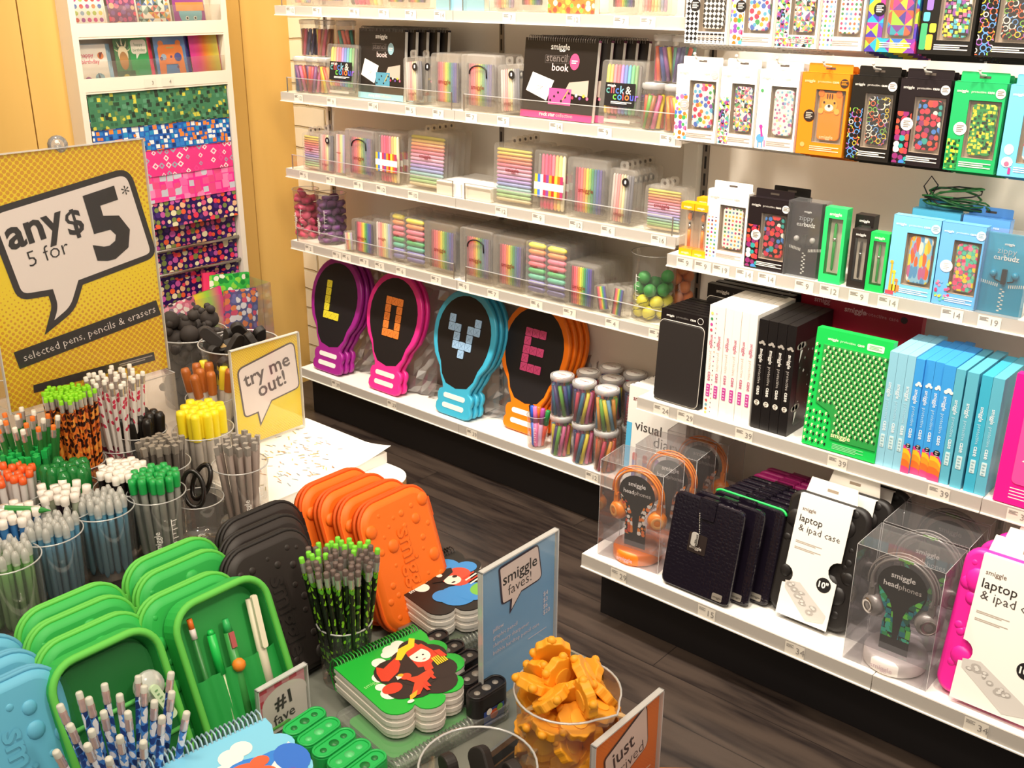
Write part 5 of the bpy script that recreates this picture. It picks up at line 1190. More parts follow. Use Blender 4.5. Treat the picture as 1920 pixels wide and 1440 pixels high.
def c_birthday(o, w, h):
    R_ = mat('d8305a', .5); o.text('happy', -w * .42, h * .72, h * .14, -.0006, R_, .005).text('birthday', -w * .42, h * .57, h * .14, -.0006, R_, .005)
    o.disc(w * .28, h * .74, w * .11, -.0006, mat('e8803a', .5), 16); o.plate([(w * .22, h * .80), (w * .24, h * .66), (w * .36, h * .82)], -.001, mat('7a2f2a', .5)); o.disc(-w * .28, h * .18, w * .13, -.0006, mat('a03a8a', .5), 16); o.disc(w * .14, h * .22, w * .17, -.0006, mat('7fb0c8', .5), 18); o.plate([(w * .06, h * .10), (w * .24, h * .10), (w * .10, h * .36)], -.001, mat('2a3a5a', .5))
    for i in range(6): o.disc(w * (.14 + .11 * math.cos(i)), h * (.22 + .12 * math.sin(i)), w * .015, -.0013, mat('2a3a5a', .5), 6)
def c_chief(o, w, h):
    o.rect(-w * .5, w * .02, 0, h * .30, -.0004, mat('2a5a34', .5)); o.rect(-w * .5, -w * .05, 0, h, -.0003, mat('3f7f4a', .5))
    for i in range(9):
        a = PI * (.12 + .76 * i / 8); o.prism([( -w * .26 + w * (.15 * math.cos(a) - .03), h * (.62 + .18 * math.sin(a))), (-w * .26 + w * (.15 * math.cos(a) + .03), h * (.62 + .18 * math.sin(a))), (-w * .26 + w * .26 * math.cos(a), h * (.62 + .32 * math.sin(a)))], -.0006 - .00003 * i, -.0005, mat(('f2e8c8', '1f2a20')[i % 2], .5))
    o.disc(-w * .26, h * .62, w * .15, -.0010, mat('f2e6c4', .5), 14, h * .17); o.disc(-w * .26, h * .50, w * .13, -.0013, mat('b8803a', .5), 14, h * .18); o.disc(-w * .26, h * .12, w * .12, -.0013, mat('c8b84a', .5), 12, h * .12); o.disc(-w * .26, h * .14, w * .07, -.0016, mat('5a8a4a', .5), 10)
    o.prism(rr(-w * .0, w * .46, h * .62, h * .90, .01), -.0010, -.0004, mat('f2f0e4', .5)); o.plate([(w * .12, h * .63), (w * .24, h * .63), (w * .12, h * .52)], -.0010, mat('f2f0e4', .5))
    D = mat('3a7a4a', .5); o.text('happy', w * .23, h * .78, h * .085, -.0014, D, .0, 'c').text('birthday', w * .23, h * .67, h * .085, -.0014, D, .0, 'c')
def c_pad(o, w, h):
    P_ = mat('f0863a', .5); o.prism(rr(-w * .40, w * .40, h * .38, h * .78, w * .14), -.0009, -.0003, P_)
    for s in (-1, 1): o.plate([(s * w * .42 * q, zz) for q, zz in (((.95, h * .50), (.45, h * .40), (.55, h * .10), (.80, h * .06), (1.0, h * .20)) if s < 0 else ((.95, h * .50), (1.0, h * .20), (.80, h * .06), (.55, h * .10), (.45, h * .40)))][::1 if s > 0 else 1], -.001, P_); o.disc(s * w * .28, h * .80, w * .09, -.0008, P_, 10)
    o.disc(w * .22, h * .52, w * .12, -.0014, mat('3a4a9a', .5), 14); o.disc(-w * .24, h * .53, w * .09, -.0014, mat('9ab0c8', .5), 10); o.disc(-w * .32, h * .50, w * .05, -.0017, mat('5a3a6a', .5), 8); o.disc(0, h * .53, w * .04, -.0014, mat('6a3a6a', .5), 8); o.disc(w * .18, h * .32, w * .04, -.0014, mat('6a3a6a', .5), 8)
    o.rect(-w * .12, w * .12, h * .70, h * .73, -.0014, mat('b8a86a', .5))
def c_mon(o, w, h):
    o.plate([(-w * .20, h * .02), (w * .28, h * .02), (w * .40, h * .30), (w * .40, h * .5), (-w * .34, h * .5), (-w * .34, h * .30)], -.0007, mat('7fc0d0', .5)); o.rect(-w * .42, w * .48, h * .38, h * .55, -.001, mat('f09a3a', .5))
    for s in (-.10, .16): o.disc(w * s, h * .24, w * .055, -.0012, PAPER, 12); o.disc(w * s, h * .24, w * .032, -.0016, INK, 10)
C1 = [((151, 147), (209, 136), .105, 'happy birthday card with three ladybirds', c_birthday, 'f4ece2', '8fb0c8'), ((222, 138), (287, 132), .125, 'green happy birthday card with a feathered headdress', c_chief, '1fa050', 'd83a5a'), ((296, 132), (356, 126), .125, 'blue card with an orange game controller', c_pad, '5a8ac8', '3a3a8a'), ((362, 128), (417, 121), .118, 'shiny pink to gold card', None, blend(['e0309a', 'e8407a', 'ef7a2a', 'e8b02a', 'd8c84a'], 'x', 11, .3, True, off=.5), 'b83a4a')]
for a, b, h, l, dr, bg, bk in C1:
    y0, y1 = ybtw(a, b, 0); y0 = max(y0 + .003, RY0 + .027); y1 = min(y1 - .003, RY1 - .027); gcard(y0, y1, zt[0] - .033, h * 1.36, l, dr, bg, 3, bk)
C2 = [((133, 44), (200, 40), 'card with a grid of coloured dots', None, dots('f6f0ea', ['d8403a', '4a6ab8', 'e8803a', 'b8c85a', 'd83a8a', '9ab0c8', 'e8d86a', 'a83a9a'], 46, .33, 0)), ((206, 38), (260, 36), 'purple card with round lantern dots', None, dots('7a3a6a', ['d86a8a', 'e8b08a', '8a5a9a', 'c8508a', 'e8406a', 'a86a9a'], 52, .42, .6)), ((262, 36), (322, 33), 'white card with a triangle pattern', None, tris(['f4efe6', '3a5a4a', 'e8b04a', 'f4efe6', '8fb0a8', 'd86a5a', 'f4efe6', '5a7ab0'], 46)), ((328, 32), (388, 29), 'purple card with a pale blue monster', c_mon, 'a03a9a')]
for a, b, l, dr, bg in C2:
    y0, y1 = ybtw(a, b, 0); y0 = max(y0 + .003, RY0 + .027); gcard(y0, y1 - .003, zt[1] - .033, .175, l, dr, bg, 2, 'e8dccc')
# folded gift wrap hung over rails
WG = circuit('3f7a58', ['c8c44a', '27452f', '477f5f', '2f6044', '24342a', '3a7553', '3f7a58', '569070', '2c4a38', '6a8a4a'], 60); WB = dots('1f5fb8', ['e8ecf0', 'e8803a', '2f7fd0', '123a7a', 'f0f0f0', '2a8fc8', 'e88a3a'], 58, .40, .4, .25, 'CHEBYCHEV'); WP = dots('e83a8a', ['f8e8e8', 'e83a8a', '8fb0c0', 'f8d8e0', 'f04a9a'], 36, .42, .4, .3, 'MANHATTAN', .5); WK = dots('f0389a', ['f86ab0', 'e8508a', 'c8c8d8', 'f05a9a', 'f88ac0'], 34, .5, .5, .25, 'CHEBYCHEV'); WD = dots('2a1458', ['e8603a', 'e8b890', 'd85a8a', '7a8a4a', 'c85aa8', 'e8e0b8', '4a2a7a', 'e83a5a'], 44, .44, .45, .3)
WR = [(170, 440, 187, WG, 'green circuit board gift wrap over the top rail'), (232, 445, 210, WB, 'bright blue gift wrap with cartoon shapes'), (0, 0, 262, WP, 'pink gift wrap with white folk diamonds'), (0, 0, 308, WK, 'hot pink gift wrap with small squares'), (0, 0, 358, WD, 'purple spotted gift wrap on the fifth rail')]
zr = [at(417, y, X=RX + .0).z for y in (161, 208, 256, 304, 352)] + [at(443, 400, X=RX).z, at(449, 447, X=RX).z, at(451, 490, X=RX).z]
yy0, yy1 = RY0 + .028, RY1 - .026
def wrapsheet(k, zz, m_, label, drop=.20, over=True, rail=True):
    xr = RX - .018; n = 26; r = .011; rows = []
    prof = [(xr - .016, zz - .06)] + [(xr - r * math.cos(a), zz + r * math.sin(a)) for a in [PI * i / 8 for i in range(9)]] + [(xr + r + .001, zz - drop * .5), (xr + r + .003, zz - drop)] if over else [(xr - .012, zz + .03), (xr - .011, zz - drop * .5), (xr - .010, zz - drop)]
    vs = []
    for j, (px_, pz) in enumerate(prof):
        for i in range(n + 1): vs.append((px_ + .0013 * math.sin(i * 1.1 + k) * (1 if j > len(prof) - 3 else .3), yy0 + (yy1 - yy0) * i / n, pz))
    N_ = n + 1; c = ((RX), (yy0 + yy1) / 2, zz)
    vs = [(v[1] - c[1], -(v[0] - c[0]), v[2] - c[2]) for v in vs]      # built facing -y, then turned to face the shop
    mb = MB().add(vs, [(j * N_ + i, j * N_ + i + 1, (j + 1) * N_ + i + 1, (j + 1) * N_ + i) for j in range(len(prof) - 1) for i in range(n)], m_, True)
    tag(mb.obj('gift_wrap', loc=c, rot=FACE), label, 'gift wrap', 'gift wrap sheets on the rack')
    MB().tube([(xr - XE, yy0 - .006 - (RY0 + RY1) / 2, zz - .25 - (0 if over else -.004)), (xr - XE, yy1 + .006 - (RY0 + RY1) / 2, zz - .25 - (0 if over else -.004))], .0075 if over else .007, CHROME if not over else mat('d8d0c8', .3, .6), 8).obj('rail', rk)
GW = ['green circuit board gift wrap over the top rail', 'bright blue gift wrap with cartoon shapes', 'pink gift wrap with white folk diamonds', 'hot pink gift wrap with small squares', 'purple spotted gift wrap folded over the fifth rail', 'purple spotted gift wrap behind the first bare chrome rail', 'purple spotted gift wrap behind the second bare chrome rail', 'purple spotted gift wrap behind the third bare chrome rail']
for k in range(8):
    wrapsheet(k, zr[k], (WG, WB, WP, WK, WD, WD, WD, WD)[k], GW[k], .115, k < 5)
# loose gift bags at the foot of the rack
for i, (ya, yb_, zc, h_, m_, l) in enumerate(((2.17, 2.35, .56, .09, dots('3fbf4a', ['1f8f3a', '8fd84a', 'f0f0e0', '2faf5a'], 40, .5, .9), 'green patterned gift bag at the foot of the rack'), (2.06, 2.24, .50, .10, blend(['e8503a', 'e8c83a', '8fc84a', 'e83a8a'], 'x', 6, .3, True, off=.5), 'rainbow gift bag leaning at the foot of the rack'), (2.20, 2.35, .42, .14, dots('3a4a8a', ['e8e8f0', 'e8803a', 'd83a6a', '5a6ab0'], 40, .5, .6), 'dark blue gift bag with pale shapes under the green one'), (1.96, 2.10, .50, .10, dots('c8607a', ['e8d8d0', '5a3a5a', 'e88aa0', '3a2a3a'], 46, .55, .9), 'pink and grey speckled gift bag at the foot of the rack'), (2.13, 2.185, .42, .19, mat('e83a6a', .35), 'crinkled red pink ribbon bag between the gift bags'))):
    ya *= 1.0315; yb_ *= 1.0315; zc = 1.675 - (1.675 - zc) * 1.0315; h_ *= 1.03; w = yb_ - ya; mb = MB(); n = 8; vs = []
    for s_ in (0, 1):
        for i_ in range(n + 1):
            for j in range(n + 1): vs.append((-w / 2 + w * i_ / n, s_ * .010 - .008 * math.sin(PI * i_ / n) * math.sin(PI * j / n) * (1 - 2 * s_) + rnd.uniform(-.002, .002), h_ * 1.6 * j / n))
    N_ = (n + 1) ** 2
    for s_ in (0, 1): mb.add(vs[s_ * N_:(s_ + 1) * N_], [(a * (n + 1) + b, (a + 1) * (n + 1) + b, (a + 1) * (n + 1) + b + 1, a * (n + 1) + b + 1)[::1 if s_ == 0 else -1] for a in range(n) for b in range(n)], m_, True)
    tag(mb.obj('gift_bag', loc=(RX + .02 + .018 * (i % 4), (ya + yb_) / 2, zc - .08), rot=(-.05, .12 * (-1) ** i, PI / 2)), l, 'gift bag', 'gift bags at the foot of the rack')
MB().box(*rel(RX - .07, RX + .14, RY0 + .02, RY1, .25, .27), clear('fafafa', .10, .12, .06)).box(*rel(RX + .137, RX + .14, RY0 + .02, RY1, .25, .56), clear('fafafa', .03, .10, .05)).box(*rel(RX, RX + .14, RY1 - .004, RY1, .25, .56), clear('fafafa', .03, .10, .05)).obj('clear_bin', rk)

# ================================================================== display tables
ZT = .775; ZL = .70; ZTR = .765
def flat(ol, z0, z1, mt, side=None, bev=0.0):      # horizontal slab from an outline (x, y)
    mb = MB(); mb.T = Matrix.Rotation(-PI / 2, 4, 'X'); mb.prism(ol, -z1, -z0, mt, bev, side); return mb
tb = thing('display_table', 'white table with a rounded plywood edge under the pens and drawing pad', 'table', (-1.86, .48, 0))
mb = flat(rr(-.50, .50, -.82, .815, .055, 8), ZT - .045, ZT - .0015, PLYEDGE, PLYEDGE); mb.obj('plywood_edge', tb)
flat(rr(-.50, .50, -.82, .815, .055, 8), ZT - .0015, ZT, mat('f4f0ea', .35)).obj('tabletop', tb)
for x in (-.42, .42):
    for y in (-.72, .72): MB().box(x - .03, x + .03, y - .03, y + .03, 0, ZT - .045, mat('d8b27a', .5)).obj('leg', tb)
lt = thing('display_table', 'low dark display table in front, under the beakers and glass tray', 'table', (-.82, .38, 0))
flat(rr(-.52, .45, -.62, .585, .02), ZL - .03, ZL, mat('4a4440', .35)).obj('tabletop', lt)
for x in (-.46, .39):
    for y in (-.55, .52): MB().box(x - .025, x + .025, y - .025, y + .025, 0, ZL - .03, mat('2a2624', .5)).obj('leg', lt)
tr = thing('glass_tray', 'pale green glass tray with a metal rim under the pencil cases and notebooks', 'tray', (-1.035, .36, ZL))
tx0, tx1, ty0, ty1 = -.31, .312, -.56, .678
MB().box(tx0 + .015, tx1 - .015, ty0 + .015, .60, .0005, ZTR - ZL - .016, mat('5a5550', .5)).obj('riser', tr)
MB().box(tx0, tx1, ty0, ty1, ZTR - ZL - .015, ZTR - ZL, mat('7f827a', .12, 0, .6)).obj('tray_plate', tr)
mb = MB(); r_ = mat('b8b6ae', .25, .8)
for a in ((tx0, tx1, ty1 - .004, ty1), (tx0, tx1, ty0, ty0 + .004), (tx1 - .004, tx1, ty0, ty1), (tx0, tx0 + .004, ty0, ty1)): mb.box(*a, ZTR - ZL - .018, ZTR - ZL + .010, r_)
mb.obj('rim', tr)

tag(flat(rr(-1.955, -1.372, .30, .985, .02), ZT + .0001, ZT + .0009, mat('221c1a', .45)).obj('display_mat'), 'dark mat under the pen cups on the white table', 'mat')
# ------------------------------------------------------------------ drawing pad
pd = thing('drawing_pad', 'stack of white test paper covered in pen scribbles on the white table', 'paper pad', (-1.575, 1.142, ZT))
MB().box(-.130, .125, -.155, .155, .0004, .022, PAPER).obj('sheets', pd)
n = 14; mb = MB(); vs = []
for i in range(n + 1):
    for j in range(n + 1):
        u, v = i / n, j / n; vs.append((-.132 + .265 * u, -.150 + .310 * v, .0235 + .018 * max(0, u + v - 1.72) ** 1.3 * 4))
mb.add(vs, [(i * (n + 1) + j, (i + 1) * (n + 1) + j, (i + 1) * (n + 1) + j + 1, i * (n + 1) + j + 1) for i in range(n) for j in range(n)], mat('f6f2ea', .6), True)
q = random.Random(5); sc = [mat(c, .6) for c in ('d8b04a', 'e8c87a', 'c89a8a', '8a8a9a', 'b8a86a', 'd89a5a', '9aa8b8', 'a88a8a')]
for i in range(150):
    x, y = q.uniform(-.11, .10), q.uniform(-.14, .11); a = q.choice((.2, .5, -.4, 1.2)) + q.uniform(-.3, .3); L = q.uniform(.004, .018); w_ = .0009
    ca, sa = math.cos(a), math.sin(a); mb.add([(x - sa * w_, y + ca * w_, .0243), (x + sa * w_, y - ca * w_, .0243), (x + sa * w_ + ca * L, y - ca * w_ + sa * L, .0243), (x - sa * w_ + ca * L, y + ca * w_ + sa * L, .0243)], [(0, 1, 2, 3)], sc[i % 8])
mb.obj('scribbled_sheet', pd)

# ------------------------------------------------------------------ acrylic sign holders
def bubble(pts, mb, y, line, fill_, o):
    mb.plate(pts, y, line); mb.plate(inset(pts, o), y - .0006, fill_)
def rrpoly(P, r, n=5):      # round the corners of a polygon; r per corner
    out = []
    for i, p in enumerate(P):
        rad = r[i] if isinstance(r, (list, tuple)) else r
        a, b, c = Vector(P[i - 1]), Vector(p), Vector(P[(i + 1) % len(P)])
        if rad <= 0: out.append(tuple(b)); continue
        d1 = (a - b).normalized(); d2 = (c - b).normalized(); s1 = b + d1 * min(rad, (a - b).length * .45); s2 = b + d2 * min(rad, (c - b).length * .45)
        for k in range(n + 1):
            t = k / n; out.append(tuple(s1 * (1 - t) ** 2 + b * 2 * t * (1 - t) + s2 * t ** 2))
    return out
HALF = mat('e8a418', .5)
def halftone(a, c, n, r0, z0, k):     # printed halftone: dot size changes down the sheet
    m, t, b = nt('halftone_print')
    v = t.nodes.new('ShaderNodeTexVoronoi'); v.voronoi_dimensions = '2D'; v.inputs['Randomness'].default_value = 0; v.inputs['Scale'].default_value = 1
    uv = _uv(t, n, n); uv.node.inputs['Rotation'].default_value = (0, 0, PI / 4); t.links.new(uv, v.inputs['Vector'])
    tc = t.nodes.new('ShaderNodeTexCoord'); s = t.nodes.new('ShaderNodeSeparateXYZ'); t.links.new(tc.outputs['Object'], s.inputs[0])
    d = _math(t, 'ABSOLUTE', _math(t, 'SUBTRACT', s.outputs[2], z0)); rad = _math(t, 'MINIMUM', _math(t, 'MULTIPLY', d, k), r0)
    t.links.new(_mix(t, _math(t, 'LESS_THAN', v.outputs['Distance'], rad), a, c), b.inputs['Base Color']); b.inputs['Roughness'].default_value = .5; return m
def sign(name, label, w, h, loc, draw, back, rot=FACE, base=.07):
    o = thing(name, label, 'sign', loc, rot)
    p = MB().box(-w / 2 + .003, w / 2 - .003, 0, .0006, .003, h - .003, back); draw(p, w, h); p.obj('poster', o)
    A = clear('fdfdfc', .012, .035, .05); E_ = clear('ffffff', .55, .3, .08)
    mb = MB().box(-w / 2, w / 2, -.0042, -.0022, 0, h, A).box(-w / 2, w / 2, .0008, .0028, 0, h, A)
    for x0, x1, z0, z1 in ((-w / 2, -w / 2 + .0016, 0, h), (w / 2 - .0016, w / 2, 0, h), (-w / 2, w / 2, h - .0018, h)): mb.box(x0, x1, -.0048, .003, z0, z1, E_)
    mb.obj('acrylic_holder', o); MB().box(-w / 2, w / 2, -.002, base, -.003, 0, A).obj('acrylic_foot', o); return o
k_ = 1.80 / 1.695
def any5(p, w, h):
    D = mat('1c1316', .5); Wh = mat('efe2e0', .5); y = -.0008
    def P(x, z): return ((x - .148) * k_, z * k_)      # measured on the poster, from its lower left corner
    p.rect(-w / 2 + .003, w / 2 - .003, .17 * k_, .30 * k_, -.0003, mat('f6d81a', .5)) if 0 else None
    B = [P(.012, .338), P(.042, .186), P(.093, .184), P(.096, .165), P(.076, .1195), P(.135, .150), P(.1545, .1905), P(.300, .213), P(.2665, .3765)]
    ol = rrpoly(B, [.03, .022, 0, .01, .0, .02, 0, .025, .03], 6)
    bubble(ol, p, y, D, Wh, .011)
    y = -.0020; a = math.radians(9.5)
    x, z = P(.042, .2710); p.text('any', x, z, 1, y, D, .026, 'l', a, fit=.099 * k_)
    x, z = P(.070, .2375); p.text('5 for', x, z, 1, y, D, -.010, 'l', a, fit=.071 * k_)
    x, z = P(.144, .2765); p.text('$', x, z, 1, y, D, .022, 'l', a, fit=.029 * k_)
    x, z = P(.186, .2250); p.text('5', x, z, 1, y, D, .034, 'l', a, fit=.073 * k_)
    x, z = P(.249, .319); p.text('*', x, z, .036 * k_, y, D, 0, 'l', a)
    b = [P(.0265, .0727), P(.293, .106), P(.287, .1347), P(.021, .1032)]; p.plate(b, -.0010, D)
    x, z = P(.036, .0835); p.text('selected pens, pencils & erasers', x, z, 1, -.0016, Wh, -.006, 'l', math.radians(6.9), fit=.249 * k_)
    p.plate([P(.043, .0256), P(.271, .0238), P(.270, .0403), P(.044, .0393)], -.0010, D); x, z = P(.20, .0355); p.bars(x, x + .07, z, .0022, -.0016, mat('a89a90', .5), 2, 1.8)
s5 = sign('sign_holder', 'large yellow acrylic sign reading any 5 for $5', .318, .448, (-1.80, 1.048 - .159, .957), any5, halftone('f3d312', 'd99a12', 120, .44, .25, 3.2))
kb = MB().ball((0, 0, 0), .017, clear('f4f0ea', .25, .4, .05), 14); p_ = at(108, 272, X=-1.812)
kb.cyl(0, 0, -.022, 0, .006, CHROME); kb.obj('clear_knob', s5, (p_.y - s5.location.y, .012, p_.z - .957))
ab = MB(); CL2 = clear('f2ece6', .10, .12, .05)
ab.box(-1.90, -1.782, .74, 1.048, ZT + .0005, .9535, CL2); E2 = clear('ffffff', .5, .35, .08)
for a, b in (((-1.90, 1.048), (-1.782, 1.048)), ((-1.782, 1.048), (-1.782, .74)), ((-1.782, .74), (-1.90, .74))): ab.tube([(*a, .953), (*b, .953)], .0011, E2, 4)
tag(ab.obj('acrylic_riser'), 'clear acrylic box that carries the large yellow sign', 'display box')
def tryme(p, w, h):
    D = mat('5a4a4a', .5); Wh = mat('efe0de', .5)
    def P(x, z): return (x - .0825, z)
    B = [P(.0125, .166), P(.0205, .060), P(.0525, .0623), P(.057, .032), P(.0895, .0777), P(.1615, .0865), P(.1545, .1915)]
    bubble(rrpoly(B, [.016, .012, 0, 0, 0, .014, .018], 5), p, -.0008, D, Wh, .0032)
    a = math.radians(10); x, z = P(.0285, .1235); p.text('try me', x, z, 1, -.0018, D, .016, 'l', a, fit=.114); x, z = P(.060, .0945); p.text('out!', x, z, 1, -.0018, D, .016, 'l', a, fit=.069)
sign('sign_holder', 'small yellow acrylic sign reading try me out on the drawing pad', .166, .207, (-1.672, 1.268 - .083, .802), tryme, halftone('f2d824', 'e8b41a', 230, .42, .07, 6), base=.05)
def faves(p, w, h):
    D = mat('2a1a3a', .5); Wh = mat('efdedd', .5); T_ = mat('e4e0f0', .5)
    def P(x, z): return (x - .0735, z)
    B = [P(.031, .2035), P(.0375, .145), P(.055, .1445), P(.0535, .124), P(.0775, .1475), P(.1215, .1485), P(.1115, .206)]
    bubble(rrpoly(B, [.006, .006, 0, 0, 0, .012, .008], 5), p, -.0008, D, Wh, .0026)
    x, z = P(.0395, .1735); p.text('smiggle', x, z, 1, -.0016, mat('1a1418', .5), .010, 'l', .03, fit=.069); x, z = P(.050, .1545); p.text('faves!', x, z, 1, -.0016, mat('2a2228', .5), -.006, 'l', .05, fit=.047)
    for i, (s, pr) in enumerate((('pillow', '4'), ('graphic pencil', '3'), ('shimmery sharpener', '6'), ('bubble hardtop pencil case', '20'))):
        x, z = P(.021, .112 - .0118 * i); p.text(s, x, z, .0088, -.0008, T_, .01); x, z = P(.124, .118 - .0098 * i); p.text('$' + pr, x, z, .010, -.0008, T_, .01)
    x, z = P(.092, .066); p.bars(x, x + .04, z, .0012, -.0008, T_, 1)
sign('sign_holder', 'blue acrylic sign reading smiggle faves on the glass tray'.replace('smiggle faves', 'faves'), .155, .213, (-.79, 1.005 - .0745, ZTR + .004), faves, blend(['78b0e6', '82b6e8', '74aade', '86b4e0'], 'z', 5, .5), base=.035)
def just(p, w, h):
    D = mat('3a1f24', .5); Wh = mat('efd8d2', .5)
    B = [(-.048, h - .034), (-.040, h - .094), (-.027, h - .094), (-.026, h - .110), (-.008, h - .088), (.047, h - .070), (.040, h - .012), (.036, h - .004)]
    bubble(rrpoly(B, [.006, .004, 0, 0, 0, .012, .004, 0], 5), p, -.0008, D, Wh, .0022)
    p.text('just', -.030, h - .058, 1, -.0016, D, .012, 'l', .18, fit=.046).text('arrived', -.031, h - .082, 1, -.0016, mat('4a3034', .5), -.01, 'l', .18, fit=.068); p.bars(.030, .055, h - .105, .0025, -.0008, mat('f8c8a0', .5), 5, 2.6)
sj = at(1240, 1290, Z=.862)
sign('sign_holder', 'orange acrylic sign reading just arrived at the front of the low table', .141, .158, (sj.x, sj.y - .0705, ZL + .004), just, halftone('ef7a1e', 'd95f1a', 260, .36, .10, 4), base=.04)
def one(p, w, h):
    R_ = [mat(c, .5) for c in ('d8305a', 'e88aa0')]
    for i in range(6): p.rect(-w / 2 + .004 + i * (w - .008) / 6, -w / 2 + .004 + (i + 1) * (w - .008) / 6, h * .86, h - .003, -.0006, R_[i % 2])
    for i in range(7): p.rect(-w / 2 + .003, -w / 2 + .010, h * .86 - (i + 1) * h * .12, h * .86 - i * h * .12, -.0006, R_[(i + 1) % 2])
    p.plate([(-w * .42, .004), (w * .47, .004), (w * .47, h * .55)] + [(w * .03 + w * .45 * math.cos(a), h * .60 + h * .26 * math.sin(a)) for a in [PI * i / 12 for i in range(13)]] + [(-w * .42, h * .5)], -.0010, mat('efe4e2', .5))
    p.text('#1', 0, h * .46, h * .34, -.0016, INK, .025, 'c', .1).text('fave', 0, h * .20, h * .26, -.0016, INK, .008, 'c', .1)
a1, b1 = at(483, 1297, Z=.845), at(570, 1252, Z=.845)
sign('sign_holder', 'small pink checked sign reading #1 fave beside the green sharpeners', .078, .082, ((a1.x + b1.x) / 2, (a1.y + b1.y) / 2, .742), one, mat('e8a0b0', .5), base=.02).location.z = ZTR + .003

# ------------------------------------------------------------------ pencil cases
def bumps(mb, w, h, mt, y, seed, n=26):
    r_ = random.Random(seed); done = []
    for i in range(400):
        r = r_.choice((.004, .005, .006, .009, .011)); x, z = r_.uniform(-w * .40, w * .40), r_.uniform(h * .10, h * .90)
        if abs(x) < .022 and h * .18 < z < h * .72: continue
        if any(math.hypot(x - a, z - b) < r + c + .006 for a, b, c in done): continue
        done.append((x, z, r)); mb.ball((x, y + .001, z), r, mt, 12, (1, .45, 1))
        if len(done) >= n: break
    return mb
def pencil_case(col, label, w=.138, h=.200, t=.028, zipc=None, seed=1, front=True, group=None):
    M_ = mat(col, .55); Z_ = mat(zipc or col, .6); o = thing('pencil_case', label, 'pencil case', group=group); ol = rr(-w / 2, w / 2, 0, h, .036, 7)
    mb = MB().prism(ol, 0, t * .5 - .003, M_, .011, smooth=True, bb=1)
    if front:
        bumps(mb, w, h, M_, 0, seed); mb.text('smiggle', -.010, h * .74, .040, -.0012, M_, .02, 'l', -PI / 2)
        tx = MB().text('smiggle', -.0092, h * .74 - .0008, .040, -.0006, mat(zipc or col, .8), .03, 'l', -PI / 2)
        tx.obj('embossed_word', o)
    mb.obj('front_shell', o)
    MB().prism(ol, t * .5 + .003, t, M_, .009, smooth=True).obj('back_shell', o)
    mb = MB().prism(inset(ol, .003), t * .5 - .004, t * .5 + .004, mat(zipc or col, .85))
    for dy in (-.005, .005): mb.tube([(x, t * .5 + dy, z) for x, z in ol], .0028, Z_, 6, closed=True)
    zp = mb.obj('zip', o)
    MB().box(w / 2 - .004, w / 2 + .004, t * .5 - .006, t * .5 + .006, h * .80, h * .86, Z_).prism(rr(w / 2 + .002, w / 2 + .007, h * .70, h * .81, .002), t * .5 - .003, t * .5 + .003, Z_).obj('zip_puller', zp)
    return o
def place_case(o, X, Y, a=.33, rz=0.0, z=ZTR):
    o.location = (X, Y, z + .029 * math.sin(a) + .001); o.rotation_euler = (-a, 0, PI / 2 + rz)
CN = 'orange bubble pencil case'
oc = pencil_case('ff7414', CN + ' at the front of its stack, beside the lime tipped pencils', zipc='e05a0c', group='orange pencil cases'); place_case(oc, -.991, .952)
for k in range(1, 4): place_case(dup(oc, label=CN + ', %s from the front of its stack' % ORD[k]), -.991 - .0368 * k, .952 - .006 * k)
bc = pencil_case('2b2422', 'black bubble pencil case at the front of its stack', zipc='1d1817', seed=4, group='black pencil cases'); place_case(bc, -1.019, .744)
for k in (1, 2): place_case(dup(bc, label='black bubble pencil case, %s from the front of its stack' % ORD[k]), -1.019 - .038 * k, .744 + .023 * k)
GRN, GZ = '2cae4a', '5fc04a'
gc = pencil_case(GRN, 'green pencil case right behind the open one with pens', zipc=GZ, seed=6, group='closed green pencil cases')
place_case(gc, -.998, .607)
place_case(dup(gc, label='green pencil case, second behind the open one with pens'), -1.052, .636, .33)
place_case(dup(gc, label='green pencil case at the very back, beside the black cases'), -1.092, .645, .33)
place_case(dup(gc, label='green pencil case right behind the open mesh pocket'), -.998, .481, .36)
place_case(dup(gc, label='green pencil case, second behind the open mesh pocket'), -1.045, .490, .33)
place_case(dup(gc, label='green pencil case at the back, nearest the light blue pens'), -1.082, .498, .33)
bl = pencil_case('5fb0d0', 'light blue bubble pencil case at the front of its stack', zipc='5aa4c4', seed=8, group='light blue pencil cases'); place_case(bl, -.98, .358, .30)
for k in (1, 2): place_case(dup(bl, label='light blue bubble pencil case, %s from the front of its stack' % ORD[k]), -.98 - .045 * k, .358, .30)
# open case: two shells side by side, mesh pocket on one, pen pockets in the other
w, h = .138, .200
oc = thing('open_pencil_case', 'open green pencil case with a mesh pocket and pens in its slots', 'pencil case')
def shell_open(dx, name):
    M_ = mat(GRN, .55); ol = rr(-w / 2, w / 2, 0, h, .036, 7); mb = MB(); inn = inset(ol, .008)
    n_ = len(ol); v = [(x + dx, 0, z) for x, z in inn] + [(x + dx, .022, z) for x, z in inset(ol, .012)]; mb.add(v, [(i, n_ + i, n_ + (i + 1) % n_, (i + 1) % n_) for i in range(n_)], mat('1f8a3a', .6))
    mb.plate([(x + dx, z) for x, z in inset(ol, .012)], .022, mat('2fa04a', .6))
    mb.add([(x + dx, 0, z) for x, z in ol] + [(x + dx, 0, z) for x, z in inn], [(i, (i + 1) % n_, n_ + (i + 1) % n_, n_ + i) for i in range(n_)], M_)
    mb.prism([(x + dx, z) for x, z in ol], .0005, .026, M_, back=True)
    mb.f.pop(-2); mb.mi.pop(-2); mb.sm.pop(-2)
    mb.tube([(x + dx, -.001, z) for x, z in inset(ol, .003)], .0048, mat(GZ, .7), 6, closed=True); mb.obj(name, oc)
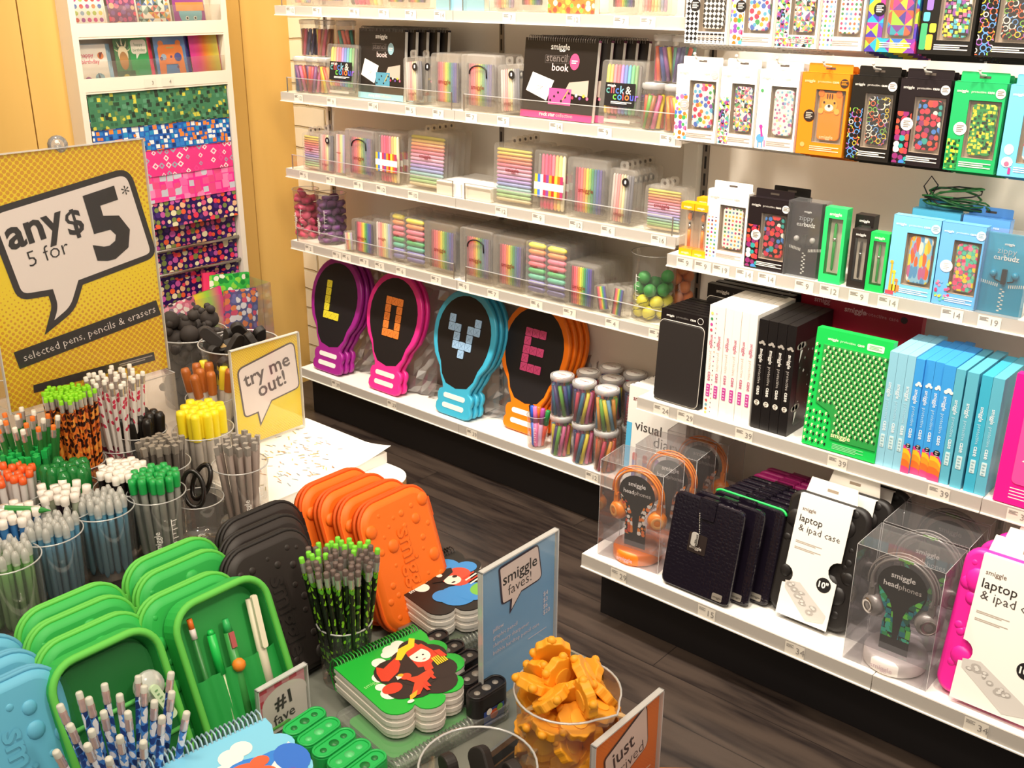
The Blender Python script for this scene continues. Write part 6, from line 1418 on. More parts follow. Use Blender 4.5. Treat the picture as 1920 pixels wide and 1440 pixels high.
shell_open(-.078, 'left_shell'); shell_open(.078, 'right_shell')
m, t, b_ = nt('green_net'); b_.inputs['Base Color'].default_value = lin('1f7a38'); tp = t.nodes.new('ShaderNodeBsdfTransparent'); mx = t.nodes.new('ShaderNodeMixShader'); mx.inputs[0].default_value = .62
t.links.new(tp.outputs[0], mx.inputs[1]); t.links.new(b_.outputs[0], mx.inputs[2]); t.links.new(mx.outputs[0], t.nodes['Material Output'].inputs[0]); NET = m
mb = MB().prism([(x - .078, z) for x, z in inset(rr(-w / 2, w / 2, .004, h * .62, .03, 5), .008)], .002, .0026, NET)
for zz in (h * .60, h * .32): mb.tube([(-.078 - w * .44, .001, zz), (-.078 + w * .44, .001, zz)], .003, mat('5ab85a', .6), 6)
mb.prism(rr(-.078 - w * .42, -.078 + w * .42, h * .33, h * .93, .03), .014, .0146, NET); mb.obj('mesh_pocket', oc)
mb = MB(); n = 28
for r in range(1):
    vs = []
    for i in range(n + 1):
        for zz in (.014, h * .50): vs.append((.078 - w * .43 + w * .86 * i / n, .009 - .0055 * abs(math.sin(i * PI / n * 5)), zz + (.012 * (i / n) if zz > .1 else 0)))
    mb.add(vs, [(2 * i, 2 * i + 2, 2 * i + 3, 2 * i + 1) for i in range(n)], mat('1f9a42', .6), True)
mb.obj('pen_pockets', oc)
place_case(oc, -.960, .550, .36)
def inpocket(o, lx, lz, ry, label, cat):
    a = .36; base = Matrix.Translation(oc.location) @ oc.rotation_euler.to_matrix().to_4x4(); o.matrix_world = base @ Matrix.Translation((.078 + lx, .0085, lz)) @ Matrix.Rotation(ry, 4, 'Y'); tag(o, label, cat)
def slim(parts, name, r=.0045):
    mb = MB()
    for z0, z1, r0, r1, c in parts: mb.lathe([(r0, z0), (r1, z1)], mat(c, .35), 10, caps='bt')
    return mb.obj(name)
inpocket(slim(((0, .150, .0036, .0036, '2f7a3a'), (.150, .163, .004, .004, 'e8dcd8'), (.163, .176, .0038, .0036, 'f0762a')), 'pencil'), -.046, .002, .03, 'green pencil with an orange eraser in the open pencil case', 'pencil')
inpocket(slim(((0, .08, .005, .005, 'c8d8b0'), (.078, .130, .0062, .0055, '1fc050'), (.130, .136, .0055, .003, '1fc050')), 'pen'), -.026, .018, .05, 'bright green capped pen in the open pencil case', 'pen')
mc = slim(((0, .125, .0062, .0062, '3f9a4a'), (.125, .142, .006, .004, '2fae5a')), 'pen'); inpocket(mc, -.004, .016, .06, 'four colour pen with a tiger head charm in the open pencil case', 'pen')
MB().ball((0, -.006, .082), .009, mat('f08a2a', .5), 10).box(-.0035, .0035, -.008, -.005, .105, .125, mat('b85a5a', .4)).obj('charm', mc)
cl = slim(((0, .15, .0065, .0065, 'e9e0c8'),), 'glue_pen'); inpocket(cl, .034, .018, .08, 'cream pen with a long clip in the open pencil case', 'pen')
MB().prism(rr(-.004, .004, .085, .155, .003), -.012, -.007, mat('efe6cc', .4)).obj('clip', cl)
kb = MB(); kb.T = Matrix.Rotation(PI / 2, 4, 'X'); kb.lathe([(0, .006), (.017, .006), (.019, .0), (.017, -.006), (0, -.006)], clear('dfe8d4', .45, .12, .2), 20); kb.T = Matrix.Translation((.007, -.008, -.022)) @ Matrix.Rotation(-.3, 4, 'Y'); kb.prism(rr(-.0055, .0055, -.024, .024, .005), -.003, .003, mat('c8e0b8', .4)).bars(-.002, .002, .018, .002, -.0035, mat('6f9a6a', .5), 7, 2.6)
kq = tag(kb.obj('tag_charm'), 'round clear charm with a pale tag on the mesh pocket', 'charm'); kq.matrix_world = Matrix.Translation(oc.location) @ oc.rotation_euler.to_matrix().to_4x4() @ Matrix.Translation((-.078 + .034, -.012, h * .66))

# ------------------------------------------------------------------ cloud shaped notebooks
def cloud_outline(w, d):
    o = [(0, d), (0, d * .30)]
    for cx, cy, r, a0, a1 in ((.16, .24, .16, PI, PI * 1.75), (.42, .13, .155, PI * 1.15, PI * 1.85), (.68, .20, .155, PI * 1.15, PI * 1.95), (.86, .42, .16, PI * 1.35, PI * 2.15), (.90, .68, .13, PI * 1.55, PI * 2.4)):
        o += [(w * cx + w * r * math.cos(a), d * cy + w * r * math.sin(a)) for a in [a0 + (a1 - a0) * i / 7 for i in range(8)]]
    return o + [(w * .98, d * .9), (w * .98, d)]
def cloud_book(cov, art, label, w=.142, d=.150, t=.036, coil='2f9f3a', group=None):
    o = thing('notebook', label, 'notebook', group=group); ol = cloud_outline(w, d); L = 6; mb = None
    P_ = mat('e9e2da', .6)
    mb = MB(); mb.T = Matrix.Rotation(-PI / 2, 4, 'X')
    for k in range(L): mb.prism([(x, y) for x, y in (ol if k % 2 else inset(ol, .0012))], -.001 - t * (k + 1) / L, -.001 - t * k / L, P_)
    mb.obj('pages', o)
    mb = MB(); mb.T = Matrix.Rotation(-PI / 2, 4, 'X'); mb.prism(ol, -t - .0025, -t - .001, mat(cov, .4)); Z = -t - .0028
    art(mb, w, d, Z); mb.obj('front_cover', o)
    s = MB(); n = 26
    for i in range(n):
        x = w * (.02 + .94 * (i + .5) / n); s.tube([(x + .0015 * k / 10, d + .006 + .015 * math.cos(a), t * .5 + (t * .72) * math.sin(a)) for k, a in enumerate([2 * PI * k / 10 for k in range(10)])], .0012, mat(coil, .35, .2), 4, closed=True)
    s.obj('spiral_binding', o); return o
def E_(mb, x, y, rx, ry, z, c, w, d): mb.plate(ell(w * x, d * y, w * rx, d * ry, 18), z, mat(c, .45))
def art_samurai(mb, w, d, Z):
    z = Z
    def e(x, y, rx, ry, c):
        nonlocal z; z -= .00004; E_(mb, x, y, rx, ry, z, c, w, d)
    def p(pts, c):
        nonlocal z; z -= .00004; mb.plate([(w * a, d * b) for a, b in pts], z, mat(c, .45))
    mb.text('smiggle', w * .05, d * .56, w * .07, z, mat('9fe08a', .5), .0, 'l', .1)
    for x, y, r in ((.24, .62, .07), (.17, .50, .05), (.36, .80, .07), (.56, .88, .09), (.66, .92, .07), (.48, .86, .05), (.18, .38, .08)): e(x, y, r, r, 'f2eee4')
    for x, y, r in ((.40, .60, .20), (.42, .34, .19), (.62, .28, .20), (.30, .36, .14), (.76, .40, .16), (.80, .62, .17), (.74, .78, .15), (.60, .66, .18), (.56, .46, .2)): e(x, y, r, r * .95, '2f2320')
    p(((.22, .56), (.27, .52), (.42, .58), (.50, .66), (.55, .78), (.44, .74), (.34, .70), (.30, .76), (.25, .68)), 'd8422a'); e(.24, .42, .10, .07, 'd8422a')
    p(((.60, .52), (.70, .48), (.88, .58), (.84, .80), (.64, .80)), 'd8422a'); e(.72, .66, .10, .105, 'f6efe2'); p(((.62, .70), (.82, .74), (.80, .84), (.66, .86)), 'd8422a')
    p(((.50, .74), (.54, .70), (.66, .78), (.76, .80), (.84, .90), (.80, .94), (.74, .87), (.62, .86)), 'f4d02a')
    for s in (.68, .75): e(s, .65, .012, .010, '2a1a1a')
    e(.72, .59, .02, .006, 'c83a3a')
    for i in range(6): p(((.76 + .022 * i, .44), (.775 + .022 * i, .44), (.79 + .022 * i, .56), (.775 + .022 * i, .56)), 'f4d02a')
    p(((.62, .44), (.70, .42), (.74, .52), (.66, .54)), 'd8422a'); p(((.86, .52), (.92, .50), (.92, .62), (.86, .64)), 'd8422a')
    p(((.30, .22), (.38, .20), (.52, .30), (.66, .36), (.68, .44), (.52, .42), (.40, .46), (.44, .36)), 'e0492a'); e(.43, .48, .055, .045, 'e0492a'); e(.40, .52, .03, .022, 'f0b02a'); p(((.34, .48), (.40, .49), (.36, .54)), 'f2ece0')
    p(((.26, .18), (.34, .20), (.40, .26), (.30, .24)), 'f0b02a'); e(.26, .17, .035, .02, 'f2ece0')
    for x, y in ((.50, .24), (.60, .30), (.46, .20)): p(((x, y), (x + .03, y - .01), (x + .04, y + .08), (x, y + .08)), 'd8422a')
def art_pirate(mb, w, d, Z):
    z = Z
    def e(x, y, rx, ry, c):
        nonlocal z; z -= .00004; E_(mb, x, y, rx, ry, z, c, w, d)
    def p(pts, c):
        nonlocal z; z -= .00004; mb.plate([(w * a, d * b) for a, b in pts], z, mat(c, .45))
    mb.text('smiggle', w * .06, d * .60, w * .08, z, PAPER, .01, 'l', .1)
    for x, y, r in ((.22, .62, .08), (.30, .74, .07), (.42, .84, .07), (.56, .94, .06)): e(x, y, r, r, 'f4efe4')
    for x, y, r in ((.42, .28, .20), (.66, .80, .17), (.84, .66, .12), (.30, .36, .12), (.60, .24, .18)): e(x, y, r, r * .9, '3f8fd8')
    e(.72, .22, .16, .12, '7ac04a')
    for x, y, r in ((.62, .52, .13), (.70, .60, .12), (.56, .60, .1)): e(x, y, r, r, 'e0503a')
    e(.56, .54, .095, .085, 'f6e8da'); p(((.36, .62), (.46, .58), (.66, .66), (.70, .74), (.58, .78), (.44, .74)), '1d1816'); e(.50, .69, .035, .03, 'f4efe4'); e(.54, .50, .025, .012, '1d1816'); e(.62, .58, .03, .022, '1d1816')
    for i in range(4): p(((.66, .36 + .04 * i), (.84, .40 + .04 * i), (.84, .42 + .04 * i), (.66, .38 + .04 * i)), ('f4efe4', 'd8402a')[i % 2])
def art_mermaid(mb, w, d, Z):
    z = Z
    def e(x, y, rx, ry, c):
        nonlocal z; z -= .00004; E_(mb, x, y, rx, ry, z, c, w, d)
    def p(pts, c):
        nonlocal z; z -= .00004; mb.plate([(w * a, d * b) for a, b in pts], z, mat(c, .45))
    for x, y, r in ((.22, .50, .10), (.32, .58, .09), (.58, .76, .09), (.68, .80, .08), (.48, .66, .07)): e(x, y, r, r, 'f6f0e6')
    for x, y, r in ((.36, .36, .20), (.60, .46, .24), (.80, .46, .20), (.5, .28, .22)): e(x, y, r, r * .95, '2f7fd8')
    p(((.66, .44), (.98, .66), (1.0, .56), (.72, .36)), 'f2ece4'); e(.92, .50, .12, .16, '2f6fd0')
    for x, y, r in ((.40, .42, .18), (.56, .52, .17), (.66, .46, .12), (.34, .30, .14), (.72, .60, .07)): e(x, y, r, r * .8, 'f0603a')
    e(.52, .36, .13, .12, 'fbf2e6'); p(((.38, .38), (.58, .48), (.66, .36), (.62, .48), (.42, .50)), 'f0603a')
    for s in (.48, .58): e(s, .36, .014, .018, '2a3a7a')
    e(.80, .34, .10, .08, '8a3aa0'); e(.52, .29, .02, .008, 'd83a3a')
def clampack(label, x, y, z, rz, w=.19, d=.14, t=.010, ins='2fae3a', group=None):
    o = thing('note_pack', label, 'stationery pack', (x, y, z), (0, 0, rz), group)
    flat(rr(.008, w - .008, .02, d - .02, .01), .0012, t * .6, mat(ins, .5)).obj('paper_insert', o)
    mb = flat(rr(0, w, 0, d, .012), .0003, t, clear('f0f4ee', .10, .2, .08), None, .002)
    for i in range(int(w / .006)): mb.T = Matrix(); mb.tube([(.004 + .006 * i, .004, t * .3), (.004 + .006 * i, .009, t * 1.05), (.004 + .006 * i, .016, t * 1.05)], .0016, clear('f0f6ee', .12, .3, .06), 5)
    mb.obj('clear_tray', o)
    return o
rz = PI / 2 - .16
c0 = at(640, 1300, Z=.832); c1 = at(612, 1262, Z=.832)
nb = Vector((-.955, .728, 0))
for k in range(2): clampack('clear pack of green notes, %s of the two under the samurai notebook' % ('lower', 'upper')[k], -.785 + .006 * k, .690 + .004 * k, ZTR + .0105 * k, rz + .05 * k, group=None)
zc = ZTR + .0225
n1 = cloud_book('23b43a', art_samurai, 'green cloud shaped notebook with a samurai girl and red dragon')
n1.location = (-.800, .716, zc); n1.rotation_euler = (0, 0, rz)
n2 = cloud_book('1f1b19', art_pirate, 'black cloud shaped notebook with a red haired pirate', coil='2a2422')
pk_ = at(805, 1150, Z=.835); n2.location = (pk_.x + .02, pk_.y + .005, ZTR + .0225); n2.rotation_euler = (0, 0, rz)
for k in range(2): clampack('clear pack of dark notes, %s of the two under the pirate notebook' % ('lower', 'upper')[k], pk_.x + .03, pk_.y - .02, ZTR + .0105 * k, rz, .17, .14, ins='4a6a3a')
n3 = cloud_book('7cc8e8', art_mermaid, 'light blue cloud shaped notebook with an orange haired mermaid', .15, .155, .05, '9fc0d0')
pm = at(428, 1356, Z=.90); n3.location = (pm.x + .150, pm.y - .135, .845); n3.rotation_euler = (0, 0, rz)
q = clampack('clear pack carrying the light blue mermaid notebook', pm.x + .17, pm.y - .16, ZTR + .001, rz, .19, .17, .078, '8fc8e0')
# sharpeners
def sharpener(col, label, loc, rz, holes, group, L=.062, W=.027, H=.050, art=False):
    o = tag(flat(rr(-L / 2, L / 2, -W / 2, W / 2, W / 2 - .001, 7), 0, H, mat(col, .4), None, .002).obj('sharpener', loc=loc, rot=(0, 0, rz)), label, 'sharpener', group)
    k = MB(); k.tube([(x, y, H + .0005) for x, y in rr(-L / 2 + .002, L / 2 - .002, -W / 2 + .002, W / 2 - .002, W / 2 - .003, 7)], .0018, mat(col, .35), 5, closed=True); k.obj('raised_rim', o)
    hm = mat(holes, .35)
    for x, r in ((-.017, .0042), (0, .0062), (.016, .0042)): MB().cyl(x, 0, H - .002, H + .0006, r, hm, n=14).obj('sharpening_hole', o)
    if art: MB().rect(-L * .3, L * .3, H * .05, H * .55, -W / 2 - .0006, mat('2f4a9a', .5)).disc(0, H * .35, L * .12, -W / 2 - .001, mat('e0602a', .5), 12).disc(-L * .15, H * .5, L * .08, -W / 2 - .0012, PAPER, 10).disc(L * .16, H * .45, L * .09, -W / 2 - .0012, mat('7ac04a', .5), 10).obj('printed_side', o)
    return o
for i, (px, py) in enumerate(((571, 1351), (598, 1371), (626, 1392), (655, 1413), (684, 1434))):
    p_ = at(px, py, Z=ZTR + .0515); sharpener('23b455', 'green oval sharpener in the row behind the mermaid notebook, %s from the #1 sign' % ORD[i], (p_.x, p_.y, ZTR + .0006), PI / 2 + .05, ('1f7a3a', '5fd080')[i % 2], 'green sharpeners')
for i, (px, py) in enumerate(((806, 1199), (836, 1219), (865, 1237), (893, 1262), (912, 1288))):
    p_ = at(px, py, Z=ZTR + .0515); sharpener('1a1618', 'black oval sharpener between the notebooks and the blue sign, %s' % ('front one with a printed side' if i == 4 else '%s from the back' % ORD[i]), (p_.x, p_.y, ZTR + .0006), PI / 2 - .05, '8f8880', 'black sharpeners', art=(i == 4))
q = at(665, 1432, Z=.825)
tag(flat([(.02 * math.cos(a) * (1 + .3 * math.cos(5 * a)), .02 * math.sin(a) * (1 + .3 * math.cos(5 * a))) for a in [2 * PI * i / 30 for i in range(30)]], 0, .006, mat('5fd84a', .5)).obj('eraser', loc=(q.x + .03, q.y + .02, ZTR + .0012)), 'lime green flat eraser at the bottom edge, by the last green sharpener', 'eraser')

# ------------------------------------------------------------------ beakers with stick erasers
def stick_eraser(kind):
    if kind == 'lion':
        ol = [(.023 * math.cos(a) * (1 + .05 * math.cos(9 * a)), .023 * math.sin(a) * (1 + .05 * math.cos(9 * a))) for a in [2 * PI * i / 54 for i in range(54)]]
        o = MB().prism(ol, -.006, .006, mat('f2a422', .5), .0015).prism(ell(0, -.002, .013, .011, 16), -.0075, -.006, mat('f6b030', .5)).ball((-.015, 0, .017), .006, mat('f2a422', .5), 8).ball((.015, 0, .017), .006, mat('f2a422', .5), 8).obj('eraser')
    else: o = MB().prism(rr(-.013, .013, -.026, .026, .011, 5), -.007, .007, mat('241e1c', .6), .002).obj('eraser')
    MB().prism(rr(-.005, .005, -.040, -.010, .0048, 4), -.0012, .0012, mat('e3bd84', .6)).obj('wooden_stick', o); return o
def pile(center, R, H, kind, n, label, group, seed=1, top=None):
    r_ = random.Random(seed); first = None
    for i, p in enumerate(heap(n, R, H, seed)):
        if first is None: o = first = stick_eraser(kind)
        else: o = dup(first)
        tag(o, label, 'eraser', group)
        o.location = (center[0] + p[0], center[1] + p[1], center[2] + .006 + p[2]); o.rotation_euler = (r_.uniform(-1.5, 0.2), r_.uniform(-.9, .9), r_.uniform(0, 6.28))
lc = at(1064, 1292, Z=.88)
beaker(.0625, .179, 'eraser_beaker', 'clear beaker heaped with orange lion erasers beside the blue sign', (lc.x, lc.y, ZL + .001), 'beaker', True, .55, tw=1.4, spout=True)
pile((lc.x, lc.y, ZL), .0565, .0158, 'lion', 86, 'orange lion shaped eraser on a wooden stick in the front beaker', 'orange lion erasers', 2)
dc = at(896, 1436, Z=.87)
beaker(.0635, .169, 'eraser_beaker', 'clear beaker with a few black stick erasers at the bottom edge', (dc.x, dc.y, ZL + .001), 'beaker', False, tw=1.4)
pile((dc.x, dc.y, ZL), .056, .018, 'choc', 36, 'black bar shaped eraser on a wooden stick in the front beaker', 'black stick erasers in the front beaker', 3)
fb = MB()
q = at(1150, 1432, Z=.70)
fc = thing('foam_eraser', 'pile of small cream erasers at the bottom edge under the lion beaker', 'eraser')
bpy.data.objects.remove(fc)
me = MB().prism(rr(-.014, .014, -.011, .011, .003), -.006, .006, mat('efd9a8', .6), .001).mesh('eraser'); c_ = at(1000, 1490, Z=.73)
beaker(.048, .05, 'eraser_dish', 'low clear dish of cream erasers at the bottom edge, beside the lion beaker', (c_.x + .03, c_.y - .01, ZL + .001), 'dish', False)
for i in range(14):
    o = bpy.data.objects.new('eraser', me); C.objects.link(o); tag(o, 'small cream block eraser in the low dish', 'eraser', 'cream erasers in the dish'); a = i * 2.4; r = .032 * math.sqrt((i + .5) / 14)
    o.location = (c_.x + .03 + r * math.cos(a), c_.y - .01 + r * math.sin(a), ZL + .018 + .018 * (i % 3)); o.rotation_euler = (-.9 + rnd.uniform(-.5, .5), rnd.uniform(-.5, .5), rnd.uniform(0, 6))
ob = at(1272, 1462, Z=.80); tag(MB().box(-.02, .02, -.02, .02, 0, .0995, mat('f08a1e', .45)).obj('carton', loc=(ob.x, ob.y, ZL + .0006), rot=(0, 0, .7)), 'small orange carton whose corner shows at the bottom right of the low table', 'box')
# back beakers
uc = at(447, 640, Z=.965)
beaker(.080, .188, 'eraser_beaker', 'wide clear beaker of black stick erasers behind the try me out sign', (uc.x, uc.y, ZT + .001), 'beaker', False, tw=1.5, ang=-1.6, spout=True)
pile((uc.x, uc.y, ZT), .074, .0205, 'choc', 66, 'black bar shaped eraser on a wooden stick in the wide beaker behind the sign', 'black stick erasers in the back beaker', 5)
tc_ = at(357, 640, Z=.92)
beaker(.076, .165, 'eraser_tub', 'large clear tub heaped with black lump erasers beside the yellow sign', (tc_.x, tc_.y + .004, ZT + .001), 'tub', False, tw=1.5)
bm = []
for v in range(3):
    mb = MB(); r_ = random.Random(v); mb.ball((0, 0, 0), .021, mat('37302d', .75), 12)
    for k in range(5): mb.ball((r_.uniform(-.02, .02), r_.uniform(-.02, .02), r_.uniform(-.018, .018)), r_.uniform(.008, .013), mat('37302d', .75), 9)
    bm.append(mb.mesh('eraser'))
for i, p in enumerate(heap(58, .071, .0205, 9)):
    o = bpy.data.objects.new('eraser', bm[i % 3]); C.objects.link(o); tag(o, 'black lumpy eraser in the large clear tub', 'eraser', 'black lump erasers in the tub')
    o.location = (tc_.x + p[0] * (1 if p[2] < .14 else .9), tc_.y + .004 + p[1] * (1 if p[2] < .14 else .9), ZT + .003 + p[2]); o.rotation_euler = (rnd.uniform(0, 6), rnd.uniform(0, 6), 0)

# ------------------------------------------------------------------ pens and pencils
def pencil(barrel, eraser, L=.190, r=.0038, ferr='d8d0cc'):
    o = MB().lathe([(.0008, 0), (r, .016), (r, L - .022)], barrel, 8, caps='bt', smooth=False).obj('pencil')
    MB().lathe([(r * 1.04, L - .023), (r * 1.12, L - .019), (r * 1.0, L - .016), (r * 1.12, L - .012), (r * 1.04, L - .008)], mat(ferr, .25, .7), 10).obj('ferrule', o)
    MB().lathe([(r, L - .010), (r, L - .0015), (r * .8, L)], mat(eraser, .6), 10, caps='t').obj('eraser_tip', o); return o
def pen(body, cap, L=.148, r=.0052, capf=.30, tip=0.6, shape='round', grip=None):
    n = 4 if shape == 'square' else 10
    b = clear(*body) if isinstance(body, tuple) else mat(body, .35)
    o = MB().lathe([(r * .5, 0), (r * .95, .008), (r, L * (1 - capf))], b, 10, caps='b').obj('pen')
    if isinstance(body, tuple): MB().lathe([(r * .3, .01), (r * .35, L * .45), (r * .82, L * .5), (r * .82, L * .83)], mat(grip or '8a8078', .4), 8, caps='bt').obj('ink_tube', o)
    c = clear(*cap) if isinstance(cap, tuple) else mat(cap, .35)
    MB().lathe([(r * 1.16, L * (1 - capf) - .001), (r * 1.2, L - .008), (r * 1.2 * tip, L)], c, n, caps='t', smooth=(n > 4)).obj('cap', o); return o
def bundle(ctr, zb, n, Rt, Rb, protos, label, group, cat, seed=0, twist=.15, jz=.006, skip=None):
    r_ = random.Random(seed); used = {}
    for i in range(n):
        a = i * 2.39996 + seed; f = math.sqrt((i + .5) / n)
        p0 = Vector((ctr[0] + Rb * f * math.cos(a + twist), ctr[1] + Rb * f * math.sin(a + twist), zb + .0025)); k = i % len(protos) if skip is None else skip(i, f, a)
        L = .18; p1 = Vector((ctr[0] + Rt * f * math.cos(a), ctr[1] + Rt * f * math.sin(a), zb + L)) + Vector((r_.uniform(-.002, .002), r_.uniform(-.002, .002), 0))
        d = p1 - p0; P_, lb = protos[k]
        o = P_ if k not in used else dup(P_); used[k] = 1
        tag(o, lb or label, cat, group + ('' if not lb else ' ' + str(k))); o.location = p0 + Vector((0, 0, r_.uniform(0, jz))); qn = d.to_track_quat('Z', 'Y'); o.rotation_mode = 'QUATERNION'; o.rotation_quaternion = qn @ Quaternion((0, 0, 1), r_.uniform(0, 6))
PB_LIME = dots('14120f', ['8fd02a', '2f3a1a', '5fae2a', '1a1f14'], 150, .5, .7); PB_TIGER = dots('e8782a', ['3a1a10', 'f0a040', '8a2f14', '2a1210'], 130, .5, .9); PB_HEART = dots('efe8e2', ['d83a5a', 'efe8e2', '8a2f4a', 'efe8e2'], 90, .42, .5); PB_GREEN = mat('2f7a38', .4); PB_BLUE = dots('4a8ad8', ['e8e8ee', '1f3f8a', 'c8d0e8', '17306a'], 105, .55, .5)
# lime tipped pencils, front cup
gcx = at(652, 1250, Z=ZTR + .03); GC = (-.985, .792)
beaker(.037, .092, 'pencil_cup', 'short clear cup of black pencils with lime and grey tips', (GC[0], GC[1], ZTR + .001), 'cup', False, tw=1.2)
LB = 'black pencil with a %s eraser in the short clear cup'
bundle(GC, ZTR + .001, 58, .052, .026, [(pencil(PB_LIME, '7ed63a'), LB % 'lime'), (pencil(PB_LIME, '6a5a54'), LB % 'brown grey')], '', 'pencils in the short clear cup', 'pencil', 1, skip=lambda i, f, a: 0 if (math.cos(a - 2.6) * f > -.05 and f > .35 and i % 7) else 1, jz=.003)
bq = at(212, 1335, Z=.955); BC = (bq.x + .01, bq.y)
beaker(.040, .10, 'pencil_cup', 'clear cup of blue pencils at the lower left corner', (BC[0], BC[1], ZTR + .001), 'cup', False)
bundle(BC, ZTR + .001, 21, .074, .026, [(pencil(PB_BLUE, 'c8c8bc', .19, .0040, 'e8c8c0'), None)], 'blue patterned pencil with a pale eraser in the lower left cup', 'blue patterned pencils', 'pencil', 4, jz=.012)
def cup(c, label, R=.041, H=.112, zb=ZT, **k): beaker(R, H, 'pen_cup', label, (c[0], c[1], zb + .001), 'cup', k.get('scale', False), k.get('ang', -.3), tw=1.1)
RP = {'pencil': .0043, 'pen': .0058, 'highlighter': .0088, 'marker': .0085}
def CUP(px, py, zt, clabel, n, Rt, Rb, protos, label, group, cat, seed, R=.041, H=.112, zb=ZT, rp=None, **k):
    c = at(px, py, Z=zt); rp = rp or RP[cat]; Rb = max(Rb, rp * math.sqrt(n) * 1.0); Rt = max(Rt, Rb * 1.12); rim = Rb + (Rt - Rb) * H / .18 + rp
    if rim > .043: Rt = max(Rb * 1.02, Rt - (rim - .043) * .18 / H); rim = Rb + (Rt - Rb) * H / .18 + rp
    cup(c, clabel, max(R, rim / .965 + .002), H, zb, **k); bundle((c.x, c.y), zb + .001, n, Rt, Rb, protos, label, group, cat, seed, twist=.04)
CUP(290, 900, .91, 'clear printed cup of green capped pens behind the green pencil cases', 24, .040, .030, [(pen(('d8e8d8', .25, .08, .2), '22a850', .142, .0054, .17, .9), None)], 'green capped pen in the printed cup behind the green pencil cases', 'green capped pens', 'pen', 2, scale=True, ang=-.1)
CUP(446, 832, .925, 'clear printed cup of silver square capped pens beside the drawing pad', 20, .056, .026, [(pen('b8a8a0', '9a938c', .150, .0048, .10, 1.0, 'square'), None)], 'silver square capped pen in the cup beside the drawing pad', 'silver square capped pens', 'pen', 3, scale=True, ang=.1)
CUP(300, 836, .92, 'clear cup of grey square capped pens behind the green capped ones', 26, .046, .030, [(pen('6a625c', '8f877e', .148, .0052, .10, 1.0, 'square'), None)], 'grey square capped pen behind the green capped pens', 'grey square capped pens', 'pen', 4)
CUP(228, 882, .915, 'clear cup of dark pens with bright white ends', 30, .043, .030, [(pen('1f1719', 'f4ece4', .142, .0052, .09, 1.0), None)], 'dark pen with a bright white end behind the light blue pens', 'white ended dark pens', 'pen', 5)
CG = ('eef2f2', .42, .10, .2, 'efece6')
def gelpen(ink): return pen((ink, .30, .10, .1, ink), CG, .130, .0048, .16, .45, grip=ink)
CUP(193, 955, .885, 'clear cup of light blue gel pens next to the green capped pens', 30, .044, .034, [(gelpen('9fd2e4'), None)], 'light blue gel pen in the cup next to the green capped pens', 'light blue gel pens, right cup', 'pen', 6)
CUP(94, 1000, .885, 'clear cup of light blue gel pens behind the left green pencil cases', 30, .045, .034, [(gelpen('9acbe0'), None)], 'light blue gel pen in the cup behind the left green pencil cases', 'light blue gel pens, middle cup', 'pen', 7)
CUP(12, 1050, .885, 'clear cup of pale green gel pens at the left edge', 24, .044, .034, [(gelpen('b8dca8'), None)], 'pale green gel pen at the left picture edge', 'pale green gel pens', 'pen', 8)
CUP(22, 975, .905, 'clear cup of blue pens with white ends at the left edge', 16, .040, .028, [(pen('3f7fc0', 'f0e8e0', .140, .0056, .09, 1.0), None)], 'blue pen with a white end at the left picture edge', 'white ended blue pens', 'pen', 9)
CUP(118, 935, .905, 'clear cup of leaning pens with white ends above the light blue pens', 15, .056, .022, [(pen('2a1a2a', 'f0e8e0', .142, .0056, .09, 1.0), 'dark pen with a white end leaning out above the light blue pens'), (pen('b8c0a8', 'f0e8e0', .142, .0056, .09, 1.0), 'pale pen with a white end leaning out above the light blue pens')], '', 'leaning white ended pens', 'pen', 10)
CUP(22, 895, .915, 'clear cup of white pens with orange buttons at the left edge', 22, .042, .03, [(pen('ece4e0', 'f0622a', .146, .0054, .07, .8), None)], 'white pen with an orange button at the left picture edge', 'white pens with orange buttons', 'pen', 11)
CUP(50, 850, .925, 'clear cup of bright green square capped pens', 30, .050, .032, [(pen('2a9a4a', '23b455', .150, .0054, .09, 1.0, 'square'), None)], 'bright green square capped pen at the left', 'green square capped pens', 'pen', 12)
CUP(126, 878, .925, 'clear cup of dark green see through highlighters', 14, .046, .028, [(pen('2f9a4a', ('3fae5a', .55, .12, .1, '2a9a48'), .152, .0085, .42, .62), None)], 'dark green see through highlighter beside the square capped pens', 'dark green highlighters', 'highlighter', 13)
CUP(376, 760, .935, 'clear cup of yellow capped highlighters', 22, .042, .026, [(pen('d8d0c8', 'f6e02a', .150, .0075, .34, .85), None)], 'yellow capped highlighter left of the try me out sign', 'yellow capped highlighters', 'highlighter', 14)
c = at(392, 700, Z=.925); cup(c, 'clear cup of brown and yellow capped markers behind the yellow highlighters', .050, .10)
bundle((c.x, c.y), ZT + .001, 11, .062, .030, [(pen('e0d8d0', 'b0622a', .162, .008, .30, .8), 'brown capped marker behind the try me out sign'), (pen('e0d8d0', 'b8682a', .158, .008, .30, .8), 'light brown capped marker behind the try me out sign'), (pen('e0d8d0', 'f0dc3a', .158, .008, .30, .8), 'yellow capped marker behind the try me out sign')], '', 'brown and yellow markers', 'marker', 15)
CUP(262, 795, .90, 'clear cup of glossy black pens below the white tipped pencils', 14, .048, .030, [(pen('1a1416', '17120f', .140, .0085, .40, .6), None)], 'glossy black pen below the white tipped pencils', 'glossy black pens', 'pen', 16)
CUP(175, 800, .885, 'clear cup of short black pens in front of the orange pencils', 14, .044, .030, [(pen('1a1416', '1f181a', .125, .0085, .40, .6), None)], 'short black pen in front of the orange pencils', 'short black pens', 'pen', 17)
zr_ = ZT
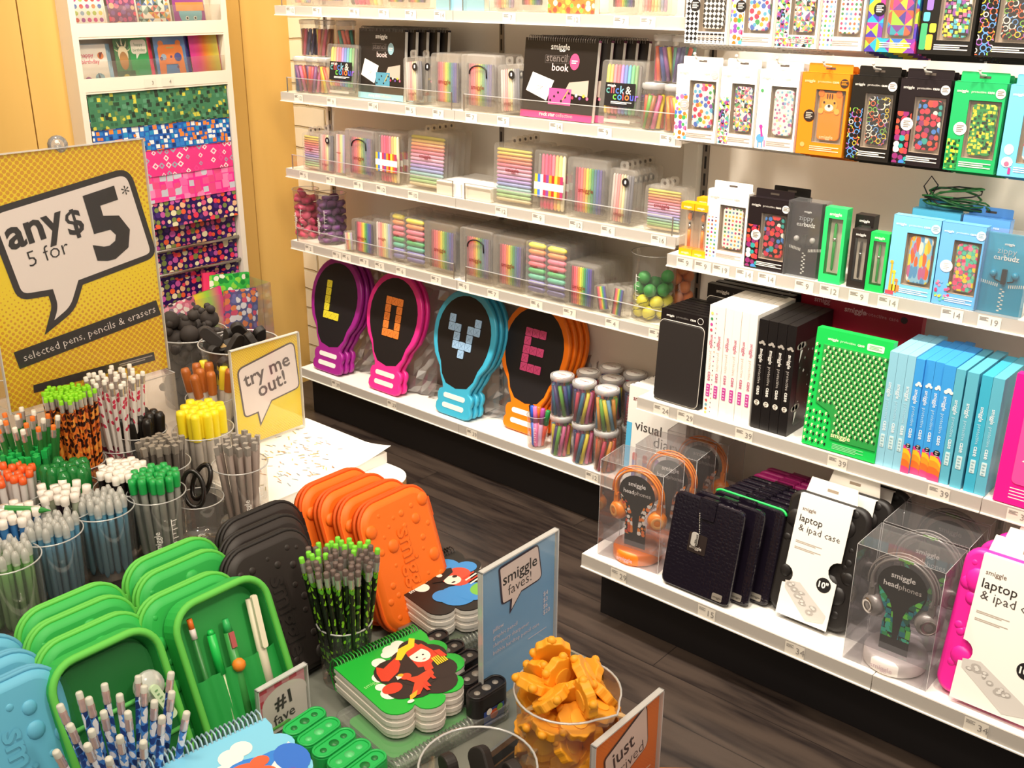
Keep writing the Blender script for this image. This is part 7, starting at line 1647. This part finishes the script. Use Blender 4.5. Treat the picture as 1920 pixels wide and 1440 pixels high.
def PC(px, py, zt, *a, **k): CUP(px, py, zt, *a, zb=zr_, **k)
PC(127, 742, .992, 'clear cup crammed with lime tipped orange pencils under the large sign', 64, .056, .036, [(pencil(PB_TIGER, '8fdc1e', .220, .0038), None)], 'lime tipped orange striped pencil under the large yellow sign', 'lime tipped orange pencils', 'pencil', 18, R=.045, H=.09)
PC(214, 708, .996, 'clear cup of white tipped pencils with red hearts', 28, .060, .028, [(pencil(PB_HEART, 'f2ece2', .222, .0042), None)], 'white tipped pencil with red hearts beside the lime tipped ones', 'white tipped heart pencils', 'pencil', 19, R=.042, H=.09)
c = at(48, 790, Z=.975); cup(c, 'clear cup of green pencils with orange and white tips', .040, .09, ZT)
bundle((c.x, c.y), ZT + .001, 20, .058, .026, [(pencil(PB_GREEN, 'f07a2a', .20, .0042), 'green pencil with an orange tip at the left under the large sign'), (pencil(PB_GREEN, 'f0e8da', .20, .0042), 'green pencil with a white tip at the left under the large sign')], '', 'green pencils', 'pencil', 20)
gp = tag(pencil(mat('2f8a3a', .4), 'f0c040', .09, .0055), 'short green pencil lying across the white ended pens', 'pencil'); q1, q2 = at(95, 957, Z=.915), at(45, 955, Z=.918); gp.location = q1; gp.rotation_mode = 'QUATERNION'; gp.rotation_quaternion = (q2 - q1).to_track_quat('Z', 'Y')
sc_ = MB()
for s in (-1, 1): sc_.tube([(.018 * math.cos(a), s * .014 + .012 * math.sin(a), .02 + .028 * math.sin(a + .4 * s)) for a in [2 * PI * i / 18 for i in range(18)]], .0042, mat('17120f', .25), 7, closed=True)
p_ = at(372, 925, Z=.86); tag(sc_.obj('scissors_handle', loc=(p_.x, p_.y, .855), rot=(0, 0, .5)), 'glossy black scissor handles between the pen cups', 'scissors')
beaker(.04, .075, 'pen_cup', 'clear cup holding the black scissor handles', (p_.x, p_.y, ZT + .001), 'cup', False)
p_ = at(6, 700, Z=.96); beaker(.045, .185, 'clear_jar', 'empty clear jar at the left edge beside the yellow sign', (p_.x, p_.y, ZT + .001), 'jar', False)
